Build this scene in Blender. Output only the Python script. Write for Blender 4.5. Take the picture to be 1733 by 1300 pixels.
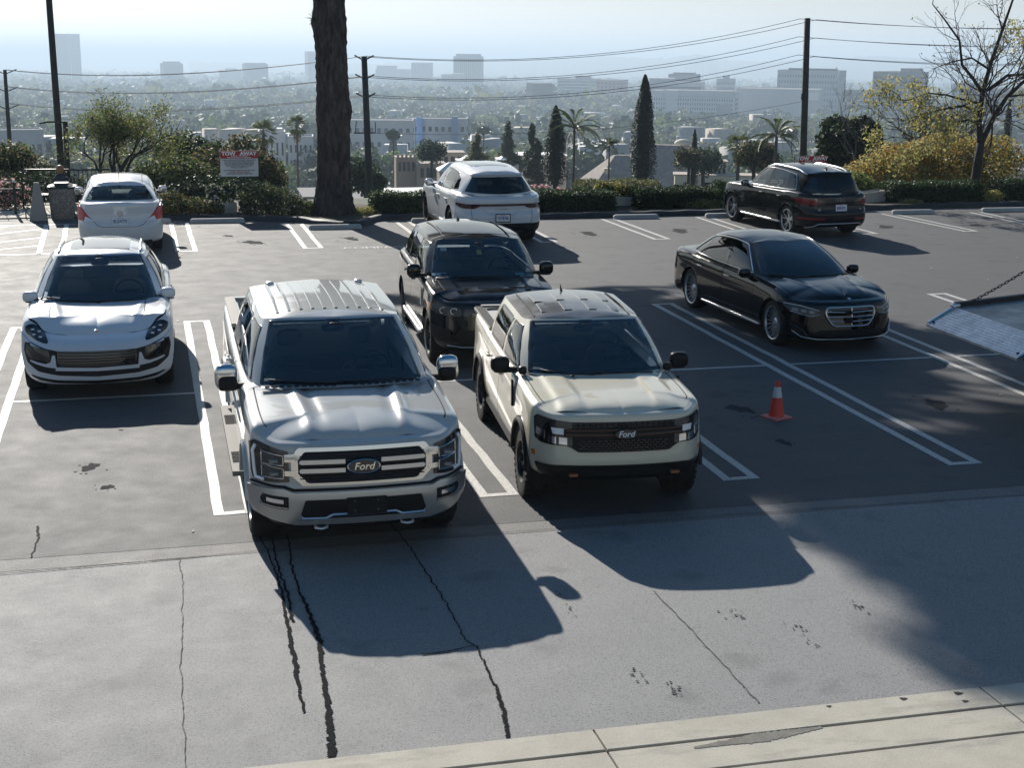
import bpy, bmesh, math, random
import numpy as np
from mathutils import Vector, Matrix

for o in list(bpy.data.objects):
    bpy.data.objects.remove(o)
S = bpy.context.scene
COL = S.collection
R_ = math.radians

# ------------------------------------------------------------------ camera
CAM_F, CAM_PITCH, CAM_ROLL, CAM_YAW = 2461.65, 0.2395, 0.0104, 0.2478
cd = bpy.data.cameras.new('camera')
cam = bpy.data.objects.new('camera', cd); COL.objects.link(cam)
cd.sensor_width = 36.0; cd.lens = CAM_F/1733*36; cd.clip_start = 0.1; cd.clip_end = 60000
s_, c_ = math.sin(CAM_YAW), math.cos(CAM_YAW); sp_, cp_ = math.sin(CAM_PITCH), math.cos(CAM_PITCH)
r0 = Vector((c_, -s_, 0)); Fw = Vector((s_*cp_, c_*cp_, -sp_)); Dn = Vector((-sp_*s_, -sp_*c_, -cp_))
Rt = math.cos(CAM_ROLL)*r0 - math.sin(CAM_ROLL)*Dn
Dn2 = math.sin(CAM_ROLL)*r0 + math.cos(CAM_ROLL)*Dn
M3 = Matrix((Rt, -Dn2, -Fw)).transposed()
cam.matrix_world = Matrix.Translation((2.247, -14.32, 4.8315)) @ M3.to_4x4()
S.camera = cam

# ------------------------------------------------------------------ light
SUN_EL, SUN_AZ = R_(26.2), R_(-9.0)          # azimuth measured from +Y towards +X
SLOPE = 0.0228                                # the car park climbs gently away from the building; the sky keeps the true horizon
world = bpy.data.worlds.new('World'); S.world = world; world.use_nodes = True
nt = world.node_tree; bg = nt.nodes['Background']
sky = nt.nodes.new('ShaderNodeTexSky'); sky.sky_type = 'NISHITA'; sky.sun_disc = False
sky.sun_elevation = SUN_EL; sky.sun_rotation = SUN_AZ
sky.altitude = 100; sky.air_density = 1.0; sky.dust_density = 0.4; sky.ozone_density = 1.0
tc_ = nt.nodes.new('ShaderNodeTexCoord'); vr = nt.nodes.new('ShaderNodeVectorRotate'); vr.rotation_type = 'AXIS_ANGLE'
vr.inputs['Axis'].default_value = (c_, -s_, 0); vr.inputs['Angle'].default_value = math.atan(SLOPE)
nt.links.new(tc_.outputs['Generated'], vr.inputs['Vector']); nt.links.new(vr.outputs[0], sky.inputs[0])
# thin high haze: the sky pales towards the horizon all round
sx_ = nt.nodes.new('ShaderNodeSeparateXYZ'); nt.links.new(vr.outputs[0], sx_.inputs[0])
rp_ = nt.nodes.new('ShaderNodeMapRange'); rp_.inputs['From Min'].default_value = 0.0; rp_.inputs['From Max'].default_value = .55; rp_.inputs['To Min'].default_value = .05; rp_.inputs['To Max'].default_value = 1.45; nt.links.new(sx_.outputs[2], rp_.inputs[0])
hs_ = nt.nodes.new('ShaderNodeHueSaturation'); nt.links.new(rp_.outputs[0], hs_.inputs['Saturation']); nt.links.new(sky.outputs[0], hs_.inputs['Color'])
rv_ = nt.nodes.new('ShaderNodeMapRange'); rv_.inputs['From Min'].default_value = 0.0; rv_.inputs['From Max'].default_value = .5; rv_.inputs['To Min'].default_value = .64; rv_.inputs['To Max'].default_value = 1.0; nt.links.new(sx_.outputs[2], rv_.inputs[0]); nt.links.new(rv_.outputs[0], hs_.inputs['Value'])
mw_ = nt.nodes.new('ShaderNodeMix'); mw_.data_type = 'RGBA'; mw_.blend_type = 'MULTIPLY'; mw_.inputs[0].default_value = 1; mw_.inputs[7].default_value = (1.0, .985, .925, 1); nt.links.new(hs_.outputs[0], mw_.inputs[6])
nt.links.new(mw_.outputs[2], bg.inputs[0]); bg.inputs[1].default_value = 0.072
sd = bpy.data.lights.new('sun', 'SUN'); sd.energy = 5.0; sd.angle = R_(0.55); sd.color = (1.0, 0.945, 0.865)
sun = bpy.data.objects.new('sun', sd); COL.objects.link(sun)
SUNV = Vector((math.sin(SUN_AZ)*math.cos(SUN_EL), math.cos(SUN_AZ)*math.cos(SUN_EL), math.sin(SUN_EL)))
sun.rotation_euler = (-SUNV).to_track_quat('-Z', 'Y').to_euler(); sun.location = SUNV*80
S.view_settings.view_transform = 'Standard'; S.view_settings.look = 'None'
S.view_settings.exposure = 0.75; S.view_settings.gamma = 1.0
S.view_settings.use_curve_mapping = False
S.render.engine = 'CYCLES'
S.cycles.use_denoising = True
S.cycles.max_bounces = 8; S.cycles.transparent_max_bounces = 24; S.cycles.volume_bounces = 0
S.cycles.sample_clamp_indirect = 6.0

# ------------------------------------------------------------------ helpers
def link(o, parent=None):
    COL.objects.link(o)
    if parent is not None: o.parent = parent
    return o
def tag(o, label=None, cat=None, group=None, kind=None):
    if label: o['label'] = label
    if cat: o['category'] = cat
    if group: o['group'] = group
    if kind: o['kind'] = kind
    return o
def empty(name, loc=(0, 0, 0), rz=0.0):
    o = bpy.data.objects.new(name, None); o.location = loc; o.rotation_euler = (0, 0, rz); o.empty_display_size = .2
    return link(o)
def thing(name, label, cat, loc=(0, 0, 0), rz=0.0, group=None):
    return tag(empty(name, loc, rz), label, cat, group)
def setting(o):
    o['kind'] = 'structure'; return o

class MB:
    """collects geometry for ONE mesh object"""
    def __init__(s): s.v = []; s.f = []; s.mi = []; s.n = 0
    def add(s, verts, faces, mi=0):
        b = s.n; verts = np.asarray(verts, float).reshape(-1, 3); s.v.append(verts); s.n += len(verts)
        for f in faces: s.f.append(tuple(int(i)+b for i in f)); s.mi.append(mi)
        return s
    def box(s, c, d, rz=0.0, mi=0, M=None):
        x, y, z = d[0]/2, d[1]/2, d[2]/2
        v = np.array([(-x,-y,-z),(x,-y,-z),(x,y,-z),(-x,y,-z),(-x,-y,z),(x,-y,z),(x,y,z),(-x,y,z)])
        if rz: v = v @ np.array([[math.cos(rz), math.sin(rz), 0], [-math.sin(rz), math.cos(rz), 0], [0, 0, 1]])
        if M is not None: v = v @ np.array(M).T
        return s.add(v+np.array(c), [(0,3,2,1),(4,5,6,7),(0,1,5,4),(1,2,6,5),(2,3,7,6),(3,0,4,7)], mi)
    def frustum(s, c, d0, d1, h, mi=0):
        a, b, e, g = d0[0]/2, d0[1]/2, d1[0]/2, d1[1]/2
        v = [(-a,-b,0),(a,-b,0),(a,b,0),(-a,b,0),(-e,-g,h),(e,-g,h),(e,g,h),(-e,g,h)]
        return s.add(np.array(v)+np.array(c), [(0,3,2,1),(4,5,6,7),(0,1,5,4),(1,2,6,5),(2,3,7,6),(3,0,4,7)], mi)
    def tube(s, pts, r, n=8, mi=0, cap=True, flat=None):
        P = np.asarray(pts, float); m = len(P)
        rr = np.full(m, r, float) if np.isscalar(r) else np.asarray(r, float)
        T = np.gradient(P, axis=0); T /= np.linalg.norm(T, axis=1)[:, None]+1e-12
        up = np.array((0, 0, 1.0))
        if abs(T[0] @ up) > .95: up = np.array((1.0, 0, 0))
        vs = []; a = np.cross(T[0], up); a /= np.linalg.norm(a)+1e-12
        ang = np.arange(n)*2*math.pi/n
        for i in range(m):
            a = a-T[i]*(a @ T[i]); a /= np.linalg.norm(a)+1e-12; b = np.cross(T[i], a)
            vs.append(P[i]+rr[i]*(np.cos(ang)[:, None]*a+np.sin(ang)[:, None]*b))
        fs = []
        for i in range(m-1):
            for k in range(n):
                k2 = (k+1) % n; fs.append((i*n+k, i*n+k2, (i+1)*n+k2, (i+1)*n+k))
        if cap: fs.append(tuple(range(n))[::-1]); fs.append(tuple((m-1)*n+k for k in range(n)))
        return s.add(np.concatenate(vs), fs, mi)
    def lathe(s, prof, n=24, axis='z', c=(0, 0, 0), mi=0, close=True):
        P = np.asarray(prof, float); m = len(P); ang = np.arange(n)*2*math.pi/n
        v = np.zeros((m, n, 3)); v[..., 0] = P[:, :1]*np.cos(ang); v[..., 1] = P[:, :1]*np.sin(ang); v[..., 2] = P[:, 1:2]
        if axis == 'x': v = v[..., [2, 0, 1]]
        if axis == 'y': v = v[..., [0, 2, 1]]
        fs = []
        for i in range(m-1):
            for k in range(n):
                k2 = (k+1) % n; fs.append((i*n+k, i*n+k2, (i+1)*n+k2, (i+1)*n+k))
        if close: fs.append(tuple(range(n))[::-1]); fs.append(tuple((m-1)*n+k for k in range(n)))
        return s.add(v.reshape(-1, 3)+np.array(c), fs, mi)
    def grid(s, P, keep=None, mi=0, flip=False):
        P = np.asarray(P, float); a, b = P.shape[:2]; fs = []
        for i in range(a-1):
            for j in range(b-1):
                if keep is None or keep[i, j]:
                    q = (i*b+j, (i+1)*b+j, (i+1)*b+j+1, i*b+j+1); fs.append(q[::-1] if flip else q)
        return s.add(P.reshape(-1, 3), fs, mi)
    def sellip(s, c, d, e=0.5, n=16, m=10, M=None, mi=0):
        """rounded block (superellipsoid)"""
        sg = lambda x, p: np.sign(x)*np.abs(x)**p
        th = np.linspace(-math.pi/2, math.pi/2, m); ph = np.arange(n)*2*math.pi/n
        v = np.zeros((m, n, 3))
        v[..., 0] = sg(np.cos(th), e)[:, None]*sg(np.cos(ph), e); v[..., 1] = sg(np.cos(th), e)[:, None]*sg(np.sin(ph), e); v[..., 2] = sg(np.sin(th), e)[:, None]
        v = v.reshape(-1, 3)*np.array(d)/2
        if M is not None: v = v @ np.array(M).T
        fs = []
        for i in range(m-1):
            for k in range(n):
                k2 = (k+1) % n; fs.append((i*n+k, i*n+k2, (i+1)*n+k2, (i+1)*n+k))
        return s.add(v+np.array(c), fs, mi)
    def mirror(s):
        v = np.concatenate(s.v); b = s.n; w = v*np.array((-1, 1, 1)); fs = list(s.f); mi = list(s.mi)
        s.v.append(w); s.n += len(w)
        for f, m in zip(fs, mi): s.f.append(tuple(i+b for i in f)[::-1]); s.mi.append(m)
        return s
    def build(s, name, mat, parent=None, smooth=False, angle=None, merge=0.0, loc=None):
        me = bpy.data.meshes.new(name)
        me.from_pydata(np.concatenate(s.v).tolist() if s.v else [], [], s.f)
        mats = mat if isinstance(mat, (list, tuple)) else [mat]
        for m in mats: me.materials.append(m)
        if len(mats) > 1: me.polygons.foreach_set('material_index', s.mi)
        if merge or angle is not None or smooth:
            bm = bmesh.new(); bm.from_mesh(me)
            if merge: bmesh.ops.remove_doubles(bm, verts=bm.verts, dist=merge)
            bmesh.ops.delete(bm, geom=[v for v in bm.verts if not v.link_faces], context='VERTS')
            for f in bm.faces: f.smooth = True
            if angle is not None:
                for e in bm.edges:
                    if len(e.link_faces) == 2 and e.calc_face_angle(0) > angle: e.smooth = False
            bm.to_mesh(me); bm.free()
        me.update()
        o = bpy.data.objects.new(name, me)
        if loc is not None: o.location = loc
        return link(o, parent)

def part(name, mat, parent, mb, **k): return mb.build(name, mat, parent, **k)
def pair(name, mat, parent, mb, **k):
    """a part on the right and its mirror image on the left, each an object"""
    a = mb.build(name, mat, parent, **k); q = MB(); q.add(np.concatenate(mb.v)*np.array((-1, 1, 1)), [f[::-1] for f in mb.f]); return a, q.build(name, mat, parent, **k)
def dup_tree(o, parent=None):
    c = o.copy(); COL.objects.link(c)
    if parent is not None: c.parent = parent
    for ch in list(o.children): dup_tree(ch, c)
    return c
def text_mesh(txt, size, ext=0.0, bold=0.0, sx=1.0, shear=0.0, spacing=1.0):
    cu = bpy.data.curves.new('t', 'FONT'); cu.body = txt; cu.size = size; cu.align_x = 'CENTER'; cu.align_y = 'CENTER'
    cu.extrude = ext; cu.offset = bold; cu.shear = shear; cu.resolution_u = 3; cu.space_character = spacing
    o = bpy.data.objects.new('t', cu); COL.objects.link(o)
    dg = bpy.context.evaluated_depsgraph_get(); me = o.evaluated_get(dg).to_mesh()
    v = np.array([tuple(q.co) for q in me.vertices]).reshape(-1, 3); f = [tuple(p.vertices) for p in me.polygons]
    bpy.data.objects.remove(o)
    if len(v): v[:, 0] *= sx
    return v, f

# ------------------------------------------------------------------ materials
def mat(name, col, rough=.5, metal=0.0, coat=0.0, spec=.5, trans=0.0, emit=None, coat_r=.03, ior=1.5):
    m = bpy.data.materials.new(name); m.use_nodes = True; b = m.node_tree.nodes['Principled BSDF']
    b.inputs['Base Color'].default_value = (*col, 1); b.inputs['Roughness'].default_value = rough; b.inputs['Metallic'].default_value = metal
    b.inputs['Coat Weight'].default_value = coat; b.inputs['Coat Roughness'].default_value = coat_r
    b.inputs['Specular IOR Level'].default_value = spec; b.inputs['IOR'].default_value = ior
    if emit: b.inputs['Emission Color'].default_value = (*emit[0], 1); b.inputs['Emission Strength'].default_value = emit[1]
    return m
def nodes(m): return m.node_tree.nodes, m.node_tree.links, m.node_tree.nodes['Principled BSDF']
def mathn(N, L, op, a, b=None):
    n = N.new('ShaderNodeMath'); n.operation = op
    for i, x in enumerate((a, b)):
        if x is None: continue
        if isinstance(x, (int, float)): n.inputs[i].default_value = x
        else: L.new(x, n.inputs[i])
    return n.outputs[0]
def noise(N, L, scale, detail=4, rough=.6, vec=None, dist=0.0):
    n = N.new('ShaderNodeTexNoise'); n.inputs['Scale'].default_value = scale; n.inputs['Detail'].default_value = detail
    n.inputs['Roughness'].default_value = rough; n.inputs['Distortion'].default_value = dist
    if vec is not None: L.new(vec, n.inputs['Vector'])
    return n.outputs['Fac']
def ramp(N, L, fac, stops):
    r = N.new('ShaderNodeValToRGB'); e = r.color_ramp.elements
    while len(e) < len(stops): e.new(.5)
    for i, (p, c) in enumerate(stops): e[i].position = p; e[i].color = (*c, 1) if len(c) == 3 else c
    L.new(fac, r.inputs[0]); return r.outputs[0]
def mixc(N, L, fac, a, b, mode='MIX'):
    n = N.new('ShaderNodeMix'); n.data_type = 'RGBA'; n.blend_type = mode
    for s, x in ((n.inputs[0], fac), (n.inputs[6], a), (n.inputs[7], b)):
        if isinstance(x, (int, float)): s.default_value = x
        elif isinstance(x, tuple): s.default_value = (*x, 1) if len(x) == 3 else x
        else: L.new(x, s)
    return n.outputs[2]
def bump(N, L, b, h, strength=.3, dist=.02):
    n = N.new('ShaderNodeBump'); n.inputs['Strength'].default_value = strength; n.inputs['Distance'].default_value = dist
    L.new(h, n.inputs['Height']); L.new(n.outputs[0], b.inputs['Normal']); return n
def objcoord(N): 
    n = N.new('ShaderNodeTexCoord'); return n.outputs['Object']
def vscale(N, L, vec, sc):
    n = N.new('ShaderNodeMapping'); n.inputs['Scale'].default_value = sc; L.new(vec, n.inputs['Vector']); return n.outputs[0]

def varied(name, c1, c2, scale=3.0, rough=.8, bstr=0.0, bscale=40.0, bdist=.01, detail=6, spec=.3, metal=0.0, coat=0.0):
    """two-tone noisy material"""
    m = mat(name, c1, rough, metal, coat, spec); N, L, b = nodes(m); v = objcoord(N)
    f = noise(N, L, scale, detail, .65, v); col = ramp(N, L, f, [(.32, c1), (.68, c2)]); L.new(col, b.inputs['Base Color'])
    if bstr: bump(N, L, b, noise(N, L, bscale, 3, .6, v), bstr, bdist)
    return m
def leafmat(name, c1, c2, rough=.65, scale=1.2, trans=.42):
    """foliage: colour differs per leaf, some light passes through"""
    m = bpy.data.materials.new(name); m.use_nodes = True; N, L = m.node_tree.nodes, m.node_tree.links
    b = N['Principled BSDF']; out = N['Material Output']
    g = N.new('ShaderNodeNewGeometry'); v = objcoord(N)
    f = mathn(N, L, 'ADD', mathn(N, L, 'MULTIPLY', g.outputs['Random Per Island'], .55), mathn(N, L, 'MULTIPLY', noise(N, L, scale, 3, .6, v), .45))
    col = ramp(N, L, f, [(.2, c1), (.75, c2)]); L.new(col, b.inputs['Base Color'])
    b.inputs['Roughness'].default_value = rough; b.inputs['Specular IOR Level'].default_value = .22
    t = N.new('ShaderNodeBsdfTranslucent'); L.new(col, t.inputs[0]); mx = N.new('ShaderNodeMixShader'); mx.inputs[0].default_value = trans
    L.new(b.outputs[0], mx.inputs[1]); L.new(t.outputs[0], mx.inputs[2]); L.new(mx.outputs[0], out.inputs[0])
    return m
def glassmat(name, tint=(.25, .3, .32), rough=.02):
    m = bpy.data.materials.new(name); m.use_nodes = True; N, L = m.node_tree.nodes, m.node_tree.links
    N.remove(N['Principled BSDF']); out = N['Material Output']
    tr = N.new('ShaderNodeBsdfTransparent'); tr.inputs[0].default_value = (*tint, 1)
    gl = N.new('ShaderNodeBsdfGlossy'); gl.inputs[0].default_value = (1, 1, 1, 1); gl.inputs[1].default_value = rough
    ge = N.new('ShaderNodeNewGeometry'); dt = N.new('ShaderNodeVectorMath'); dt.operation = 'DOT_PRODUCT'; L.new(ge.outputs['Normal'], dt.inputs[0]); L.new(ge.outputs['Incoming'], dt.inputs[1])
    om = mathn(N, L, 'SUBTRACT', 1.0, mathn(N, L, 'ABSOLUTE', dt.outputs['Value'])); fr = mathn(N, L, 'ADD', .085, mathn(N, L, 'MULTIPLY', mathn(N, L, 'POWER', om, 5.0), .95))
    mx = N.new('ShaderNodeMixShader'); L.new(fr, mx.inputs[0]); L.new(tr.outputs[0], mx.inputs[1]); L.new(gl.outputs[0], mx.inputs[2]); L.new(mx.outputs[0], out.inputs[0])
    return m
# ------------------------------------------------------------------ ground materials
def asphalt(name, dark, light, speck, streak=1.0, rough=.72):
    m = mat(name, dark, rough, spec=.3); N, L, b = nodes(m); v = objcoord(N)
    big = noise(N, L, .35, 5, .6, v)
    st = noise(N, L, 1.0, 5, .65, vscale(N, L, v, (.10, 1.3, 1)))
    f = mathn(N, L, 'ADD', mathn(N, L, 'MULTIPLY', big, .45), mathn(N, L, 'MULTIPLY', st, .55*streak))
    c = ramp(N, L, f, [(.25, dark), (.68, light)])
    fine = noise(N, L, 48, 3, .85, v); c = mixc(N, L, ramp(N, L, fine, [(.50, (0, 0, 0)), (.68, (.6,)*3)]), c, speck)
    pit = noise(N, L, 62, 2, .8, v); c = mixc(N, L, ramp(N, L, pit, [(.34, (.8,)*3), (.46, (0, 0, 0))]), c, tuple(x*.35 for x in dark))
    spots = noise(N, L, 1.7, 3, .5, v); c = mixc(N, L, ramp(N, L, spots, [(.59, (0, 0, 0)), (.70, (.42,)*3)]), c, tuple(x*.5 for x in dark))
    L.new(c, b.inputs['Base Color'])
    h = mathn(N, L, 'ADD', noise(N, L, 70, 4, .75, v), mathn(N, L, 'MULTIPLY', noise(N, L, 9, 3, .5, v), .5)); bump(N, L, b, h, .5, .008)
    L.new(ramp(N, L, noise(N, L, 2.2, 4, .6, v), [(.3, (rough,)*3), (.7, (rough+.08,)*3)]), b.inputs['Roughness'])
    return m
M_LOT = asphalt('lot_asphalt', (.052, .053, .056), (.078, .079, .081), (.15, .15, .152))
M_DRIVE = asphalt('drive_asphalt', (.205, .204, .199), (.240, .237, .229), (.30, .297, .288), .35)
M_DRIVE2 = asphalt('drive_edge_asphalt', (.135, .132, .127), (.18, .176, .168), (.3, .29, .28), .5)
def concrete(name, c1, c2, stain=(.10, .10, .10), rough=.85, amt=.5):
    m = mat(name, c1, rough, spec=.3); N, L, b = nodes(m); v = objcoord(N)
    c = ramp(N, L, noise(N, L, 2.3, 6, .65, v), [(.3, c1), (.7, c2)])
    c = mixc(N, L, ramp(N, L, noise(N, L, 60, 3, .7, v), [(.45, (0, 0, 0)), (.75, (.35,)*3)]), c, tuple(x*.6 for x in c1))
    c = mixc(N, L, ramp(N, L, noise(N, L, 1.1, 5, .7, vscale(N, L, v, (.6, 2.2, 1))), [(.54, (0, 0, 0)), (.72, (amt,)*3)]), c, stain)
    L.new(c, b.inputs['Base Color']); bump(N, L, b, noise(N, L, 55, 4, .7, v), .35, .008); return m
M_CONC = concrete('pavement_concrete', (.35, .325, .27), (.45, .42, .35), (.17, .16, .145), amt=.75)
M_STOP = concrete('stop_concrete', (.34, .34, .33), (.44, .44, .42), (.2, .2, .2))
M_PLANTER = concrete('planter_concrete', (.42, .39, .34), (.5, .46, .4))
M_JOINT = mat('joint_dark', (.03, .03, .03), .9)
M_CURB = varied('curb_asphalt', (.018, .02, .022), (.035, .036, .037), 4, .6, .3, 30)
M_SEAL = varied('crack_seal', (.008, .009, .010), (.018, .018, .019), 20, .95, spec=.04)
def paint(name, c):
    m = mat(name, c, .6); N, L, b = nodes(m); v = objcoord(N)
    w = ramp(N, L, noise(N, L, 28, 6, .75, v), [(.40, (1, 1, 1)), (.52, (0, 0, 0))])
    w2 = ramp(N, L, noise(N, L, 3, 4, .6, v), [(.35, (.65,)*3), (.6, (0, 0, 0))])
    col = mixc(N, L, mathn(N, L, 'MULTIPLY', w, .75), c, (.16, .155, .15)); col = mixc(N, L, w2, col, (.42, .41, .38)); L.new(col, b.inputs['Base Color'])
    bump(N, L, b, noise(N, L, 70, 3, .7, v), .3, .008); return m
M_LINE = paint('line_paint', (.46, .45, .42))
M_SOIL = varied('soil', (.06, .045, .03), (.12, .09, .06), 3, .95, .5, 20, .04)

def sheet(name, x0, x1, y0, y1, z, m, nx=1, ny=1):
    X, Y = np.meshgrid(np.linspace(x0, x1, nx+1), np.linspace(y0, y1, ny+1), indexing='ij')
    return setting(MB().grid(np.stack([X, Y, np.full_like(X, z)], -1)).build(name, m))
sheet('parking_lot', -70, 90, -0.86, 24.6, 0, M_LOT)
sheet('driveway_edge', -70, 90, -1.17, -0.86, -0.002, M_DRIVE2)
sheet('driveway', -70, 90, -5.30, -1.17, -0.004, M_DRIVE)

rng = np.random.default_rng(5)
def crack(name, pts, w, jag=.5, z=.004, m=None, n=44):
    P = np.array(pts, float); t = np.linspace(0, 1, len(P)); tt = np.linspace(0, 1, n*(len(P)-1)+1)
    x = np.interp(tt, t, P[:, 0]); y = np.interp(tt, t, P[:, 1]); ww = np.interp(tt, np.linspace(0, 1, len(w)), w)
    x = x+np.convolve(rng.normal(0, .012, len(x)+4), np.ones(5)/5, 'valid'); d = np.stack([np.gradient(x), np.gradient(y)], -1)
    ds = np.array([np.convolve(np.pad(d[:, k], 4, mode='edge'), np.ones(9)/9, 'valid') for k in (0, 1)]).T
    ds /= np.linalg.norm(ds, axis=1)[:, None]+1e-9; nrm = np.stack([-ds[:, 1], ds[:, 0]], -1)
    a = ww*.85*(1+rng.normal(0, jag*.45, len(x)))/2; b = ww*.85*(1+rng.normal(0, jag*.45, len(x)))/2
    a = np.clip(a, .002, .2)[:, None]; b = np.clip(b, .002, .2)[:, None]; C = np.stack([x, y], -1)
    G = np.stack([np.c_[C+nrm*a, np.full(len(x), z)], np.c_[C-nrm*b, np.full(len(x), z)]], 1)
    return setting(MB().grid(G, flip=True).build(name, m or M_SEAL))
crack('crack_seal', [(3.16, -.6), (3.19, -.93), (3.235, -1.6), (3.24, -2.18), (3.22, -2.98), (3.2, -3.8), (3.18, -4.58)], [.010, .012, .02, .025, .035, .045, .02])
crack('crack_seal', [(3.27, -.8), (3.27, -1.5), (3.29, -2.3), (3.265, -2.9)], [.012, .02, .024, .03])
crack('crack_seal', [(3.43, -.7), (3.43, -.98), (3.39, -1.6), (3.39, -2.21), (3.43, -2.8), (3.44, -3.27), (3.40, -3.9), (3.36, -4.56), (3.30, -5.29)], [.012, .016, .02, .02, .04, .05, .04, .05, .075])
crack('crack_seal', [(4.47, -.6), (4.5, -.87), (4.56, -1.6), (4.58, -2.33), (4.60, -3.0), (4.6, -3.6), (4.66, -3.75), (4.65, -4.01), (4.63, -4.5), (4.6, -4.84), (4.54, -5.28)], [.010, .012, .015, .015, .012, .014, .016, .022, .04, .035])
crack('crack_seal', [(4.2, -3.78), (4.42, -3.77), (4.64, -3.7)], [.02, .02, .008])
M_HAIR = mat('hairline_crack', (.05, .05, .05), .95, spec=.05)
M_HAIR2 = mat('hairline_crack_pale', (.125, .122, .117), .95, spec=.05); M_SPOT = mat('tar_spot_grey', (.085, .083, .08), .95, spec=.05)
crack('pavement_crack', [(2.39, -1.16), (2.40, -2.0), (2.34, -3.6), (2.32, -5.28)], [.009, .006, .008, .006], m=M_HAIR2)
crack('pavement_crack', [(6.45, -2.9), (6.47, -4.2), (6.47, -5.17)], [.012, .012, .014], m=M_HAIR2)
crack('pavement_crack', [(-3, -1.22), (.8, -1.235), (1.9, -1.2), (3.08, -1.13), (5.8, -1.12), (8, -1.10), (11.3, -1.165), (16, -1.16)], [.012, .014, .02, .006, .006, .01, .01, .01], .6, m=M_HAIR)
crack('pavement_crack', [(1.05, .05), (1.08, -.3), (1.06, -.86)], [.03, .02, .016], m=M_HAIR)
# small dark tar spots with their own shape
def spots(c, n, sx, sy, r, seed):
    g = np.random.default_rng(seed); mb = MB()
    for i in range(n):
        x, y = c[0]+g.uniform(-sx, sx), c[1]+g.uniform(-sy, sy); k = 7; a = np.arange(k)*2*math.pi/k; q = r*g.uniform(.4, 1.1)*(1+g.normal(0, .2, k))
        mb.add(np.c_[x+q*np.cos(a), y+q*np.sin(a)*1.3, np.full(k, .004)], [tuple(range(k))])
    return setting(mb.build('tar_spot', M_SPOT))
for i, (c, sx, sy) in enumerate([((6.93, -3.55), .10, .10), ((5.75, -4.55), .05, .16), ((5.95, -4.82), .05, .14), ((7.35, -4.1), .07, .28), ((8.05, -3.65), .05, .16), ((5.6, -3.0), .03, .3)]):
    spots(c, 14, sx, sy, .012, i)
# bits of litter
for i in range(26):
    g = np.random.default_rng(100+i); x, y = g.uniform(-1, 22), g.uniform(-4.8, 21); r = g.uniform(.012, .03)
    a = np.sort(g.uniform(0, 6.28, 5)); setting(MB().add(np.c_[x+r*np.cos(a), y+r*1.5*np.sin(a), .006+.01*g.random(5)], [(0, 1, 2, 3, 4)]).build('litter', mat('litter_pale', (.6, .58, .54), .8) if i == 0 else bpy.data.materials['litter_pale']))

M_OIL = varied('oil_stain', (.038, .038, .039), (.062, .062, .062), 14, .95, spec=.03)
for i, (x, y, r) in enumerate([(1.5, 2.0, .09), (1.7, 1.2, .06), (4.2, -2.0, .0), (9.7, 2.9, .14), (9.6, 1.3, .08), (9.9, 7.2, .12), (12.4, 2.6, .15), (15.2, 2.8, .12), (4.3, 7.0, .13), (4.6, 19.4, .2), (6.9, 19.6, .16), (12.7, 19.5, .2), (15.1, 19.6, .22), (20.6, 19.4, .2), (23.2, 19.3, .18), (4.1, 20.6, .1)]):
    if not r: continue
    g = np.random.default_rng(400+i); a = np.arange(22)*2*math.pi/22; q = r*(1+.28*np.sin(2*a+i)+.18*np.sin(5*a+2*i)+g.normal(0, .07, 22)); setting(MB().add(np.c_[x+q*np.cos(a), y+q*np.sin(a)*1.5, np.full(22, .0022)], [tuple(range(22))]).build('oil_stain', M_OIL))
    for k in range(5): d, t_, rr = r*g.uniform(1.3, 2.6), g.uniform(0, 6.28), r*g.uniform(.08, .2); setting(MB().add(np.c_[x+d*math.cos(t_)+rr*np.cos(a), y+d*1.4*math.sin(t_)+rr*np.sin(a), np.full(22, .0022)], [tuple(range(22))]).build('oil_stain', M_OIL))
# concrete gutter and pavement slabs, each slab its own piece, joints recessed
pav = setting(MB().box((10, -7.2, -.075), (140, 3.8, .1)).build('pavement', M_JOINT))
def slab(x0, x1, y0, y1, z):
    mb = MB(); g = .007; mb.box(((x0+x1)/2, (y0+y1)/2, z-.04), (x1-x0-2*g, y1-y0-2*g, .08))
    o = mb.build('concrete_slab', M_CONC, pav); bev = o.modifiers.new('bevel', 'BEVEL'); bev.width = .006; bev.segments = 2; return o
for k in range(-3, 6):
    a = 2.08+3.07*(k-0); slab(a, a+3.07, -5.62, -5.30, 0.004)
    slab(a, a+3.07, -6.02, -5.63, 0.0); slab(a+.4, a+3.47, -7.6, -6.03, .0); slab(a+.4, a+3.47, -9.0, -7.61, .0)
crack('gutter_stain', [(5.75, -5.72), (6.3, -5.68), (6.75, -5.64)], [.03, .16, .03], .25, z=.003, m=varied('gutter_mud', (.15, .145, .13), (.24, .225, .19), 9, .95, spec=.05))
for x, y, r in ((7.55, -5.36, .03), (8.0, -5.37, .035), (7.98, -5.5, .025), (6.95, -5.35, .02)):
    a = np.arange(9)*2*math.pi/9; q = r*(1+.25*np.sin(3*a+x)); setting(MB().add(np.c_[x+q*np.cos(a), y+q*.8*np.sin(a), np.full(9, .006)], [tuple(range(9))]).build('oil_spot', M_HAIR))

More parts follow.
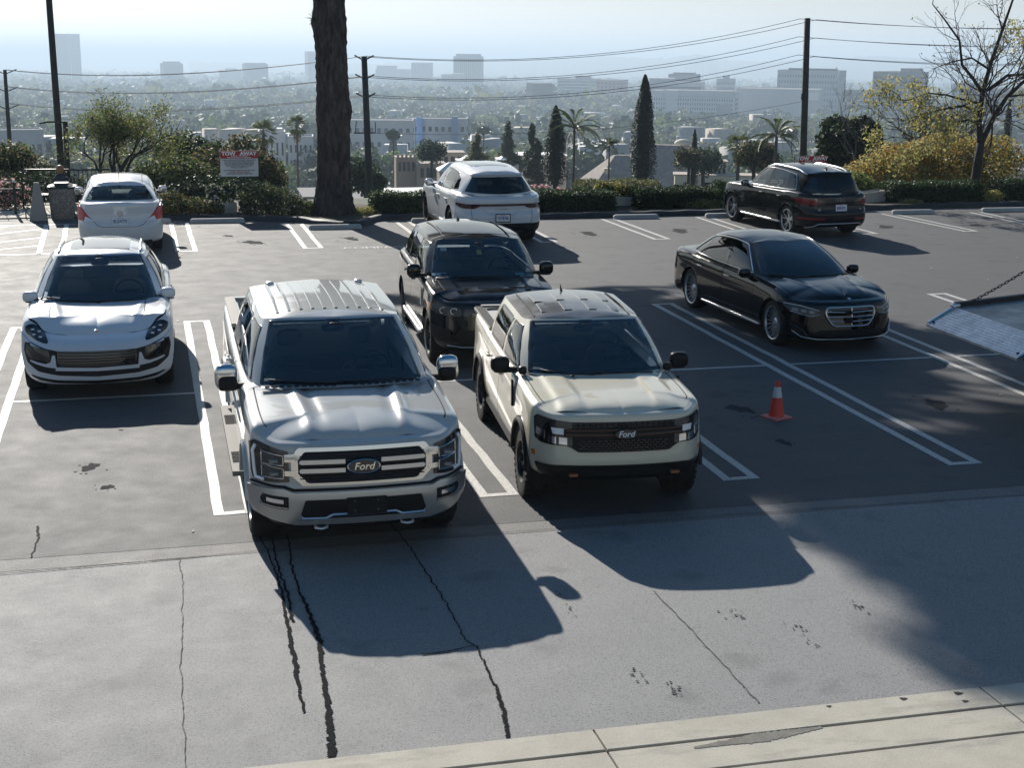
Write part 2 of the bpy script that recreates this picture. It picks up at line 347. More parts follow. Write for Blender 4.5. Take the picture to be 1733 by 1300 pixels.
# ------------------------------------------------------------------ painted lines
LW = .105
def stroke(mb, a, b, w=LW, z=.004):
    a, b = np.array(a, float), np.array(b, float); d = (b-a)/np.linalg.norm(b-a); n = np.array((-d[1], d[0]))*w/2; k = max(1, int(np.linalg.norm(b-a)/.5))
    t = np.linspace(0, 1, k+1)[:, None]; C = a+(b-a)*t; j = np.random.default_rng(int(abs(a[0]*977+b[1]*131))).normal(0, .004, (k+1, 1)); C = C+n/np.linalg.norm(n)*j
    mb.grid(np.stack([np.c_[C+n, np.full(k+1, z)], np.c_[C-n, np.full(k+1, z)]], 1), flip=True)
def hairpin(x, y0, y1, w=.43, near=True, far=True, skew=0.0, name='stall_line'):
    h = LW/2; mb = MB(); f = lambda y: skew*(y1-y)
    stroke(mb, (x+h+f(y0), y0), (x+h+f(y1), y1)); stroke(mb, (x+w-h+f(y0), y0), (x+w-h+f(y1), y1))
    for on, y, s in ((near, y0, 1), (far, y1, -1)):
        if on: stroke(mb, (x+LW+f(y), y+s*.05), (x+w-LW+f(y), y+s*.05), .1)
    return setting(mb.build(name, M_LINE))
XS = [2.766*n for n in range(-4, 12)]
for x in XS: hairpin(x, 0.0, 10.29)
cl = MB()
for x in XS[:-1]: stroke(cl, (x+.43, 5.215), (x+2.766, 5.215), .08)
setting(cl.build('stall_line', M_LINE))
for x, w, sk, y1 in ((2.79, .49, .006, 23.2), (5.62, .46, .0, 22.5), (8.40, .44, .0, 22.4), (11.12, .45, .0, 22.2), (13.80, .44, .03, 22.1), (16.44, .44, .01, 22.1), (19.15, .44, .06, 22.0), (21.78, .42, .10, 21.9), (24.42, .42, .03, 21.8), (27.1, .42, .0, 21.8)):
    hairpin(x, 18.22, y1, w, True, False, sk)
hl = MB()
for a, b in (((-.17, 23.35), (-.04, 18.36)), ((.31, 23.3), (.42, 18.4)), ((-5, 23.35), (.52, 23.35)), ((-5, 18.42), (.18, 18.42)), ((-3.4, 20.0), (-.17, 22.62)), ((-3.4, 18.5), (-.13, 21.05)), ((-2.1, 18.45), (-.12, 19.75)), ((-3.2, 21.6), (-.9, 23.3))):
    stroke(hl, a, b, .11 if a[0] > -1 else .09, .0042)
setting(hl.build('access_line', M_LINE))
v, f = text_mesh('COMPACT', .36, sx=.9)
setting(MB().add(v+np.array((7.28, 18.12, .004)), f).build('painted_word', M_LINE))

# wheel stops
def wheel_stop(x, y, L=1.75, rz=0.0):
    n = 9; prof = np.array([(-.085, 0), (-.08, .05), (-.06, .095), (-.03, .112), (.03, .112), (.06, .095), (.08, .05), (.085, 0)])
    xs = np.array([-L/2, -L/2+.02, -L/2+.07, L/2-.07, L/2-.02, L/2]); sc = [.55, .88, 1, 1, .88, .55]
    P = np.array([[(xx, p[0]*(.6+.4*s), p[1]*s) for p in prof] for xx, s in zip(xs, sc)])
    mb = MB().grid(P, flip=True); k = len(prof); mb.add(P[0], [tuple(range(k))]); mb.add(P[-1], [tuple(range(k))[::-1]])
    o = mb.build('wheel_stop', M_STOP, angle=R_(35)); o.location = (x, y, .002); o.rotation_euler = (0, 0, rz); return o
for x, y, L, lab in ((1.95, 23.25, 1.8, 'grey concrete wheel stop behind the white sedan'), (3.98, 23.05, 1.35, 'long grey wheel stop in front of the white planter and the sign post'), (6.75, 21.38, 1.3, 'grey wheel stop at the foot of the big pine trunk'),
                     (9.9, 22.2, 2.2, 'grey wheel stop under the front of the white SUV seen from behind'), (14.78, 22.08, 1.22, 'pale wheel stop in the empty bay in front of the cut hedge'), (17.5, 21.95, 1.6, 'wheel stop under the front of the black SUV seen from behind'),
                     (22.72, 21.82, 1.22, 'pale wheel stop right of the black SUV in front of the planter wall'), (25.55, 21.84, 1.35, 'pale wheel stop at the right edge of the picture')):
    tag(wheel_stop(x, y, L, -.05), lab, 'wheel stop', 'wheel stops along the far kerb')

# asphalt kerb along the back, bulging round the pine
def kerb(name, pts, w=.3, h=.13):
    P = np.array(pts, float); t = np.r_[0, np.cumsum(np.linalg.norm(np.diff(P, axis=0), axis=1))]; tt = np.linspace(0, t[-1], int(t[-1]/.25)+2)
    x = np.interp(tt, t, P[:, 0]); y = np.interp(tt, t, P[:, 1])
    k = np.ones(5)/5; x[2:-2] = np.convolve(x, k, 'valid'); y[2:-2] = np.convolve(y, k, 'valid')
    d = np.stack([np.gradient(x), np.gradient(y)], -1); d /= np.linalg.norm(d, axis=1)[:, None]; n = np.stack([-d[:, 1], d[:, 0]], -1)
    prof = [(-.03, -.02), (0, h*.6), (.05, h*.95), (.12, h*1.05), (.22, h), (.3, -.02)]
    G = np.array([[(x[i]+n[i, 0]*a*w/.3, y[i]+n[i, 1]*a*w/.3, z+.012*math.sin(i*1.7)*(z > 0)) for a, z in prof] for i in range(len(x))])
    return setting(MB().grid(G).build(name, M_CURB, smooth=True))
KP = [(.55, 24.5), (1.6, 24.2), (2.72, 23.85), (4.2, 23.5), (5.2, 23.05), (5.75, 22.9), (6.2, 22.6), (6.6, 21.75), (7.1, 21.55), (7.55, 21.7), (7.85, 22.4), (8.08, 22.95), (9.3, 22.9), (12.2, 22.35), (17.6, 22.45), (21.7, 22.72), (27, 22.9), (50, 23.4)]
kerb('kerb', KP)
setting(MB().box((-6, 26.3, .01), (13.2, 3.1, .02)).build('path', M_CONC))

# ------------------------------------------------------------------ terrain: falls away behind the kerb to the city plain
_D = np.log(np.array([36., 41, 46, 60, 100, 200, 400, 800, 1500, 3000, 8000, 30000])); _H = np.array([3.98, 4.0, 5.2, 8.6, 14, 22, 34, 47, 57, 63, 69, 74.])
def drop(D): return np.interp(np.log(np.maximum(D, 36.)), _D, _H)
CX, CY, CZ = 2.247, -14.32, 4.8315
def ground_z(x, y):
    fwd = (x-CX)*s_+(y-CY)*c_; D = np.hypot(x-CX, y-CY); q = np.maximum(y-24.6, 0)
    z = CZ-SLOPE*fwd-drop(np.maximum(36+q*1.0, np.where(q > 60, D, 36+q)))
    return np.where(y < 24.6, -.01, np.minimum(z, -.02-0*q))
def wpt(az, D, dz=0.0):
    """place by compass bearing (degrees right of the view axis) and distance, on the ground"""
    a = CAM_YAW+R_(az); x = CX+D*math.sin(a); y = CY+D*math.cos(a); return np.array((x, y, float(ground_z(x, y))+dz))
qs = np.r_[0, np.geomspace(.5, 30000, 90)]
G = []
for q in qs:
    y = 24.55+q; half = 60+q*1.15; cx = 4+q*.255; xs = cx+np.linspace(-1, 1, 61)*half
    G.append(np.stack([xs, np.full(61, y), ground_z(xs, np.full(61, y))+ (rng.normal(0, .05, 61)*min(q, 10)*.1)], -1))
M_TERR = mat('terrain_ground', (.1, .1, .08), .95); N, L, b = nodes(M_TERR); v = objcoord(N)
cc = ramp(N, L, noise(N, L, .012, 8, .7, v), [(.35, (.03, .045, .022)), (.5, (.055, .065, .04)), (.66, (.13, .125, .11))])
cc = mixc(N, L, ramp(N, L, noise(N, L, .11, 5, .7, v), [(.4, (0, 0, 0)), (.6, (.8,)*3)]), cc, (.05, .06, .035)); L.new(cc, b.inputs['Base Color'])
setting(MB().grid(np.array(G), flip=True).build('hillside', M_TERR, smooth=True))
bx = np.linspace(.55, 50, 260); ky = np.interp(bx, [p[0] for p in KP], [p[1] for p in KP])
setting(MB().grid(np.array([[(x, k+.2+(25.6-k-.2)*f, .06+.04*math.sin(x*3)*math.sin(f*9+x)*(f > .1)) for f in (0, .15, .3, .5, .75, 1)] for x, k in zip(bx, ky)]), flip=False).build('planting_bed', M_SOIL, smooth=True))
# ------------------------------------------------------------------ car building kit
def _slopes(Y):
    """monotone slopes along axis 0 (uniform parameter)"""
    d = np.diff(Y, axis=0); m = np.zeros_like(Y)
    a, b = d[:-1], d[1:]; s = np.where(a*b > 0, 2*a*b/np.where(np.abs(a+b) < 1e-12, 1, a+b), 0)
    m[1:-1] = s*.75+.25*np.where(a*b > 0, (a+b)/2, 0); m[0], m[-1] = d[0], d[-1]; return m
def herm(Y, x):
    Y = np.asarray(Y, float); m = _slopes(Y); i = np.clip(np.floor(x).astype(int), 0, len(Y)-2); t = (x-i)
    sh = (-1,)+(1,)*(Y.ndim-1); t = t.reshape(sh); t2, t3 = t*t, t*t*t
    return Y[i]*(2*t3-3*t2+1)+m[i]*(t3-2*t2+t)+Y[i+1]*(-2*t3+3*t2)+m[i+1]*(t3-t2)
def curve(xs, ys, x):
    """smooth monotone-ish curve through (xs, ys) sampled at x"""
    xs = np.asarray(xs, float); ys = np.asarray(ys, float)
    h = np.diff(xs); d = np.diff(ys)/h; m = np.zeros(len(xs)); m[0], m[-1] = d[0], d[-1]
    for k in range(1, len(xs)-1): m[k] = 0 if d[k-1]*d[k] <= 0 else 2*d[k-1]*d[k]/(d[k-1]+d[k])
    x = np.clip(np.asarray(x, float), xs[0], xs[-1]); i = np.clip(np.searchsorted(xs, x, side='right')-1, 0, len(xs)-2); t = (x-xs[i])/h[i]
    return ys[i]*(2*t**3-3*t**2+1)+h[i]*m[i]*(t**3-2*t**2+t)+ys[i+1]*(-2*t**3+3*t**2)+h[i]*m[i+1]*(t**3-t**2)
class Skin:
    """half shell given by a net keys x levels x 3 (right side, x>0); mirrored for s<0"""
    def __init__(s, net):
        net = np.asarray(net, float); s.N, s.M = net.shape[:2]; mir = net*np.array((-1, 1, 1))
        s.net = np.concatenate([mir[2:0:-1], net, mir[-2:-4:-1]])
    def ev(s, S_, T_):
        S_ = np.asarray(S_, float); T_ = np.asarray(T_, float); S_, T_ = np.broadcast_arrays(S_, T_); sh = S_.shape
        sg = np.where(S_ < 0, -1.0, 1.0).ravel(); a = np.abs(S_).ravel()+2; b = np.clip(T_.ravel(), 0, s.M-1)
        V = herm(np.swapaxes(s.net, 0, 1), b)                # (K, Next, 3)
        m = _slopes(np.swapaxes(V, 0, 1)); V = np.swapaxes(V, 0, 1); K = np.arange(len(a))
        i = np.clip(np.floor(a).astype(int), 0, len(V)-2); t = (a-i)[:, None]; t2, t3 = t*t, t**3
        P = V[i, K]*(2*t3-3*t2+1)+m[i, K]*(t3-2*t2+t)+V[i+1, K]*(-2*t3+3*t2)+m[i+1, K]*(t3-t2)
        P[:, 0] *= sg; return P.reshape(sh+(3,))
    def nrm(s, S_, T_):
        e = 2e-3; S_, T_ = np.broadcast_arrays(np.asarray(S_, float), np.asarray(T_, float)); Tm = np.clip(T_, e, s.M-1-e)
        a = s.ev(S_+e, Tm)-s.ev(S_-e, Tm); b = s.ev(S_, Tm+e)-s.ev(S_, Tm-e); n = np.cross(b, a); n /= np.linalg.norm(n, axis=-1, keepdims=True)+1e-12
        # outward: away from the axis of the car
        c = s.ev(S_, Tm); out = c-np.array((0, c[..., 1].mean()*0, .6)); 
        sg = np.where(S_ < 0, 1.0, 1.0); n = n*np.sign(np.sum(n*(c-np.array((0, 0, .55)))*np.array((1, 1, .2)), -1, keepdims=True)+1e-9); return n
    def inv(s, A, ax, sr, tr, it=6):
        """(s,t) whose point has coordinates A on axes ax; searched inside sr x tr"""
        A = np.asarray(A, float); gs, gt = np.meshgrid(np.linspace(*sr, 70), np.linspace(*tr, 50), indexing='ij'); gp = s.ev(gs, gt)[..., list(ax)].reshape(-1, 2)
        A2 = A.reshape(-1, 2); d = ((A2[:, None]-gp[None])**2).sum(-1).argmin(1); u = gs.ravel()[d].copy(); w = gt.ravel()[d].copy()
        for _ in range(it):
            e = 1e-3; f = s.ev(u, w)[:, list(ax)]-A2; fu = (s.ev(u+e, w)-s.ev(u-e, w))[:, list(ax)]/(2*e); fw = (s.ev(u, np.clip(w+e, 0, s.M-1))-s.ev(u, np.clip(w-e, 0, s.M-1)))[:, list(ax)]/(2*e)
            det = fu[:, 0]*fw[:, 1]-fu[:, 1]*fw[:, 0]; det = np.where(np.abs(det) < 1e-7, 1e-7, det)
            du = (f[:, 0]*fw[:, 1]-f[:, 1]*fw[:, 0])/det; dw = (fu[:, 0]*f[:, 1]-fu[:, 1]*f[:, 0])/det
            u = np.clip(u-np.clip(du, -.3, .3), *sr); w = np.clip(w-np.clip(dw, -.3, .3), *tr)
        return u.reshape(A.shape[:-1]), w.reshape(A.shape[:-1])
def densify(pts, n=5, closed=False):
    P = np.asarray(pts, float); Q = np.r_[P, P[:1]] if closed else P; out = []
    for a, b in zip(Q[:-1], Q[1:]):
        for k in range(n): out.append(a+(b-a)*k/n)
    if not closed: out.append(Q[-1])
    return np.array(out)
def fillet(pts, r, n=4):
    """round the corners of a closed polygon"""
    P = np.asarray(pts, float); out = []; k = len(P); r = np.full(k, r, float) if np.isscalar(r) else r
    for i in range(k):
        a, b, c = P[i-1], P[i], P[(i+1) % k]; la, lc = np.linalg.norm(a-b), np.linalg.norm(c-b); q = min(r[i], la*.48, lc*.48)
        p0, p1 = b+(a-b)/la*q, b+(c-b)/lc*q
        for t in np.linspace(0, 1, n): out.append((1-t)**2*p0+2*t*(1-t)*b+t*t*p1)
    return np.array(out)
def polyfill(poly, nx=26, ny=7):
    """grid filling of a polygon that is single-valued in its first axis"""
    P = np.asarray(poly, float); Q = np.r_[P, P[:1]]; x0, x1 = P[:, 0].min(), P[:, 0].max(); th = (1-np.cos(np.linspace(0, math.pi, nx)))/2; xs = x0+(x1-x0)*(th*.6+.4*np.linspace(0, 1, nx)); xs[0] += 1e-6; xs[-1] -= 1e-6
    lo, hi = np.full(nx, 1e9), np.full(nx, -1e9)
    for a, b in zip(Q[:-1], Q[1:]):
        if abs(a[0]-b[0]) < 1e-9: continue
        t = (xs-a[0])/(b[0]-a[0]); ok = (t >= -1e-9) & (t <= 1+1e-9); z = a[1]+t*(b[1]-a[1]); lo = np.where(ok & (z < lo), z, lo); hi = np.where(ok & (z > hi), z, hi)
    f = np.linspace(0, 1, ny); return np.stack([np.repeat(xs[:, None], ny, 1), lo[:, None]+(hi-lo)[:, None]*f], -1)
def thick(P, Nn, off, dep):
    """grid patch at offset off with a skirt of depth dep"""
    mb = MB(); F = P+Nn*off; mb.grid(F); a, b = F.shape[:2]
    rim = [(i, 0) for i in range(a)]+[(a-1, j) for j in range(1, b)]+[(i, b-1) for i in range(a-2, -1, -1)]+[(0, j) for j in range(b-2, 0, -1)]
    top = np.array([F[i] for i in rim]); bot = np.array([F[i]-Nn[i]*dep for i in rim]); k = len(rim)
    mb.add(np.r_[top, bot], [(i, (i+1) % k, k+(i+1) % k, k+i) for i in range(k)]); return mb
def fixn(mb, c=(0, 0, .5)):
    return mb
def on_skin(sk, poly, ax, sr, tr, off=.004, dep=.02, nx=26, ny=7, mir=False):
    """thick patch lying on a skin; poly in metres on the two axes ax ('xz' or 'yz') or in (s,t)"""
    G = polyfill(poly, nx, ny)
    if ax == 'st': u, w = G[..., 0], G[..., 1]
    else: u, w = sk.inv(G, {'xz': (0, 2), 'yz': (1, 2)}[ax], sr, tr)
    mb = thick(sk.ev(u, w), sk.nrm(u, w), off, dep)
    return mb.mirror() if mir else mb
def line_on(sk, pts, ax, sr, tr, r=.006, off=.0, n=6, closed=False, sub=6, mir=False, flat=1.0):
    D = densify(pts, sub, closed)
    if closed: D = np.r_[D, D[:2]]
    if ax == 'st': u, w = D[:, 0], D[:, 1]
    else: u, w = sk.inv(D, {'xz': (0, 2), 'yz': (1, 2)}[ax], sr, tr)
    mb = MB().tube(sk.ev(u, w)+sk.nrm(u, w)*off, r, n, cap=not closed)
    return mb.mirror() if mir else mb

def plan_keys(W, yF, yR, ya, yb, doors, nose=.13, tail=.10, corner=.36, pinch=1.0):
    """half outline, front centre -> side -> rear centre: (x, y, nx, ny)"""
    K = [(0, yF, 0, 1), (.42*W, yF-nose*.18, .06, 1), (.74*W, yF-nose*.75, .28, .96), (.925*W*pinch, yF-nose-.20, .78, .62), (.985*W*pinch, yF-corner-.12, .98, .2), (W, ya, 1, 0)]
    K += [(W, y, 1, 0) for y in doors]
    K += [(W, yb, 1, 0), (.985*W, yR+corner+.1, .98, -.2), (.925*W, yR+tail+.17, .8, -.6), (.74*W, yR+tail*.6, .25, -.97), (.42*W, yR+tail*.15, .05, -1), (0, yR, 0, -1)]
    return K
def arch_mask(P, yc, zc, R):
    """delete skin inside the wheel arch and pull the rim of the hole onto a circle"""
    d = np.hypot(P[..., 1]-yc, P[..., 2]-zc); side = (np.abs(P[..., 0]) > .5)
    ins = (d < R) & side; keep = ~(ins[:-1, :-1] & ins[1:, :-1] & ins[:-1, 1:] & ins[1:, 1:])
    f = np.where(ins & (d > R*.6), R/np.maximum(d, 1e-6), 1.0); Q = P.copy(); Q[..., 1] = yc+(P[..., 1]-yc)*f; Q[..., 2] = zc+(P[..., 2]-zc)*f; return Q, keep

# ------------------------------------------------------------------ car materials
def carpaint(name, c, metal=0.0, rough=.32, coat=1.0, flake=0.0, dust=0.0):
    m = mat(name, c, rough, metal, coat, .12 if max(c) > .05 else .03); N, L, b = nodes(m); v = objcoord(N)
    if flake or dust:
        col = mixc(N, L, mathn(N, L, 'MULTIPLY', noise(N, L, 2.5, 5, .6, v), dust), c, tuple(x*.6+.25 for x in c)); L.new(col, b.inputs['Base Color'])
    cr = ramp(N, L, noise(N, L, 3.0, 5, .65, v), [(.35, (.015,)*3), (.7, (.03+dust*.2,)*3)]); L.new(cr, b.inputs['Coat Roughness']); return m
M_BLACKP = mat('black_plastic', (.010, .010, .011), .45, spec=.2)
M_GLOSSB = mat('gloss_black', (.006, .006, .007), .08, coat=.6)
M_RUBBER = varied('tyre_rubber', (.010, .010, .010), (.022, .021, .020), 6, .75)
M_CHROME = mat('chrome', (.62, .62, .62), .09, 1.0)
M_SATIN = mat('satin_metal', (.55, .56, .57), .28, 1.0)
M_ALLOY = mat('alloy_wheel', (.66, .67, .68), .3, .9)
M_DARKALLOY = mat('dark_alloy', (.05, .05, .052), .3, .8)
M_SEAM = mat('panel_gap', (.003, .003, .003), .9)
M_WELL = mat('wheel_well', (.006, .006, .006), .95)
M_GLASS = glassmat('car_glass', (.50, .56, .60)); M_GLASSD = glassmat('tinted_glass', (.045, .055, .06)); M_GLASSL = glassmat('light_glass', (.5, .56, .56))
M_FRIT = mat('glass_border', (.004, .004, .005), .12)
M_LENS = glassmat('lamp_lens', (.75, .78, .8)); M_LAMPIN = mat('lamp_inside', (.05, .052, .055), .3, .3); M_REFL = mat('lamp_reflector', (.7, .7, .72), .12, 1.0)
M_DRL = mat('lamp_white', (.75, .76, .78), .25, coat=.6); M_REDL = mat('tail_lamp_red', (.50, .008, .014), .3, coat=.25, spec=.15); M_REDD = mat('tail_lamp_dark', (.045, .006, .008), .1, coat=1.0); M_AMBER = mat('amber_lens', (.55, .16, .02), .15, coat=1)
M_SEATT = mat('seat_tan', (.30, .23, .16), .7); M_SEATB = mat('seat_black', (.06, .06, .063), .65); M_SEATG = mat('seat_grey', (.12, .12, .12), .75); M_CABIN = mat('cabin_dark', (.014, .014, .015), .8)
M_PLATEW = mat('plate_white', (.72, .73, .74), .4); M_PLATET = mat('plate_blue', (.05, .07, .22), .5); M_PAPER = mat('paper_white', (.75, .76, .74), .6)

# ------------------------------------------------------------------ wheels
def wheel_meshes(R=.37, w=.26, rim=.245, style='multi', rimmat=None, dark=None, n=5, tread=0, face=.0):
    """returns parts (name, mat, MB) for a wheel turning about X, outer side +X"""
    t = MB(); h = w/2
    prof = [(rim-.005, -h*.86), (rim+.01, -h*.98), (R*.90, -h), (R*.965, -h*.9), (R, -h*.66), (R+.001, 0), (R, h*.66), (R*.965, h*.9), (R*.90, h), (rim+.01, h*.98), (rim-.005, h*.86)]
    t.lathe(prof, 40, 'x', close=False)
    if tread:
        for k in range(tread):
            for xx, ph in ((-.36, 0), (0, .5), (.36, 0)):
                a = (k+ph)*2*math.pi/tread; ca, sa = math.cos(a), math.sin(a); M = [(1, 0, 0), (0, -sa, ca), (0, ca, sa)]
                t.box((xx*w, (R+.004)*ca, (R+.004)*sa), (w*.26, R*2*math.pi/tread*.52, .018), M=M)
            for sg in (-1, 1):
                a = (k+.25)*2*math.pi/tread; ca, sa = math.cos(a), math.sin(a); M = [(1, 0, 0), (0, -sa, ca), (0, ca, sa)]
                t.box((sg*h*.93, R*.955*ca, R*.955*sa), (.03, R*2*math.pi/tread*.5, .045), M=M)
    else:
        for xx in (-.22, 0, .22):
            t.lathe([(R+.002, xx*w-.006), (R+.0025, xx*w), (R+.002, xx*w+.006)], 40, 'x', close=False)
    r = MB(); r.lathe([(rim*.955, h*.74), (rim*.97, h*.80), (rim+.006, h*.9), (rim+.006, h*.97), (rim*.965, h*.93), (rim*.945, h*.75)], 40, 'x', close=False)
    x0 = h*.62+face
    def spoke(a, w0, w1, r0, r1, xa, xb, tw=0.0, dep=.03):
        e = []
        for rr, ww, xx, aa in ((r0, w0, xa, a), (r1, w1, xb, a+tw)):
            ca, sa = math.cos(aa), math.sin(aa); c = np.array((0, rr*ca, rr*sa)); tg = np.array((0, -sa, ca)); fx = np.array((1.0, 0, 0))
            e.append([c+tg*ww/2+fx*(xx-dep), c+tg*ww*.36+fx*xx, c-tg*ww*.36+fx*xx, c-tg*ww/2+fx*(xx-dep)])
        r.grid(np.array(e), flip=True); r.grid(np.array([[q[3], q[0]] for q in e]))
    for k in range(n):
        a = 2*math.pi*k/n+math.pi/2
        if style == 'multi': spoke(a, .015, .012, rim*.22, rim*.96, x0-.012, x0+.012)
        elif style == 'double':
            for d in (-1, 1): spoke(a+d*.10, .034, .030, rim*.24, rim*.96, x0-.01, x0+.014, d*.10)
        elif style == 'y':
            spoke(a, .055, .045, rim*.2, rim*.6, x0-.012, x0+.004)
            for d in (-1, 1): spoke(a+d*.03, .032, .036, rim*.56, rim*.96, x0+.004, x0+.014, d*.24)
        else: spoke(a, .075, .06, rim*.22, rim*.96, x0-.015, x0+.012, 0, .045)
    hub = MB().lathe([(rim*.30, x0-.05), (rim*.29, x0-.015), (rim*.2, x0-.006), (rim*.17, x0+.004), (0.001, x0+.005)], 20, 'x', close=False)
    disc = MB().lathe([(rim*.955, h*.74), (rim*.94, h*.5), (rim*.93, h*.02), (rim*.9, h*.02), (rim*.88, h*.06), (rim*.3, h*.1), (.001, h*.1)], 32, 'x', close=False)
    return t, r, hub, disc
def make_wheel(root, loc, right, R, w, rim, style, n, rimmat, tread=0, proto={}):
    key = (R, w, rim, style, n, rimmat.name, tread)
    if key not in proto:
        t, r, hub, disc = wheel_meshes(R, w, rim, style, n=n, tread=tread)
        wv = part('wheel', rimmat, None, r, angle=R_(30)); part('tyre', M_RUBBER, wv, t, angle=R_(40)); part('hub_cap', rimmat, wv, hub, angle=R_(40)); part('brake_disc', M_DARKALLOY, wv, disc, smooth=True)
        proto[key] = wv; wv.parent = root; o = wv
    else:
        o = dup_tree(proto[key], root)
    o.location = loc; o.rotation_euler = (0, 0, 0 if right else math.pi); return o

# ------------------------------------------------------------------ a whole car
def build_car(sp):
    g = lambda k, d=None: sp.get(k, d)
    root = thing(sp['name'], sp['label'], sp['cat'], sp['loc'], sp['rz']); root.scale = (g('scale', 1.0),)*3
    W, yF, yR, ya, yb = sp['W'], sp['yF'], sp['yR'], sp['ya'], sp['yb']; paintm = sp['paint']; doors = sp['doors']   # doors: front seam, mid seam, rear seam
    yd1, yd2, yd3 = doors
    K = plan_keys(W, yF, yR, ya, yb, (ya-.42, yd1-.02, yd2, yd3), g('nose', .13), g('tail', .1), g('corner', .36))
    iA, iC = 5, 10; N = len(K)     # 0..4 nose, 5 front axle, 6..9 doors, 10 rear axle, 11..15 tail
    zt = sp['ztop']                # 16 heights of the shoulder edge
    zb = sp['zlow']; M = 9
    net = np.zeros((N, M, 3)); fp, spf, rp = sp['prof_f'], sp['prof_s'], sp['prof_r']
    for i, (x, y, nx, ny) in enumerate(K):
        if i <= 4: wgt = (1, 1, .85, .45, .1)[i]; A, B = fp, spf
        elif i >= 11: wgt = (.1, .45, .85, 1, 1)[i-11]; A, B = rp, spf
        else: wgt = 0; A, B = fp, spf
        for j in range(M):
            def lev(p):
                ins, h, rel = p[j]; return np.array((ins, zt[i]+h if rel else h))
            ins, z = lev(A)*wgt+lev(B)*(1-wgt)
            net[i, j] = (x-nx*ins, y-ny*ins, z)
        if i in (0, N-1): net[i, :, 0] = 0
    if g('tweak'): sp['tweak'](net, K)
    sk = Skin(net); sp['sk'] = sk
    # sample columns: finer near arches, with narrow gap columns at the door seams
    def s_of_y(y):
        ss = np.linspace(4, 11, 1400); yy = sk.ev(ss, np.full_like(ss, 4.0))[:, 1]; return float(np.interp(-y, -yy, ss))
    seams = [s_of_y(y) for y in (yd1, yd2, yd3)]; gs = []
    for a in range(N-1):
        n = {0: 8, 1: 8, 2: 8, 3: 8, 4: 12, 5: 14}.get(a, 12 if a in (6, 7, 8) else 14 if a in (9, 10) else 8); gs += list(np.linspace(a, a+1, n, endpoint=False))
    gs = [x for x in gs+[N-1.0] if all(abs(x-q) > .012 for q in seams)]
    eps = .0085
    for q, sd in zip(seams, (1, 1, 1)): gs += [q-eps, q+eps]
    gs = np.array(sorted(gs)); tt = np.concatenate([np.linspace(a, a+1, 5, endpoint=False) for a in range(M-1)]+[[M-1.0]])
    tsill = g('tsill', 1.6); tt = np.array(sorted([x for x in tt if abs(x-tsill) > .06]+[tsill-.035, tsill+.035]))
    SS, TT = np.meshgrid(gs, tt, indexing='ij'); P = sk.ev(SS, TT); keep = np.ones((len(gs)-1, len(tt)-1), bool)
    for yc, R in ((ya, sp['arch']), (yb, g('arch_r', sp['arch']))):
        P, k2 = arch_mask(P, yc, sp['zwh'], R); keep &= k2
    sc = (gs[:-1]+gs[1:])/2; tc = (tt[:-1]+tt[1:])/2; SC, TC = np.meshgrid(sc, tc, indexing='ij')
    incol = lambda a, b: (SC > a+eps) & (SC < b-eps)
    dmask = [(incol(seams[0], seams[1]) & (TC > tsill+.035)), (incol(seams[1], seams[2]) & (TC > tsill+.035))]
    gap = np.zeros_like(keep)
    for q in seams: gap |= (np.abs(SC-q) < eps) & (TC > tsill-.035)
    gap |= (np.abs(TC-tsill) < .035) & (SC > seams[0]-eps) & (SC < seams[2]+eps)
    body = keep & ~dmask[0] & ~dmask[1] & ~gap
    lower = None
    clad = g('clad')
    if clad:                                    # lower cladding band in another material
        cm = body & clad(P[:-1, :-1]*.25+P[1:, :-1]*.25+P[:-1, 1:]*.25+P[1:, 1:]*.25, SC, TC); part('cladding', g('cladmat', M_BLACKP), root, MB().grid(P, cm).mirror(), angle=R_(50), merge=.0004); body &= ~cm
    part('body', paintm, root, MB().grid(P, body).mirror(), angle=R_(50), merge=.0004)
    for dm in dmask:
        for mir in (False, True):
            mb = MB().grid(P, dm & keep)
            if mir:
                vv = np.concatenate(mb.v)*np.array((-1, 1, 1)); mb2 = MB(); mb2.add(vv, [f[::-1] for f in mb.f]); mb = mb2
            part('door', paintm, root, mb, angle=R_(50), merge=.0004)
    Pn = P-sk.nrm(SS, TT)*.006
    gw = gap.copy(); gw[1:] |= gap[:-1]; gw[:-1] |= gap[1:]; gw[:, 1:] |= gap[:, :-1]; gw[:, :-1] |= gap[:, 1:]
    pair('panel_gap', M_SEAM, root, MB().grid(Pn, gw & keep), smooth=True)
    # wheel wells, wheels
    for yc, R in ((ya, sp['arch']), (yb, g('arch_r', sp['arch']))):
        for sg in (1, -1):
            a = np.linspace(-.35, math.pi+.35, 20); xo, xi = sg*(W-.05), sg*(W-.42)
            well = MB().grid(np.array([[(x, yc+(R+.01)*math.cos(q), sp['zwh']+(R+.01)*math.sin(q)) for x in (xo, xi)] for q in a]))
            well.add([(xi, yc+(R+.01)*math.cos(q), sp['zwh']+(R+.01)*math.sin(q)) for q in a], [tuple(range(20))]); part('wheel_well', M_WELL, root, well)
            if g('flare'):
                fw, fm = sp['flare']; a = np.linspace(g('flare_a', -.12), math.pi-g('flare_a', -.12), 26); ring = []
                for q in a:
                    y0, z0 = yc+R*math.cos(q), sp['zwh']+R*math.sin(q); y1, z1 = yc+(R+fw)*math.cos(q), sp['zwh']+(R+fw)*math.sin(q)
                    ring.append([(sg*(W-.06), y0, z0), (sg*(W+.022), y0, z0), (sg*(W+.026), (y0+y1)/2, (z0+z1)/2), (sg*(W+.004), y1, z1), (sg*(W-.03), y1, z1)])
                part('wheel_arch_flare', fm, root, MB().grid(np.array(ring), flip=sg < 0), angle=R_(40))
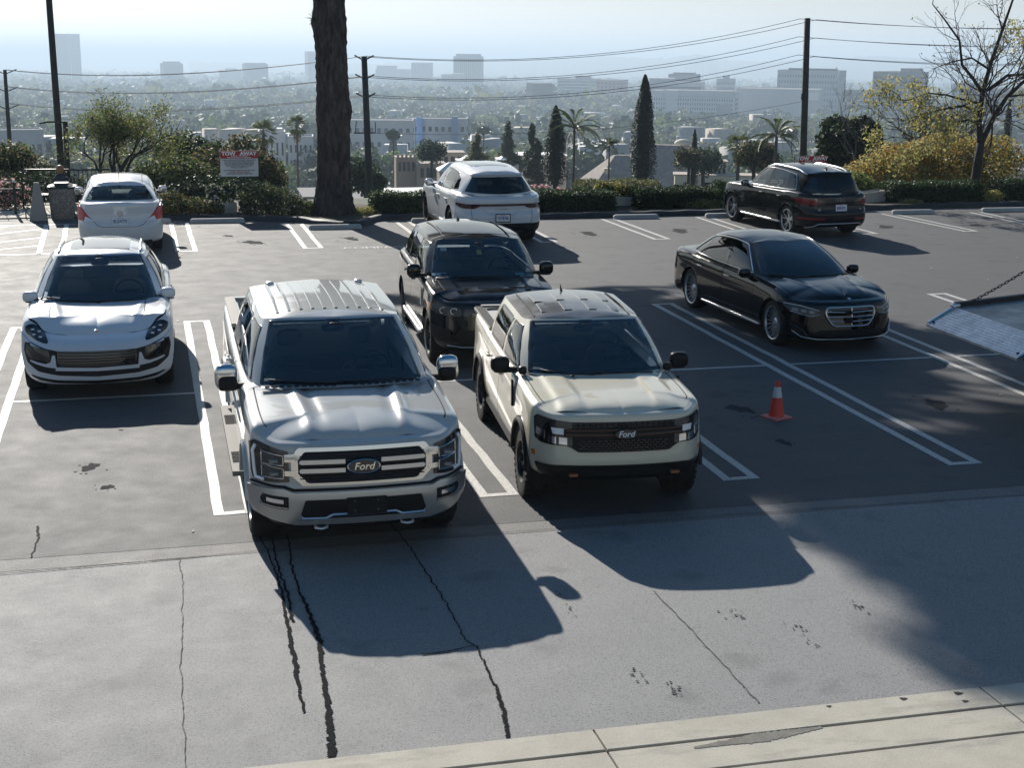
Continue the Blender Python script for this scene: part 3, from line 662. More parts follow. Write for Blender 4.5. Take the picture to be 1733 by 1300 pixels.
            wt = sp['wheel']; make_wheel(root, (sg*(W-wt['w']/2-g('wheel_in', .035)), yc, wt['R']), sg > 0, wt['R'], wt['w'], wt['rim'], wt['style'], wt['n'], wt['mat'], wt.get('tread', 0))
    part('underbody', M_WELL, root, MB().box((0, (yF+yR)/2, zb+.13), (2*W-.5, yF-yR-.5, .16)))
    # bonnet
    sc_ = float(sp['s_cowl']); M1 = M-1.0
    def deck(s0, s1, ycen, zprof, name, uh, bumpf=None, rear=False, m=None, pw=2.3):
        ss = np.linspace(s0, s1, 46); E = sk.ev(ss, np.full_like(ss, M1)); L_ = np.r_[0, np.cumsum(np.linalg.norm(np.diff(E[:, :2], axis=0), axis=1))]; gg = L_/L_[-1]
        y0 = E[0, 1]; cy = y0+(ycen-y0)*gg; cz = curve(zprof[0], zprof[1], gg)
        us = np.unique(np.r_[0, uh*.5, uh, uh+.014, np.linspace(uh+.014, 1, 30)])
        Pd = np.zeros((len(ss), len(us), 3)); 
        for j, u in enumerate(us):
            f = 1-(1-u)**pw; Pd[:, j, 0] = E[:, 0]*(1-u); Pd[:, j, 1] = E[:, 1]+(cy-E[:, 1])*u; Pd[:, j, 2] = E[:, 2]+(cz-E[:, 2])*f
            if bumpf is not None: Pd[:, j, 2] += bumpf(Pd[:, j, 0], gg, u)
        jj = np.arange(len(us)-1); uc = (us[:-1]+us[1:])/2; kk = np.ones((len(ss)-1, len(us)-1), bool)
        fr = ((ss[:-1] < 3.3) if not rear else (ss[:-1] > 99))[:, None]; kg = kk & ((uc > uh) & (uc < uh+.014))[None] & ~fr; ke = kk & (uc < uh)[None] & ~fr; kh = kk & ~kg & ~ke
        part(name, m or paintm, root, MB().grid(Pd, kh, flip=not rear).mirror(), angle=R_(45), merge=.0006)
        if ke.any(): pair('wing_top' if not rear else 'rear_wing_top', m or paintm, root, MB().grid(Pd, ke, flip=not rear), angle=R_(45))
        Pg = Pd.copy(); Pg[..., 2] -= .008; kg2 = kg.copy(); kg2[:, 1:] |= kg[:, :-1]; kg2[:, :-1] |= kg[:, 1:]
        pair('panel_gap', M_SEAM, root, MB().grid(Pg, kg2)); return Pd
    deck(0, sc_, sp['y_cowl'], sp['hood_z'], 'bonnet', g('hood_u', .05), g('hood_bump'), pw=g('hood_pw', 2.3))
    if g('boot'): b_ = sp['boot']; deck(N-1, b_['s'], b_['y'], b_['z'], 'boot_lid', .07, b_.get('bump'), True)
    # shoulder shelf closing the gap between body edge and cabin
    ss = np.linspace(sc_-.25, g('shelf_end', N-1.0), 90); E = sk.ev(ss, np.full_like(ss, M1)); En = sk.nrm(ss, np.full_like(ss, M1-.6)); En[:, 2] = 0; En /= np.linalg.norm(En, axis=1)[:, None]+1e-9; dp = g('shelf', .16)+np.clip(ss-10.2, 0, 1.5)*g('shelf_r', .12)
    pair('shoulder', paintm, root, MB().grid(np.stack([E, E-En*(dp*.4)[:, None]+np.array((0, 0, .010)), E-En*dp[:, None]+np.array((0, 0, .012))], 1), flip=True), smooth=True)
    # greenhouse
    GK = sp['glass_keys']          # list of ((bx,by,bz),(tx,ty,tz), bulge)
    lv = (0, .33, .66, 1); gn = np.zeros((len(GK), 4, 3))
    for i, (b0, t0, bl) in enumerate(GK):
        b0, t0 = np.array(b0, float), np.array(t0, float); nn = np.array((b0[0], (b0[1]+t0[1])/2-sp['y_mid'], 0)); nn /= np.linalg.norm(nn)+1e-9
        for j, q in enumerate(lv): gn[i, j] = b0+(t0-b0)*q+nn*bl*4*q*(1-q)+np.array((0, 0, 1))*bl*.4*4*q*(1-q)
    gk = Skin(gn); sp['gk'] = gk; NG = len(GK)
    gs = np.concatenate([np.linspace(a, a+1, 12, endpoint=False) for a in range(NG-1)]+[[NG-1.0]]); tt = np.linspace(0, 3, 25); SS, TT = np.meshgrid(gs, tt, indexing='ij'); P = gk.ev(SS, TT)
    keep = np.ones((len(gs)-1, len(tt)-1), bool); SC, TC = np.meshgrid((gs[:-1]+gs[1:])/2, (tt[:-1]+tt[1:])/2, indexing='ij'); hs, ht = (gs[1]-gs[0])/2, (tt[1]-tt[0])/2
    def inside(poly, x, y):
        c = np.zeros_like(x, bool); q = poly[-1]
        for p in poly:
            if p[1] != q[1]:
                hit = ((p[1] > y) != (q[1] > y)) & (x < (q[0]-p[0])*(y-p[1])/(q[1]-p[1])+p[0]); c ^= hit
            q = p
        return c
    for w in sp['windows']:
        pl = w['poly']; al = np.ones_like(keep)
        for dx in (-hs*1.1, hs*1.1):
            for dy in (-ht*1.1, ht*1.1): al &= inside(pl, np.abs(SC+dx), TC+dy) | ((SC+dx < 0) & inside(pl, SC+dx, TC+dy))
        keep &= ~al
    part('cabin_frame', g('cabinpaint', paintm), root, MB().grid(P, keep).mirror(), angle=R_(60), merge=.0005)
    for w in sp['windows']:
        pl = fillet(w['poly'], w.get('r', .1)); sym = w.get('sym', False); gm = w.get('mat', M_GLASS); nx, ny = w.get('n', (22, 10))
        G = polyfill(pl, nx, ny); Pp, Nn = gk.ev(G[..., 0], G[..., 1]), gk.nrm(G[..., 0], G[..., 1])
        for mir in ((False,) if sym else (False, True)):
            mm = np.array((-1, 1, 1)) if mir else np.ones(3)
            o = part(w['name'], gm, root, MB().grid((Pp+Nn*.003)*mm, flip=mir), smooth=True)
            fr = w.get('frit', .03)
            if fr:
                C = densify(pl, 2, True); C = np.r_[C, C[:1]]; cen = C.mean(0); A = gk.ev(C[:, 0], C[:, 1]); n_ = gk.nrm(C[:, 0], C[:, 1]); T = np.gradient(A, axis=0); T /= np.linalg.norm(T, axis=1)[:, None]+1e-9
                inw = np.cross(n_, T); inw *= np.sign(np.sum(inw*(gk.ev(cen[0], cen[1])-A), -1, keepdims=True))
                e_ = 2e-3; Js = (gk.ev(C[:, 0]+e_, C[:, 1])-gk.ev(C[:, 0]-e_, C[:, 1]))/(2*e_); Jt = (gk.ev(C[:, 0], C[:, 1]+e_)-gk.ev(C[:, 0], C[:, 1]-e_))/(2*e_); dv = inw*fr
                aa, bb_, cc_ = (Js*Js).sum(1), (Js*Jt).sum(1), (Jt*Jt).sum(1); p_, q_ = (Js*dv).sum(1), (Jt*dv).sum(1); de = aa*cc_-bb_*bb_; s2, t2_ = C[:, 0]+(cc_*p_-bb_*q_)/de, C[:, 1]+(aa*q_-bb_*p_)/de; Bq = gk.ev(s2, t2_); nB = gk.nrm(s2, t2_); Am = gk.ev((C[:, 0]+s2)/2, (C[:, 1]+t2_)/2); nM = gk.nrm((C[:, 0]+s2)/2, (C[:, 1]+t2_)/2)
                ring = np.stack([A-inw*.004+n_*.0035, A+n_*.006, Am+nM*.006, Bq+nB*.006], 1)*mm; part('glass_border', w.get('fritmat', M_FRIT), o, MB().grid(ring, flip=mir), smooth=True)
            if w.get('trim'):
                C = densify(pl, 2, True); C = np.r_[C, C[:2]]; part('window_trim', w.get('trimmat', M_CHROME), o, MB().tube((gk.ev(C[:, 0], C[:, 1])+gk.nrm(C[:, 0], C[:, 1])*.006)*mm, w['trim'], 6, cap=False), smooth=True)
    # roof
    top = gk.ev(gs, np.full_like(gs, 3.0)); nu = 15; us = np.linspace(0, 1, nu); yf_, yr_ = top[0, 1], top[-1, 1]; Pr = np.zeros((len(gs), nu, 3)); L_ = np.r_[0, np.cumsum(np.linalg.norm(np.diff(top[:, :2], axis=0), axis=1))]; gg = L_/L_[-1]
    cy = top[:, 1]*.0+yf_+(yr_-yf_)*gg; cy = np.clip(top[:, 1], yr_, yf_)*.6+.4*cy; cz = curve(sp['roof_z'][0], sp['roof_z'][1], (yf_-cy)/(yf_-yr_))
    for j, u in enumerate(us):
        f = 1-(1-u)**2.6; Pr[:, j, 0] = top[:, 0]*(1-u); Pr[:, j, 1] = top[:, 1]+(cy-top[:, 1])*u; Pr[:, j, 2] = top[:, 2]+(cz-top[:, 2])*f
    part('roof', g('roofpaint', paintm), root, MB().grid(Pr, flip=True).mirror(), angle=R_(40), merge=.0008)
    def roof_z(x, y):
        k = np.argmin((Pr[..., 0]-abs(x))**2+(Pr[..., 1]-y)**2); return Pr.reshape(-1, 3)[k, 2]
    sp['roofz'] = roof_z
    # cabin inside
    zbelt = GK[2][0][2]; yw0, yw1 = GK[0][0][1], GK[-1][0][1]; wi = W-.16; sm = g('seatmat', M_SEATB)
    yw1b = max(yw1, g('cab_end', -9))
    part('cabin_floor', M_CABIN, root, MB().box((0, (yw0+yw1b)/2-.05, .42), (2*wi, yw0-yw1b-.1, .06)).box((wi-.03, (yw0+yw1b)/2, .66), (.05, yw0-yw1b-.3, .5)).box((-wi+.03, (yw0+yw1b)/2, .66), (.05, yw0-yw1b-.3, .5)))
    dsh = MB().sellip((0, yw0-.42, zbelt-.17), (2*wi-.05, .95, .38), .45); part('dashboard', M_CABIN, root, dsh, smooth=True)
    sy = g('seat_y', yd2+.30); hz_ = 0 if zbelt > 1.1 else -.10; gl = 1.0 if zbelt > 1.1 else .9
    for sx in (-.38, .38):
        Mx = np.array(Matrix.Rotation(R_(-14 if True else 0), 3, 'X')); mb = MB().sellip((sx, sy+.02, .58+hz_), (.50, .52, .2), .5).sellip((sx, sy-.33, .92+hz_), (.48, .18, .66), .55, M=Mx).sellip((sx, sy-.42, GK[4][1][2]-.36), (.27, .1, .19), .6, M=Mx); part('seat', sm, root, mb, smooth=True)
    if sp.get('rear_seat', True): part('rear_seat', sm, root, MB().sellip((0, sy-.92, .56+hz_), (1.25, .5, .2), .4).sellip((0, sy-1.18, .86+hz_), (1.25, .18, .56), .4, M=np.array(Matrix.Rotation(R_(-16), 3, 'X'))), smooth=True)
    a = np.linspace(0, 2*math.pi, 25); Rw = .185; tl = R_(65); sw = np.stack([-.38+Rw*np.cos(a), yw0-.80+Rw*np.sin(a)*math.cos(tl), zbelt+.02+Rw*np.sin(a)*math.sin(tl)], -1)
    part('steering_wheel', M_CABIN, root, MB().tube(sw, .016, 6, cap=False).tube([(-.38, yw0-.62, zbelt-.06), (-.38, yw0-.79, zbelt+.01)], .05, 8).box((-.38, yw0-.8, zbelt+.02), (.32, .02, .05)), smooth=True)
    mx, my, mz = 0, GK[0][1][1]-.02, GK[0][1][2]-.13; part('rear_view_mirror', M_BLACKP, root, MB().sellip((0, my-.05, mz), (.24, .05, .075), .5).sellip((0, my+.06, mz+.05), (.13, .16, .08), .5), smooth=True)
    return root, sk, gk

def mirror_pair(root, x, y, z, size, capm, style='car', arm=.1, foldm=None):
    for sg in (1, -1):
        mb = MB().sellip((sg*(x+size[0]/2), y, z), size, .62, 18, 12); o = part('door_mirror', capm, root, mb, smooth=True)
        part('mirror_base', foldm or M_BLACKP, o, MB().sellip((sg*(x-arm*.25), y+.02, z-size[2]*.36), (arm+.12, .09, .06), .6).sellip((sg*(x+size[0]*.42), y, z-size[2]*.42), (size[0]*.86, size[1]*.82, size[2]*.28), .6), smooth=True)
        part('mirror_glass', M_CHROME, o, MB().sellip((sg*(x+size[0]*.52), y-size[1]*.46, z), (size[0]*.8, .02, size[2]*.72), .5), smooth=True)
def handles(root, sk, W, ys, z, m, L=.19):
    for y in ys:
        for sg in (1, -1):
            u, w = sk.inv(np.array([(y, z)]), (1, 2), (4, 11), (3, 8)); p = sk.ev(u, w)[0]; 
            part('door_handle', m, root, MB().sellip((sg*(p[0]+.022), y, z), (.03, L, .032), .5).sellip((sg*(p[0]+.008), y+L*.42, z), (.03, .03, .03), .6).sellip((sg*(p[0]+.008), y-L*.42, z), (.03, .03, .03), .6), smooth=True)
def wiper(root, pts, r=.009):
    part('wiper', M_BLACKP, root, MB().tube(pts, r, 6), smooth=True)
def number_plate(root, loc, txt, tilt=0.0, w=.305, h=.152, rear=True, top='California', frame=None):
    o = empty('number_plate', loc); o.parent = root; o.rotation_euler = (tilt, 0, 0 if rear else math.pi)
    q = MB().box((0, 0, 0), (w, .006, h)).build('plate', M_PLATEW, o)
    v, f = text_mesh(txt, h*.66, .0008, .002, .62); v2 = v[:, [0, 2, 1]]*np.array((1, -1, 1)); v2[:, 1] -= .004; v2[:, 2] -= h*.06
    MB().add(v2, f).build('plate_text', M_PLATET, o)
    v, f = text_mesh(top, h*.19, .0008, 0, .9); v2 = v[:, [0, 2, 1]]*np.array((1, -1, 1)); v2[:, 1] -= .004; v2[:, 2] += h*.36; MB().add(v2, f).build('plate_header', mat('plate_red', (.4, .03, .03), .5) if 'plate_red' not in bpy.data.materials else bpy.data.materials['plate_red'], o)
    if frame:
        fr = MB().box((0, -.003, h/2+.008), (w+.03, .016, .018)).box((0, -.003, -h/2-.008), (w+.03, .016, .018)).box((w/2+.007, -.003, 0), (.014, .016, h)).box((-w/2-.007, -.003, 0), (.014, .016, h)); fr.build('plate_frame', frame, o)
    return o

def two(name, m, parent, sk, poly, sr, tr, ax='xz', off=.008, dep=.02, nx=18, ny=6, angle=R_(40), **k):
    """one part on each side, the left one mirrored; parent may be a pair"""
    out = []
    mb = on_skin(sk, poly, ax, sr, tr, off, dep, nx, ny)
    for i, sg in enumerate((1, -1)):
        q = mb
        if sg < 0: q = MB(); q.add(np.concatenate(mb.v)*np.array((-1, 1, 1)), [f[::-1] for f in mb.f])
        out.append(part(name, m, parent[i] if isinstance(parent, (list, tuple)) else parent, q, angle=angle))
    return out
def two_line(name, m, parent, sk, pts, sr, tr, ax='xz', r=.006, off=.006, n=6, sub=6, closed=False, **k):
    mb = line_on(sk, pts, ax, sr, tr, r, off, n, closed, sub); out = []
    for i, sg in enumerate((1, -1)):
        q = mb
        if sg < 0: q = MB(); q.add(np.concatenate(mb.v)*np.array((-1, 1, 1)), [f[::-1] for f in mb.f])
        out.append(part(name, m, parent[i] if isinstance(parent, (list, tuple)) else parent, q, smooth=True))
    return out
def half(name, m, parent, sk, poly, sr, tr, ax='xz', off=.008, dep=.02, nx=24, ny=5, angle=R_(40)):
    """a part straddling the centre line: right half built on the skin and mirrored"""
    return part(name, m, parent, on_skin(sk, poly, ax, sr, tr, off, dep, nx, ny, True), angle=angle)
def half_line(name, m, parent, sk, pts, sr, tr, ax='xz', r=.006, off=.006, n=6, sub=8):
    return part(name, m, parent, line_on(sk, pts, ax, sr, tr, r, off, n, False, sub, True), smooth=True)
def ysurf(sk, x, z, N=15):
    u, w = sk.inv(np.array([(abs(x), z)]), (0, 2), (10.2, 15.6), (1, 8)); return float(sk.ev(u, w)[0, 1])
def emboss(parent, txt, loc, size, m, rear=True, tilt=0.0, sx=1.0, shear=0.0, name='badge'):
    v, f = text_mesh(txt, size, .0015, .0005, sx, shear); v = v[:, [0, 2, 1]]*np.array((1, -1, 1)); o = MB().add(v, f).build(name, m, parent); o.location = loc; o.rotation_euler = (tilt, 0, 0 if rear else math.pi); return o
def roof_rails(root, sp, x, y0, y1, m, r=.016, h=.03):
    for sg in (1, -1):
        ys = np.linspace(y0, y1, 12); zz = [sp['roofz'](x, y)+h*min(1, 6*min((y0-y), (y-y1))/(y0-y1)) for y in ys]; part('roof_rail', m, root, MB().tube([(sg*x, y, z) for y, z in zip(ys, zz)], r, 8), smooth=True)
def fin(root, y, z, m=None):
    part('roof_aerial', m or M_BLACKP, root, MB().add([(-.03, y+.08, z-.01), (.03, y+.08, z-.01), (.025, y-.07, z-.01), (-.025, y-.07, z-.01), (0, y-.05, z+.06), (0, y-.075, z+.058)], [(0, 1, 4), (1, 2, 5, 4), (2, 3, 5), (3, 0, 4, 5)]))
PROF_S = [(.11, .24, 0), (.04, .29, 0), (.012, .40, 0), (.0, .55, 0), (.003, .70, 0), (.012, .84, 0), (.02, -.12, 1), (.045, -.035, 1), (.10, 0, 1)]
# ------------------------------------------------------------------ grey full-size pickup
P_GREY = carpaint('paint_grey', (.40, .41, .395), .0, .3, 1.0, 0, .12)
FX = (-4.4, 4.4)
sp = dict(name='pickup_truck', label='large grey crew-cab pickup truck with chrome grille and chrome mirrors, parked facing the camera', cat='pickup truck', loc=(4.09, 1.25, 0), rz=math.pi-.008, scale=1.02,
    W=1.005, yF=2.80, yR=-3.08, ya=1.845, yb=-1.845, nose=.12, tail=.05, corner=.34, paint=P_GREY, doors=(1.18, .10, -1.06),
    ztop=[1.125, 1.125, 1.125, 1.165, 1.215, 1.26, 1.29, 1.315, 1.33, 1.34, 1.40, 1.42, 1.42, 1.41, 1.41, 1.41], zlow=.40,
    prof_f=[(.20, .30, 0), (.07, .36, 0), (.02, .43, 0), (.0, .62, 0), (.025, .725, 0), (.04, .89, 0), (.05, 1.02, 0), (.075, -.03, 1), (.15, 0, 1)],
    prof_s=[(.13, .44, 0), (.06, .47, 0), (.012, .56, 0), (.0, .72, 0), (.002, .88, 0), (.01, 1.02, 0), (.012, -.15, 1), (.03, -.035, 1), (.085, 0, 1)],
    prof_r=[(.25, .50, 0), (.1, .54, 0), (.02, .60, 0), (.02, .74, 0), (.05, .86, 0), (.05, 1.05, 0), (.05, -.12, 1), (.06, -.03, 1), (.09, 0, 1)],
    arch=.475, zwh=.42, s_cowl=6.72, y_cowl=1.50, hood_z=([0, .06, .2, .55, 1], [1.125, 1.17, 1.22, 1.28, 1.325]), hood_u=.055, y_mid=.1,
    hood_bump=lambda x, g, u: .022*np.exp(-((np.abs(x)-(.40+.10*g))/.045)**2)*np.clip((g-.12)*4, 0, 1)-.012*np.exp(-((np.abs(x)-(.30+.08*g))/.05)**2)*np.clip((g-.2)*3, 0, 1),
    glass_keys=[((0, 1.50, 1.315), (0, .66, 1.862), .03), ((.62, 1.42, 1.32), (.52, .61, 1.857), .03), ((.84, 1.22, 1.32), (.66, .52, 1.84), .02), ((.905, .95, 1.325), (.70, .40, 1.828), .03), ((.925, .10, 1.33), (.72, .05, 1.85), .03), ((.925, -1.06, 1.335), (.725, -1.08, 1.865), .03), ((.86, -1.25, 1.34), (.70, -1.26, 1.865), .02), ((.5, -1.28, 1.345), (.45, -1.30, 1.882), .02), ((0, -1.29, 1.345), (0, -1.31, 1.885), .02)],
    windows=[dict(name='windscreen', poly=[(-1.72, .08), (1.72, .08), (1.66, 2.9), (-1.66, 2.9)], sym=True, r=.12, frit=.045, n=(40, 12)),
             dict(name='side_window', poly=[(2.45, .12), (3.92, .12), (3.92, 2.62), (2.42, 2.62)], r=.12, frit=.02, mat=M_GLASS), dict(name='side_window', poly=[(4.07, .12), (4.93, .12), (4.88, 2.62), (4.07, 2.62)], r=.1, frit=.02, mat=M_GLASSD),
             dict(name='rear_window', poly=[(6.5, .2), (9.5, .2), (9.5, 2.6), (6.5, 2.6)], r=.1, frit=.03)],
    roof_z=([0, .15, .5, 1], [1.862, 1.91, 1.945, 1.925]), shelf_end=9.3, cab_end=-1.15, seat_y=.25,
    wheel=dict(R=.42, w=.28, rim=.265, style='double', n=6, mat=M_SATIN), flare=(.035, P_GREY), flare_a=.16, wheel_in=.03)
root, sk, gk = build_car(sp)
_on, _ln, DZ = on_skin, line_on, -.03
def on_skin(s, poly, ax, *a, **k): return _on(s, [(p[0], p[1]+DZ) for p in poly], ax, *a, **k)
def line_on(s, poly, ax, *a, **k): return _ln(s, [(p[0], p[1]+DZ) for p in poly], ax, *a, **k)
M_BUMP = mat('bumper_grey', (.36, .36, .35), .28, .65, coat=.6)
# bed
bb = MB(); yb0, yb1 = -1.34, -3.02
for sg in (1, -1):
    bb.box((sg*.87, (yb0+yb1)/2, 1.405), (.13, yb0-yb1, .03)); bb.box((sg*.80, (yb0+yb1)/2, 1.15), (.03, yb0-yb1, .5))
bb.box((0, (yb0+yb1)/2, .92), (1.62, yb0-yb1, .04)).box((0, yb0, 1.15), (1.7, .05, .5)).box((0, yb1-.01, 1.16), (1.72, .06, .5)).box((0, yb1-.01, 1.42), (1.74, .09, .02))
part('truck_bed', P_GREY, root, bb)
br = MB()
pair('bed_rail_cap', M_BLACKP, root, MB().box((.87, (yb0+yb1)/2, 1.425), (.12, yb0-yb1+.05, .014)))
for k in range(9): br.box((-.72+.18*k, (yb0+yb1)/2, .945), (.06, yb0-yb1-.1, .012))
part('bed_ribs', M_BLACKP, root, br)['kind'] = 'stuff'
# roof ribs and marker aerials
for k in range(10):
    x = -.54+.12*k; ys = np.linspace(.42, -1.12, 12); part('roof_rib', P_GREY, root, MB().grid(np.array([[(x+dx, y, sp['roofz'](x, y)+dz) for dx, dz in ((-.019, -.002), (-.012, .009), (.012, .009), (.019, -.002))] for y in ys])), angle=R_(50))
for sg in (-.50, .50): part('roof_aerial', M_SATIN, root, MB().sellip((sg, -1.14, sp['roofz'](sg, -1.14)+.012), (.09, .12, .045), .6), smooth=True)
# grille
oc = lambda x, z0, z1, c: [(-x+c, z0), (x-c, z0), (x, z0+c), (x, z1-c*.8), (x-c*.6, z1), (-x+c*.6, z1), (-x, z1-c*.8), (-x, z0+c)]
part('grille_surround', M_CHROME, root, on_skin(sk, oc(.635, .762, 1.105, .10), 'xz', FX, (2, 8), .022, .03, 40), angle=R_(35))
part('grille', M_BLACKP, root, on_skin(sk, oc(.575, .790, 1.072, .09), 'xz', FX, (2, 8), .030, .01, 40))
gm = MB()
for k in range(11):
    z = .805+.0255*k; hw = .56-(.05 if k in (0, 10) else 0); m_ = line_on(sk, [(-hw, z), (hw, z)], 'xz', FX, (2, 8), .004, .030, 4, sub=16); gm.add(np.concatenate(m_.v), m_.f)
part('grille_mesh', M_GLOSSB, root, gm)['kind'] = 'stuff'
for z in (.905, .985):
    for sg in (1, -1): part('grille_bar', M_SATIN, root, on_skin(sk, [(sg*.16, z-.018), (sg*.55, z-.018), (sg*.565, z), (sg*.55, z+.022), (sg*.16, z+.022)] if sg > 0 else [(-.16, z+.022), (-.55, z+.022), (-.565, z), (-.55, z-.018), (-.16, z-.018)], 'xz', FX, (2, 8), .055, .03, 14, 4), angle=R_(40))
yb_ = 2.80-.03
th = np.linspace(0, 2*math.pi, 33)[:-1]
def badge(parent, x, y, z, a, b, mat_in, txt, tilt=-.03, txtmat=None, rimm=None, size=.11):
    o = empty('badge', (x, y, z)); o.parent = parent; o.rotation_euler = (tilt, 0, math.pi)
    MB().add(np.c_[a*np.cos(th), np.full(32, .0), b*np.sin(th)], [tuple(range(32))]).tube([(a*math.cos(q), 0, b*math.sin(q)) for q in np.linspace(0, 6.2832, 33)], .006, 6, cap=False).build('badge_rim', [rimm or M_CHROME], o)
    MB().add(np.c_[a*.95*np.cos(th), np.full(32, -.006), b*.95*np.sin(th)], [tuple(range(32))]).build('badge_field', mat_in, o)
    v, f = text_mesh(txt, size, .002, .001, 1.0, .25); v = v[:, [0, 2, 1]]*np.array((1, -1, 1)); v[:, 1] -= .010; MB().add(v, f).build('badge_text', txtmat or M_CHROME, o); return o
M_BADGE = mat('badge_black', (.01, .011, .013), .25, coat=.5)
badge(root, 0, 2.80+.035, .915, .145, .062, M_BADGE, 'Ford', size=.095)
# lamps
for sg in (1, -1):
    def mx(p): return [(sg*a, b) for a, b in (p if sg > 0 else p[::-1])]
    h = part('headlamp', M_GLOSSB, root, on_skin(sk, mx([(.655, .80), (.93, .775), (.965, .80), (.975, 1.10), (.94, 1.135), (.66, 1.075)]), 'xz', (0, 5) if sg > 0 else (-5, 0), (2, 8), .012, .03, 20), angle=R_(40))
    for z0, z1 in ((.835, .925), (.955, 1.04)):
        part('lamp_unit', M_LAMPIN, h, on_skin(sk, mx([(.70, z0), (.87, z0-.005), (.87, z1+.02), (.70, z1)]), 'xz', (0, 5) if sg > 0 else (-5, 0), (2, 8), .022, .012, 10, 4))
        part('lamp_rim', M_REFL, h, line_on(sk, mx([(.70, z0), (.87, z0-.005), (.87, z1+.02), (.70, z1)]), 'xz', (0, 5) if sg > 0 else (-5, 0), (2, 8), .0045, .024, 5, True))
        part('projector', M_LENS, h, MB().sellip((sg*.79, 2.72, (z0+z1)/2-.03), (.085, .04, .06), .7), smooth=True)
    part('running_light', M_DRL, h, line_on(sk, mx([(.86, .80), (.925, .80), (.935, .86), (.945, 1.04), (.92, 1.095)]), 'xz', (0, 5) if sg > 0 else (-5, 0), (2, 8), .017, .014, 8, sub=4), smooth=True)
    part('lamp_arm', M_CHROME, root, on_skin(sk, mx([(.60, .985), (.69, .985), (.69, 1.05), (.60, 1.06)]), 'xz', (0, 5) if sg > 0 else (-5, 0), (2, 8), .03, .03, 8, 4)); part('lamp_arm', M_CHROME, root, on_skin(sk, mx([(.60, .855), (.69, .86), (.69, .905), (.60, .905)]), 'xz', (0, 5) if sg > 0 else (-5, 0), (2, 8), .03, .03, 8, 4))
# bumper
part('front_bumper', M_BUMP, root, on_skin(sk, [(-.955, .50), (-.6, .43), (.6, .43), (.955, .50), (.975, .73), (.70, .735), (.62, .70), (-.62, .70), (-.70, .735), (-.975, .73)], 'xz', FX, (1, 6), .05, .06, 60, 8), angle=R_(35))
part('bumper_gap', M_SEAM, root, line_on(sk, [(-.97, .755), (-.70, .755), (-.62, .725), (.62, .725), (.70, .755), (.97, .755)], 'xz', FX, (2, 6), .012, .012, 6))
part('bumper_opening', M_BLACKP, root, on_skin(sk, [(-.52, .48), (.52, .48), (.56, .52), (.52, .65), (-.52, .65), (-.56, .52)], 'xz', FX, (1, 6), .053, .01, 30, 5))
part('bumper_bar', M_SATIN, root, line_on(sk, [(-.55, .485), (-.34, .485), (-.28, .515), (.28, .515), (.34, .485), (.55, .485)], 'xz', FX, (1, 6), .013, .058, 6), angle=R_(40))
pb = part('plate_bracket', M_BLACKP, root, MB().box((-.02, 2.862, .555), (.36, .016, .155)).box((-.02, 2.868, .555), (.30, .012, .10)))
for x in (-.12, .09):
    for z in (.515, .60): part('bolt', M_GLOSSB, pb, MB().lathe([(.012, 0), (.012, .008), (.001, .01)], 8, 'y', (x, 2.874, z)))
for sg in (1, -1):
    r5 = (0, 5) if sg > 0 else (-5, 0)
    mx = lambda p: [(sg*a, b) for a, b in (p if sg > 0 else p[::-1])]
    fl = part('fog_lamp', M_BLACKP, root, on_skin(sk, mx([(.66, .565), (.86, .585), (.875, .60), (.86, .69), (.66, .675)]), 'xz', r5, (1, 6), .053, .01, 12, 4)); part('lamp_unit', M_REFL, fl, on_skin(sk, mx([(.70, .62), (.82, .63), (.82, .665), (.70, .655)]), 'xz', r5, (1, 6), .058, .01, 10, 3)); part('lamp_trim', M_SATIN, fl, line_on(sk, mx([(.66, .58), (.85, .60), (.87, .64)]), 'xz', r5, (1, 6), .006, .058, 5))
    part('tow_hook', M_SATIN, root, MB().tube([(sg*.34, 2.74, .365), (sg*.34, 2.84, .362), (sg*.39, 2.87, .362), (sg*.44, 2.84, .362), (sg*.44, 2.74, .365)], .015, 6), smooth=True)
part('front_valance', M_BLACKP, root, on_skin(sk, [(-.93, .42), (-.6, .33), (.6, .33), (.93, .42), (.93, .52), (.6, .45), (-.6, .45), (-.93, .52)], 'xz', FX, (0, 5), .03, .04, 40, 5))
# mirrors, handles, boards
mirror_pair(root, 1.00, 1.06, 1.375, (.225, .13, .255), M_CHROME, arm=.12)
for o in root.children:
    if o.name.startswith('door_mirror'): part('mirror_panel', M_BLACKP, o, MB().sellip(((1 if o.data.vertices[0].co.x > 0 else -1)*1.10, 1.085, 1.325), (.19, .115, .15), .6), smooth=True)
handles(root, sk, 1.0, (.28, -.90), 1.13, M_CHROME)
for sg in (1, -1):
    rb = part('running_board', mat('board_alloy', (.20, .195, .175), .7, 0, 0, .15) if sg == 1 else bpy.data.materials['board_alloy'], root, MB().box((sg*1.02, -.10, .42), (.14, 2.65, .05)).box((sg*.96, -.05, .36), (.06, 2.3, .08)))
    for y in (.75, .20, -.75): 
        for k in range(8): part('step_tread', M_WELL, rb, MB().box((sg*1.02, y+.05*k-.2, .447), (.10, .03, .006))) if y != .2 else None
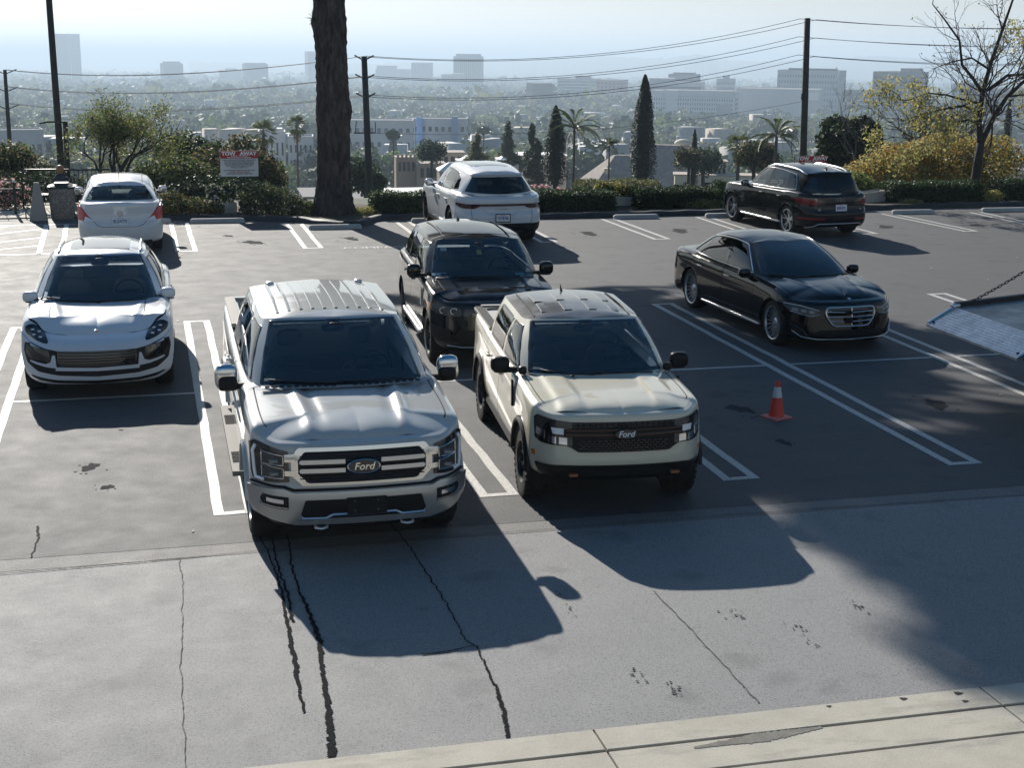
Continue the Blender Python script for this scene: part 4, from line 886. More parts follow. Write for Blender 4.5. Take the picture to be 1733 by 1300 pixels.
# cowl strip with slots, wipers
cw = part('cowl_panel', mat('cowl_grey', (.30, .30, .29), .5), root, MB().grid(np.array([[(x, 1.50-.10*abs(x)**2*1.6+dy, 1.333+dz) for dy, dz in ((.055, .004), (.0, .012), (-.04, .004))] for x in np.linspace(-.80, .80, 40)]), flip=True), smooth=True)
for k in range(22):
    x = -.74+.0705*k
    if abs(x) > .05: part('cowl_slot', M_SEAM, cw, MB().box((x, 1.505-.16*x*x, 1.347), (.045, .045, .006)))
wiper(root, [(-.72, 1.405, 1.36), (-.35, 1.455, 1.365), (.06, 1.46, 1.375)]); wiper(root, [(.0, 1.475, 1.36), (.35, 1.435, 1.372), (.72, 1.34, 1.39)])
part('inspection_sticker', M_PAPER, root, MB().box((-.50, .72, 1.80), (.03, .012, .055)))
F150 = root

on_skin, line_on = _on, _ln
# ------------------------------------------------------------------ sand-coloured small pickup
P_SAND = carpaint('paint_sand', (.56, .52, .40), .0, .35, 1.0, 0, .35)
P_DUSTB = carpaint('paint_dusty_black', (.022, .024, .026), 0, .35, .9, 0, .8)
sp = dict(name='pickup_truck', label='small sand-coloured pickup truck with black roof, black wheel arches and copper grille bar', cat='pickup truck', loc=(7.02, 1.50, 0), rz=math.pi-.086, scale=1.01,
    W=.915, yF=2.43, yR=-2.60, ya=1.538, yb=-1.538, nose=.13, tail=.05, corner=.33, paint=P_SAND, doors=(.98, -.02, -.98),
    ztop=[1.075, 1.075, 1.07, 1.095, 1.115, 1.14, 1.155, 1.165, 1.18, 1.20, 1.235, 1.24, 1.24, 1.24, 1.24, 1.24], zlow=.36,
    prof_f=[(.20, .36, 0), (.06, .44, 0), (.02, .52, 0), (.0, .60, 0), (.01, .70, 0), (.025, .80, 0), (.04, .94, 0), (.06, -.03, 1), (.13, 0, 1)],
    prof_s=[(.12, .36, 0), (.05, .41, 0), (.012, .50, 0), (.0, .64, 0), (.004, .78, 0), (.012, .92, 0), (.015, -.13, 1), (.035, -.035, 1), (.09, 0, 1)],
    prof_r=[(.22, .46, 0), (.1, .5, 0), (.02, .55, 0), (.02, .66, 0), (.04, .78, 0), (.05, .92, 0), (.05, -.12, 1), (.06, -.03, 1), (.09, 0, 1)],
    arch=.425, zwh=.372, s_cowl=6.78, y_cowl=1.22, hood_z=([0, .06, .2, .55, 1], [1.075, 1.11, 1.14, 1.165, 1.185]), hood_u=.055, y_mid=0,
    hood_bump=lambda x, g, u: .020*np.clip((np.abs(x)-(.34+.02*g))/.05, 0, 1)*np.clip((.66-np.abs(x))/.08, 0, 1)*np.clip((g-.16)*5, 0, 1),
    glass_keys=[((0, 1.20, 1.175), (0, .40, 1.655), .03), ((.56, 1.12, 1.18), (.48, .35, 1.65), .03), ((.77, .96, 1.18), (.62, .27, 1.635), .02), ((.835, .70, 1.18), (.655, .14, 1.625), .03), ((.85, -.03, 1.185), (.67, -.05, 1.635), .03), ((.85, -.97, 1.20), (.672, -.98, 1.648), .03), ((.79, -1.14, 1.21), (.645, -1.14, 1.648), .02), ((.45, -1.17, 1.215), (.42, -1.17, 1.664), .02), ((0, -1.18, 1.215), (0, -1.18, 1.668), .02)],
    windows=[dict(name='windscreen', poly=[(-1.75, .08), (1.75, .08), (1.70, 2.9), (-1.70, 2.9)], sym=True, r=.12, frit=.05, n=(40, 12)),
             dict(name='side_window', poly=[(2.45, .12), (3.92, .12), (3.92, 2.62), (2.42, 2.62)], r=.12, frit=.025), dict(name='side_window', poly=[(4.07, .12), (4.9, .12), (4.86, 2.62), (4.07, 2.62)], r=.1, frit=.025, mat=M_GLASSD),
             dict(name='rear_window', poly=[(6.4, .2), (9.6, .2), (9.6, 2.6), (6.4, 2.6)], r=.1, frit=.03)],
    roof_z=([0, .15, .5, 1], [1.655, 1.705, 1.735, 1.712]), shelf_end=9.3, roofpaint=P_DUSTB, cab_end=-1.1, seat_y=.1,
    wheel=dict(R=.372, w=.25, rim=.222, style='y', n=6, mat=mat('black_wheel', (.035, .035, .036), .28, .6), tread=34), flare=(.055, M_BLACKP), flare_a=.06, wheel_in=.01)
root, sk, gk = build_car(sp)
bb = MB(); yb0, yb1 = -1.20, -2.55
for sg in (1, -1): bb.box((sg*.775, (yb0+yb1)/2, 1.225), (.14, yb0-yb1, .03)).box((sg*.71, (yb0+yb1)/2, 1.0), (.03, yb0-yb1, .45))
bb.box((0, yb0, 1.0), (1.5, .05, .45)).box((0, yb1, 1.0), (1.5, .06, .45)); part('truck_bed', P_SAND, root, bb); br = MB()
pair('bed_rail_cap', M_BLACKP, root, MB().box((.775, (yb0+yb1)/2, 1.245), (.11, yb0-yb1+.03, .012))); part('bed_cover', mat('bed_cover_grey', (.30, .28, .27), .7), root, MB().box((0, (yb0+yb1)/2, 1.20), (1.42, yb0-yb1-.04, .03)).box((0, yb1-.02, 1.255), (1.5, .07, .02)))
for k, x in enumerate((-.40, -.14, .14, .40)):
    for y0, y1 in ((.16, -.22), (-.32, -.80)): part('roof_rib', P_DUSTB, root, MB().grid(np.array([[(x+dx, y, sp['roofz'](x, y)+dz) for dx, dz in ((-.05, -.003), (-.04, .008), (.04, .008), (.05, -.003))] for y in np.linspace(y0, y1, 6)])), angle=R_(40))
for sg in (1, -1): part('roof_seam', M_SEAM, root, MB().tube([(sg*.545, y, sp['roofz'](.545, y)+.003) for y in np.linspace(.25, -1.0, 9)], .008, 6))
part('roof_aerial', M_BLACKP, root, MB().add([(0, -1.02, 1.69), (-.02, -.93, 1.69), (.02, -.93, 1.69), (0, -1.06, 1.80), (0, -1.08, 1.69)], [(0, 1, 3), (0, 3, 2), (1, 4, 3), (2, 3, 4)]))
# grille and lamps in one dark band
part('grille', M_BLACKP, root, on_skin(sk, [(-.46, .69), (.46, .69), (.53, .735), (.60, .765), (.62, .99), (-.62, .99), (-.60, .765), (-.53, .735)], 'xz', FX, (2, 8), .012, .03, 44, 8), angle=R_(40))
gm = MB()
for r in range(6):
    for k in range(16):
        x = -.42+.056*k+(.028 if r % 2 else 0); z = .712+.025*r
        if abs(x) < .47 and z < .835: gm.box((x, 2.438-.06*x*x, z), (.036, .012, .010))
for r in range(2):
    for k in range(18): gm.box((-.50+.059*k, 2.40-.06*(-.5+.059*k)**2, .955+.026*r), (.036, .012, .010))
part('grille_mesh', M_GLOSSB, root, gm)['kind'] = 'stuff'
M_COPPER = mat('copper_trim', (.20, .085, .05), .35, .6)
gb = part('grille_bar', M_BLACKP, root, on_skin(sk, [(-.60, .85), (.60, .85), (.60, .925), (-.60, .925)], 'xz', FX, (2, 8), .028, .02, 40, 4)); part('bar_trim', M_COPPER, gb, line_on(sk, [(-.58, .868), (-.14, .862), (.14, .862), (.58, .868)], 'xz', FX, (2, 8), .012, .030, 6)); part('bar_trim', M_COPPER, gb, line_on(sk, [(-.58, .912), (.58, .912)], 'xz', FX, (2, 8), .008, .030, 6, sub=12))
badge(root, 0, 2.475, .888, .115, .048, M_BADGE, 'Ford', rimm=M_BLACKP, size=.085, txtmat=M_DRL)
for sg in (1, -1):
    r5 = (0, 5) if sg > 0 else (-5, 0); mx = lambda p: [(sg*a, b) for a, b in (p if sg > 0 else p[::-1])]
    h = part('headlamp', M_GLOSSB, root, on_skin(sk, mx([(.52, .755), (.80, .755), (.845, .79), (.85, .99), (.82, 1.02), (.52, .99)]), 'xz', r5, (2, 8), .014, .03, 22), angle=R_(40))
    for p in ([(.57, .865), (.70, .87), (.71, .93), (.56, .925)], [(.57, .765), (.645, .77), (.645, .84), (.57, .835)], [(.67, .77), (.735, .775), (.735, .845), (.67, .84)], [(.765, .80), (.83, .83), (.825, .90), (.765, .88)]): part('lamp_unit', M_DRL if p[0][1] > .8 and p[0][0] < .6 else M_REFL, h, on_skin(sk, mx(p), 'xz', r5, (2, 8), .020, .01, 8, 4), angle=R_(50))
part('front_bumper', M_BLACKP, root, on_skin(sk, [(-.80, .44), (-.6, .38), (.6, .38), (.80, .44), (.84, .53), (.62, .555), (-.62, .555), (-.84, .53)], 'xz', FX, (0, 6), .02, .04, 44, 6), angle=R_(40))
part('bumper_slot', M_SEAM, root, on_skin(sk, [(-.42, .455), (.42, .455), (.42, .505), (-.42, .505)], 'xz', FX, (0, 6), .024, .01, 30, 3))
for sg in (1, -1):
    part('tow_hook', mat('hook_copper', (.30, .11, .045), .5, .3) if sg == 1 else bpy.data.materials['hook_copper'], root, MB().box((sg*.52, 2.44, .475), (.085, .06, .022)))
    r5 = (0, 5.2) if sg > 0 else (-5.2, 0); mx = lambda p: [(sg*a, b) for a, b in (p if sg > 0 else p[::-1])]
    part('side_reflector', M_AMBER, root, on_skin(sk, mx([(.845, .60), (.875, .60), (.88, .655), (.85, .655)]), 'xz', r5, (0, 6), .004, .01, 6, 3))
mirror_pair(root, .90, .74, 1.235, (.21, .14, .17), M_BLACKP, arm=.10); handles(root, sk, .9, (.12, -.82), 1.0, P_SAND)
pair('side_step_trim', M_BLACKP, root, MB().box((.865, -.02, .40), (.06, 2.1, .09)))
wiper(root, [(-.6, 1.15, 1.20), (-.2, 1.19, 1.205), (.1, 1.2, 1.21)]); wiper(root, [(.05, 1.21, 1.20), (.4, 1.16, 1.21), (.62, 1.06, 1.235)]); part('washer_jet', M_BLACKP, root, MB().sellip((.3, 1.24, 1.2), (.05, .03, .02), .7))
for sg in (1, -1): part('wing_lamp', M_BLACKP, root, MB().sellip((sg*.80, 1.00, 1.22), (.09, .09, .09), .6), smooth=True)
pair('fender_vent', M_BLACKP, root, MB().box((.915, 1.03, .98), (.02, .06, .28)))
# ------------------------------------------------------------------ white SUV seen from the front, left
P_WHITE = carpaint('paint_white', (.58, .605, .63), 0, .3, 1.0); P_WHITE2 = carpaint('paint_white_sedan', (.66, .66, .655), 0, .35, 1.0); P_WHITE3 = carpaint('paint_white_pearl', (.58, .60, .615), .0, .3, 1.0)
P_BLACK = carpaint('paint_black', (.003, .0035, .0045), 0, .25, .75); P_BLACK2 = carpaint('paint_black_blue', (.004, .005, .007), 0, .25, .75); P_BLACK3 = carpaint('paint_charcoal', (.004, .0042, .005), 0, .28, .75)
FR = (0, 5.2)
sp = dict(name='suv', label='white compact SUV with oval headlamps and tan seats, parked facing the camera at the left', cat='suv', loc=(1.56, 7.45, 0), rz=math.pi-.012, scale=1.055,
    W=.955, yF=2.27, yR=-2.43, ya=1.404, yb=-1.404, nose=.20, tail=.1, corner=.42, paint=P_WHITE, doors=(.72, -.30, -1.15),
    ztop=[.79, .79, .82, .90, .955, .985, 1.0, 1.01, 1.03, 1.05, 1.075, 1.06, 1.04, 1.03, 1.03, 1.03], zlow=.2,
    prof_f=[(.14, .19, 0), (.03, .22, 0), (.0, .30, 0), (.01, .40, 0), (.02, .52, 0), (.035, .62, 0), (.075, .69, 0), (.16, -.045, 1), (.30, 0, 1)], prof_s=PROF_S,
    prof_r=[(.2, .3, 0), (.08, .34, 0), (.02, .42, 0), (.0, .55, 0), (.02, .68, 0), (.04, .8, 0), (.05, -.1, 1), (.06, -.03, 1), (.09, 0, 1)],
    arch=.40, zwh=.365, s_cowl=6.55, y_cowl=1.06, hood_z=([0, .08, .3, .65, 1], [.79, .855, .93, .985, 1.015]), hood_u=.30, hood_pw=2.0, y_mid=-.2,
    hood_bump=lambda x, g, u: .012*np.exp(-((np.abs(x)-(.40+.16*g))/.05)**2)*np.clip((g-.1)*4, 0, 1)+.035*np.exp(-((np.abs(x)-.76)/.13)**2)*np.clip(1-np.abs(g-.45)*1.8, 0, 1),
    glass_keys=[((0, 1.02, 1.0), (0, .12, 1.535), .04), ((.56, .90, 1.005), (.44, .06, 1.53), .04), ((.78, .66, 1.01), (.565, -.03, 1.505), .02), ((.85, .40, 1.015), (.60, -.18, 1.50), .03), ((.865, -.32, 1.03), (.615, -.42, 1.515), .035), ((.86, -1.10, 1.05), (.595, -1.12, 1.485), .03), ((.80, -1.72, 1.07), (.56, -1.62, 1.455), .02), ((.5, -2.02, 1.06), (.42, -1.78, 1.47), .03), ((0, -2.12, 1.05), (0, -1.83, 1.475), .03)],
    windows=[dict(name='windscreen', poly=[(-1.80, .06), (1.80, .06), (1.72, 2.93), (-1.72, 2.93)], sym=True, r=.1, frit=.035, n=(40, 12), mat=M_GLASS), dict(name='side_window', poly=[(2.5, .15), (3.94, .15), (3.94, 2.7), (2.5, 2.7)], frit=.02), dict(name='side_window', poly=[(4.06, .15), (5.55, .25), (5.3, 2.5), (4.06, 2.7)], frit=.02, mat=M_GLASSD), dict(name='rear_window', poly=[(6.4, .3), (9.6, .3), (9.5, 2.8), (6.5, 2.8)], frit=.03, mat=M_GLASSD)],
    roof_z=([0, .2, .5, 1], [1.535, 1.585, 1.60, 1.52]), seatmat=M_SEATT, seat_y=-.05, wheel=dict(R=.365, w=.255, rim=.26, style='double', n=5, mat=M_DARKALLOY))
root, sk, gk = build_car(sp)
# front face: one black frame round the intakes with white blades between
half('intake_frame', M_BLACKP, root, sk, [(0, .625), (0, .315), (.48, .335), (.72, .375), (.86, .46), (.895, .60), (.88, .705), (.80, .71), (.62, .66), (.48, .635)], FR, (1, 8), off=.006, dep=.02, nx=44, ny=8)
half('grille', M_GLOSSB, root, sk, [(0, .63), (0, .445), (.44, .455), (.475, .50), (.475, .63)], FR, (1, 8), off=.012, dep=.012, nx=24)
gm = MB()
for k in range(5): m_ = line_on(sk, [(0, .47+.034*k), (.46, .475+.034*k)], 'xz', FR, (1, 8), .006, .012, 5, sub=10, mir=True); gm.add(np.concatenate(m_.v), m_.f)
part('grille_slats', M_BLACKP, root, gm)['kind'] = 'stuff'
two('side_intake', M_GLOSSB, root, sk, [(.56, .50), (.82, .53), (.865, .60), (.86, .675), (.79, .68), (.58, .645)], FR, (1, 8), off=.010, dep=.01)
two('bumper_blade', P_WHITE, root, sk, [(.49, .425), (.62, .44), (.80, .485), (.80, .505), (.62, .475), (.555, .50), (.535, .585), (.50, .585)], FR, (1, 8), off=.020, dep=.02, nx=26)
half('bumper_strip', P_WHITE, root, sk, [(0, .385), (0, .425), (.50, .44), (.50, .395)], FR, (1, 8), off=.020, dep=.02, nx=22)
half('lower_slot', M_BLACKP, root, sk, [(0, .225), (0, .262), (.5, .275), (.80, .315), (.82, .30), (.7, .265), (.5, .24)], FR, (0, 6), off=.006, dep=.01, nx=34)
L2 = two('headlamp', M_GLOSSB, root, sk, fillet([(.56, .70), (.72, .735), (.86, .80), (.885, .885), (.80, .915), (.66, .865)], .09, 5), FR, (3, 8), off=.006, dep=.02, nx=26, ny=10)
for h, sg in zip(L2, (1, -1)):
    for (x, z) in ((.68, .78), (.76, .80), (.70, .83), (.78, .85)):
        u, w = sk.inv(np.array([(x, z)]), (0, 2), FR, (3, 8)); p = sk.ev(u, w)[0]; part('projector', M_DRL, h, MB().sellip((sg*p[0], p[1]+.006, p[2]+.006), (.045, .03, .022), .8), smooth=True)
part('crest', M_CHROME, root, MB().sellip((0, 2.03, .845), (.06, .07, .012), .7, M=np.array(Matrix.Rotation(R_(-16), 3, 'X'))), smooth=True)
part('crest_field', M_AMBER, root, MB().sellip((0, 2.03, .849), (.04, .048, .012), .7, M=np.array(Matrix.Rotation(R_(-16), 3, 'X'))), smooth=True)
part('sunroof', mat('roof_glass', (.10, .11, .12), .05, coat=1), root, MB().grid(np.array([[(x, y, sp['roofz'](x, y)+.004) for x in np.linspace(-.40, .40, 10)] for y in np.linspace(-.12, -1.15, 10)]), flip=True), smooth=True)
roof_rails(root, sp, .545, -.10, -1.55, M_SATIN); mirror_pair(root, .79, .62, 1.06, (.20, .13, .145), P_WHITE, arm=.05); handles(root, sk, .95, (-.15, -1.0), .86, P_WHITE)
wiper(root, [(-.62, .90, 1.03), (-.2, .99, 1.035), (.2, 1.0, 1.04)]); wiper(root, [(0, 1.01, 1.03), (.4, .93, 1.04), (.68, .75, 1.07)]); part('dash_paper', M_PAPER, root, MB().box((.62, .78, 1.045), (.20, .07, .006)))
pair('sill_trim', M_BLACKP, root, MB().box((.90, -.1, .27), (.06, 2.0, .08)))
two('side_marker', M_REDL, root, sk, [(1.86, .60), (1.94, .60), (1.94, .66), (1.86, .66)], (2.5, 5), (2, 8), ax='yz', off=.004, dep=.006, nx=6, ny=3)
WHITE_F = root

M_LAMPG = mat('lamp_unit_grey', (.16, .17, .18), .2, .3, coat=.5)
# ------------------------------------------------------------------ black limousine saloon
sp = dict(name='saloon_car', label='long black saloon with tall chrome grille and many-spoked wheels, facing the camera', cat='saloon car', loc=(12.64, 8.27, 0), rz=math.pi+.045,
    W=.965, yF=2.46, yR=-2.80, ya=1.608, yb=-1.608, nose=.22, tail=.14, corner=.46, paint=P_BLACK, doors=(.92, -.28, -1.40),
    ztop=[.80, .80, .80, .82, .86, .915, .95, .965, .975, .985, .995, .985, .97, .965, .965, .965], zlow=.16,
    prof_f=[(.12, .17, 0), (.03, .20, 0), (.0, .27, 0), (.01, .38, 0), (.02, .48, 0), (.03, .58, 0), (.05, .68, 0), (.09, -.035, 1), (.19, 0, 1)], prof_s=[(.11, .20, 0), (.04, .24, 0), (.012, .33, 0), (.0, .48, 0), (.002, .62, 0), (.01, .74, 0), (.02, -.12, 1), (.05, -.04, 1), (.11, 0, 1)],
    prof_r=[(.2, .3, 0), (.08, .32, 0), (.02, .4, 0), (.0, .52, 0), (.01, .64, 0), (.03, .76, 0), (.05, -.1, 1), (.06, -.03, 1), (.1, 0, 1)],
    arch=.395, zwh=.355, s_cowl=6.62, y_cowl=1.22, hood_z=([0, .1, .4, .7, 1], [.80, .865, .935, .965, .985]), hood_u=.07, y_mid=-.4,
    hood_bump=lambda x, g, u: .010*np.exp(-((np.abs(x)-(.28+.22*g))/.05)**2)*np.clip((g-.1)*4, 0, 1),
    glass_keys=[((0, 1.19, .975), (0, .16, 1.425), .05), ((.58, 1.05, .98), (.44, .10, 1.42), .05), ((.80, .80, .975), (.565, 0.0, 1.395), .02), ((.855, .52, .975), (.595, -.14, 1.405), .03), ((.87, -.30, .98), (.62, -.42, 1.43), .04), ((.865, -1.22, .99), (.59, -1.15, 1.385), .04), ((.80, -1.80, 1.0), (.54, -1.42, 1.345), .03), ((.55, -2.06, 1.0), (.42, -1.52, 1.35), .04), ((0, -2.16, 1.0), (0, -1.56, 1.355), .05)],
    windows=[dict(name='windscreen', poly=[(-1.80, .06), (1.80, .06), (1.74, 2.93), (-1.74, 2.93)], sym=True, r=.1, frit=.03, n=(40, 12), mat=M_GLASSD), dict(name='side_window', poly=[(2.5, .2), (3.94, .2), (3.94, 2.66), (2.55, 2.66)], frit=.0, mat=M_GLASSD), dict(name='side_window', poly=[(4.06, .2), (5.1, .2), (5.1, 2.6), (4.06, 2.68)], frit=.0, mat=M_GLASSD), dict(name='quarter_window', poly=[(5.16, .2), (5.75, .25), (5.3, 2.45), (5.16, 2.55)], frit=.0, mat=M_GLASSD, n=(8, 8)), dict(name='rear_window', poly=[(6.3, .25), (9.7, .25), (9.6, 2.8), (6.4, 2.8)], frit=.03, mat=M_GLASSD)],
    shelf_end=10.9, boot=dict(s=10.85, y=-2.15, z=([0, .4, 1], [.975, 1.0, 1.005])), roof_z=([0, .25, .5, 1], [1.425, 1.475, 1.49, 1.40]), seat_y=.0, wheel=dict(R=.355, w=.255, rim=.265, style='multi', n=20, mat=M_ALLOY))
root, sk, gk = build_car(sp)
# chrome line round the side glass
for sg in (1, -1):
    C = densify([(2.42, .12), (4.0, .12), (5.2, .12), (5.9, .22), (5.6, 1.4), (5.2, 2.66), (4.6, 2.78), (4, 2.80), (3, 2.78), (2.45, 2.72), (2.40, 1.4)], 5, True); C = np.r_[C, C[:2]]; Q = gk.ev(C[:, 0], C[:, 1])+gk.nrm(C[:, 0], C[:, 1])*.008; part('window_trim', M_CHROME, root, MB().tube(Q*np.array((sg, 1, 1)), .011, 6, cap=False), smooth=True)
    for s0 in (4.0, 5.13): part('door_pillar', M_GLOSSB, root, MB().grid(np.array([[(gk.ev(s0+d, t)+gk.nrm(s0+d, t)*.006)*np.array((sg, 1, 1)) for d in (-.06, .06)] for t in np.linspace(.15, 2.75, 10)]), flip=sg > 0), smooth=True)
gr = fillet([(-.40, .70), (.40, .70), (.42, .58), (.30, .415), (-.30, .415), (-.42, .58)], .07, 5); FS = (-4.4, 4.4)
part('grille', M_GLOSSB, root, on_skin(sk, gr, 'xz', FS, (1, 8), .008, .02, 40, 8)); part('grille_surround', M_CHROME, root, line_on(sk, gr, 'xz', FS, (1, 8), .017, .016, 8, True, 2), smooth=True)
for z, hw in ((.625, .405), (.555, .40), (.487, .345)): part('grille_bar', M_CHROME, root, line_on(sk, [(-hw, z+.012), (0, z), (hw, z+.012)], 'xz', FS, (1, 8), .011, .022, 6, sub=12), smooth=True)
part('grille_spine', M_CHROME, root, line_on(sk, [(0, .43), (0, .70)], 'xz', FS, (1, 8), .008, .026, 6)); part('camera_block', M_BLACKP, root, MB().box((.06, 2.475, .51), (.12, .02, .09)).box((.06, 2.47, .63), (.10, .02, .05)))
L2 = two('headlamp', M_LAMPIN, root, sk, fillet([(.50, .60), (.64, .565), (.86, .62), (.925, .70), (.92, .735), (.74, .725), (.52, .66)], .03), FR, (3, 8), off=.006, dep=.02, nx=26)
two_line('running_light', M_DRL, L2, sk, [(.51, .655), (.74, .72), (.91, .732)], FR, (3, 8), r=.006, off=.010); two_line('lamp_edge', M_REFL, L2, sk, [(.50, .60), (.64, .568), (.86, .622)], FR, (3, 8), r=.005, off=.010)
for dx in (.62, .72, .81): two('lamp_unit', M_LAMPG, L2, sk, [(dx-.03, .61+.12*(dx-.62)), (dx+.03, .615+.12*(dx-.62)), (dx+.03, .66+.12*(dx-.62)), (dx-.03, .655+.12*(dx-.62))], FR, (3, 8), off=.010, dep=.004, nx=5, ny=4)
half('lower_intake', M_BLACKP, root, sk, [(0, .21), (0, .36), (.50, .36), (.62, .30), (.60, .22)], FR, (0, 6), off=.005, dep=.01, nx=24); half_line('bumper_trim', M_CHROME, root, sk, [(0, .215), (.55, .22), (.75, .25), (.84, .33)], FR, (0, 6), r=.010, off=.010)
two('side_intake', M_BLACKP, root, sk, [(.70, .24), (.84, .30), (.86, .42), (.76, .36)], FR, (0, 6), off=.006, dep=.01, nx=12); two_line('intake_blade', M_GLOSSB, root, sk, [(.68, .26), (.74, .36), (.86, .44)], FR, (0, 6), r=.012, off=.008)
st = part('bonnet_star', M_CHROME, root, MB().tube([(0+.034*math.cos(q), 2.19, .915+.034*math.sin(q)) for q in np.linspace(0, 6.2832, 21)], .0035, 5, cap=False).tube([(0, 2.19, .915), (0, 2.19, .949)], .003, 5).tube([(0, 2.19, .915), (.029, 2.19, .898)], .003, 5).tube([(0, 2.19, .915), (-.029, 2.19, .898)], .003, 5).tube([(0, 2.19, .84), (0, 2.19, .885)], .006, 5), smooth=True)
part('crest', M_CHROME, root, MB().sellip((0, 2.335, .825), (.05, .05, .012), .9, M=np.array(Matrix.Rotation(R_(-20), 3, 'X'))), smooth=True)
mirror_pair(root, .89, .66, 1.0, (.20, .15, .14), P_BLACK, arm=.08); 
for y in (-.10, -1.22):
    for sg in (1, -1): u, w = sk.inv(np.array([(y, .83)]), (1, 2), (4, 11), (3, 8)); p = sk.ev(u, w)[0]; part('door_handle', M_CHROME, root, MB().sellip((sg*(p[0]+.004), y, .83), (.02, .22, .03), .5), smooth=True)
pair('sill_trim', M_SATIN, root, MB().sellip((.935, .02, .245), (.05, 2.35, .05), .4), smooth=True); wiper(root, [(.1, 1.20, .99), (.45, 1.13, 1.0), (.70, .95, 1.02)]); wiper(root, [(-.6, 1.08, .99), (-.2, 1.17, 1.0), (.1, 1.18, 1.0)])
BLACK_SALOON = root

# ------------------------------------------------------------------ black tall SUV behind the pickups
sp = dict(name='suv', label='tall boxy black SUV parked facing the camera between the two pickup trucks', cat='suv', loc=(7.25, 8.0, 0), rz=math.pi-.05,
    W=.985, yF=2.30, yR=-2.52, ya=1.46, yb=-1.46, nose=.17, tail=.08, corner=.40, paint=P_BLACK3, doors=(.80, -.22, -1.12),
    ztop=[1.0, 1.0, 1.0, 1.03, 1.07, 1.10, 1.125, 1.14, 1.155, 1.165, 1.175, 1.17, 1.16, 1.15, 1.15, 1.15], zlow=.28,
    prof_f=[(.16, .27, 0), (.04, .32, 0), (.0, .42, 0), (.01, .56, 0), (.03, .70, 0), (.05, .82, 0), (.07, .90, 0), (.10, -.035, 1), (.19, 0, 1)], prof_s=[(.12, .28, 0), (.05, .33, 0), (.012, .44, 0), (.0, .60, 0), (.004, .76, 0), (.012, .92, 0), (.02, -.12, 1), (.045, -.035, 1), (.09, 0, 1)],
    prof_r=[(.2, .4, 0), (.08, .44, 0), (.02, .5, 0), (.0, .6, 0), (.02, .74, 0), (.03, .88, 0), (.04, -.1, 1), (.05, -.03, 1), (.08, 0, 1)],
    arch=.42, zwh=.385, s_cowl=6.6, y_cowl=1.10, hood_z=([0, .1, .35, .7, 1], [1.0, 1.06, 1.11, 1.14, 1.15]), hood_u=.16, y_mid=-.3,
    hood_bump=lambda x, g, u: .016*np.clip((np.abs(x)-(.46+.06*g))/.05, 0, 1)*np.clip((g-.1)*4, 0, 1),
    glass_keys=[((0, 1.06, 1.14), (0, .36, 1.655), .03), ((.60, .96, 1.145), (.53, .31, 1.65), .03), ((.82, .74, 1.15), (.665, .22, 1.63), .02), ((.885, .50, 1.155), (.70, .06, 1.63), .03), ((.90, -.24, 1.165), (.72, -.25, 1.655), .03), ((.895, -1.08, 1.175), (.71, -1.05, 1.645), .03), ((.85, -1.95, 1.185), (.68, -1.85, 1.60), .02), ((.5, -2.26, 1.18), (.46, -2.02, 1.61), .02), ((0, -2.30, 1.18), (0, -2.06, 1.615), .02)],
    windows=[dict(name='windscreen', poly=[(-1.80, .08), (1.80, .08), (1.74, 2.92), (-1.74, 2.92)], sym=True, r=.1, frit=.05, n=(40, 12)), dict(name='side_window', poly=[(2.5, .12), (3.95, .12), (3.95, 2.7), (2.5, 2.7)], frit=.02), dict(name='side_window', poly=[(4.05, .12), (4.97, .12), (4.95, 2.7), (4.05, 2.7)], frit=.02, mat=M_GLASSD), dict(name='quarter_window', poly=[(5.05, .12), (5.85, .15), (5.8, 2.6), (5.05, 2.65)], frit=.02, mat=M_GLASSD), dict(name='rear_window', poly=[(6.4, .3), (9.6, .3), (9.5, 2.8), (6.5, 2.8)], frit=.03, mat=M_GLASSD)],
    roof_z=([0, .15, .5, 1], [1.655, 1.71, 1.735, 1.67]), seat_y=.05, seatmat=M_SEATG, wheel=dict(R=.385, w=.27, rim=.275, style='double', n=5, mat=M_DARKALLOY))
root, sk, gk = build_car(sp)
for x in (.52,): 
    for sg in (1, -1): part('roof_seam', M_SEAM, root, MB().tube([(sg*x, y, sp['roofz'](x, y)+.004) for y in np.linspace(.22, -1.7, 12)], .009, 6))
part('roof_panel', P_BLACK3, root, MB().grid(np.array([[(x, y, sp['roofz'](x, y)+.006) for x in np.linspace(-.48, .48, 10)] for y in np.linspace(.12, -.95, 10)]), flip=True), smooth=True); fin(root, -1.6, sp['roofz'](0, -1.6))
L2 = two('headlamp', M_LAMPIN, root, sk, fillet([(.55, .79), (.86, .80), (.955, .84), (.965, .93), (.85, .945), (.56, .905)], .03), FR, (2, 8), off=.008, dep=.02, nx=24); two('lamp_amber', M_AMBER, L2, sk, [(.93, .85), (.97, .86), (.972, .93), (.94, .93)], FR, (2, 8), off=.012, dep=.004, nx=6, ny=4)
for h, sg in zip(L2, (1, -1)):
    for x in (.66, .80): u, w = sk.inv(np.array([(x, .865)]), (0, 2), FR, (2, 8)); p = sk.ev(u, w)[0]; part('projector', M_REFL, h, MB().tube([(sg*p[0]+.05*math.cos(q), p[1]+.012, p[2]+.045*math.sin(q)) for q in np.linspace(0, 6.2832, 17)], .006, 5, cap=False), smooth=True)
half('grille', M_GLOSSB, root, sk, [(0, .80), (0, .90), (.50, .90), (.53, .80)], FR, (2, 8), off=.010, dep=.02)
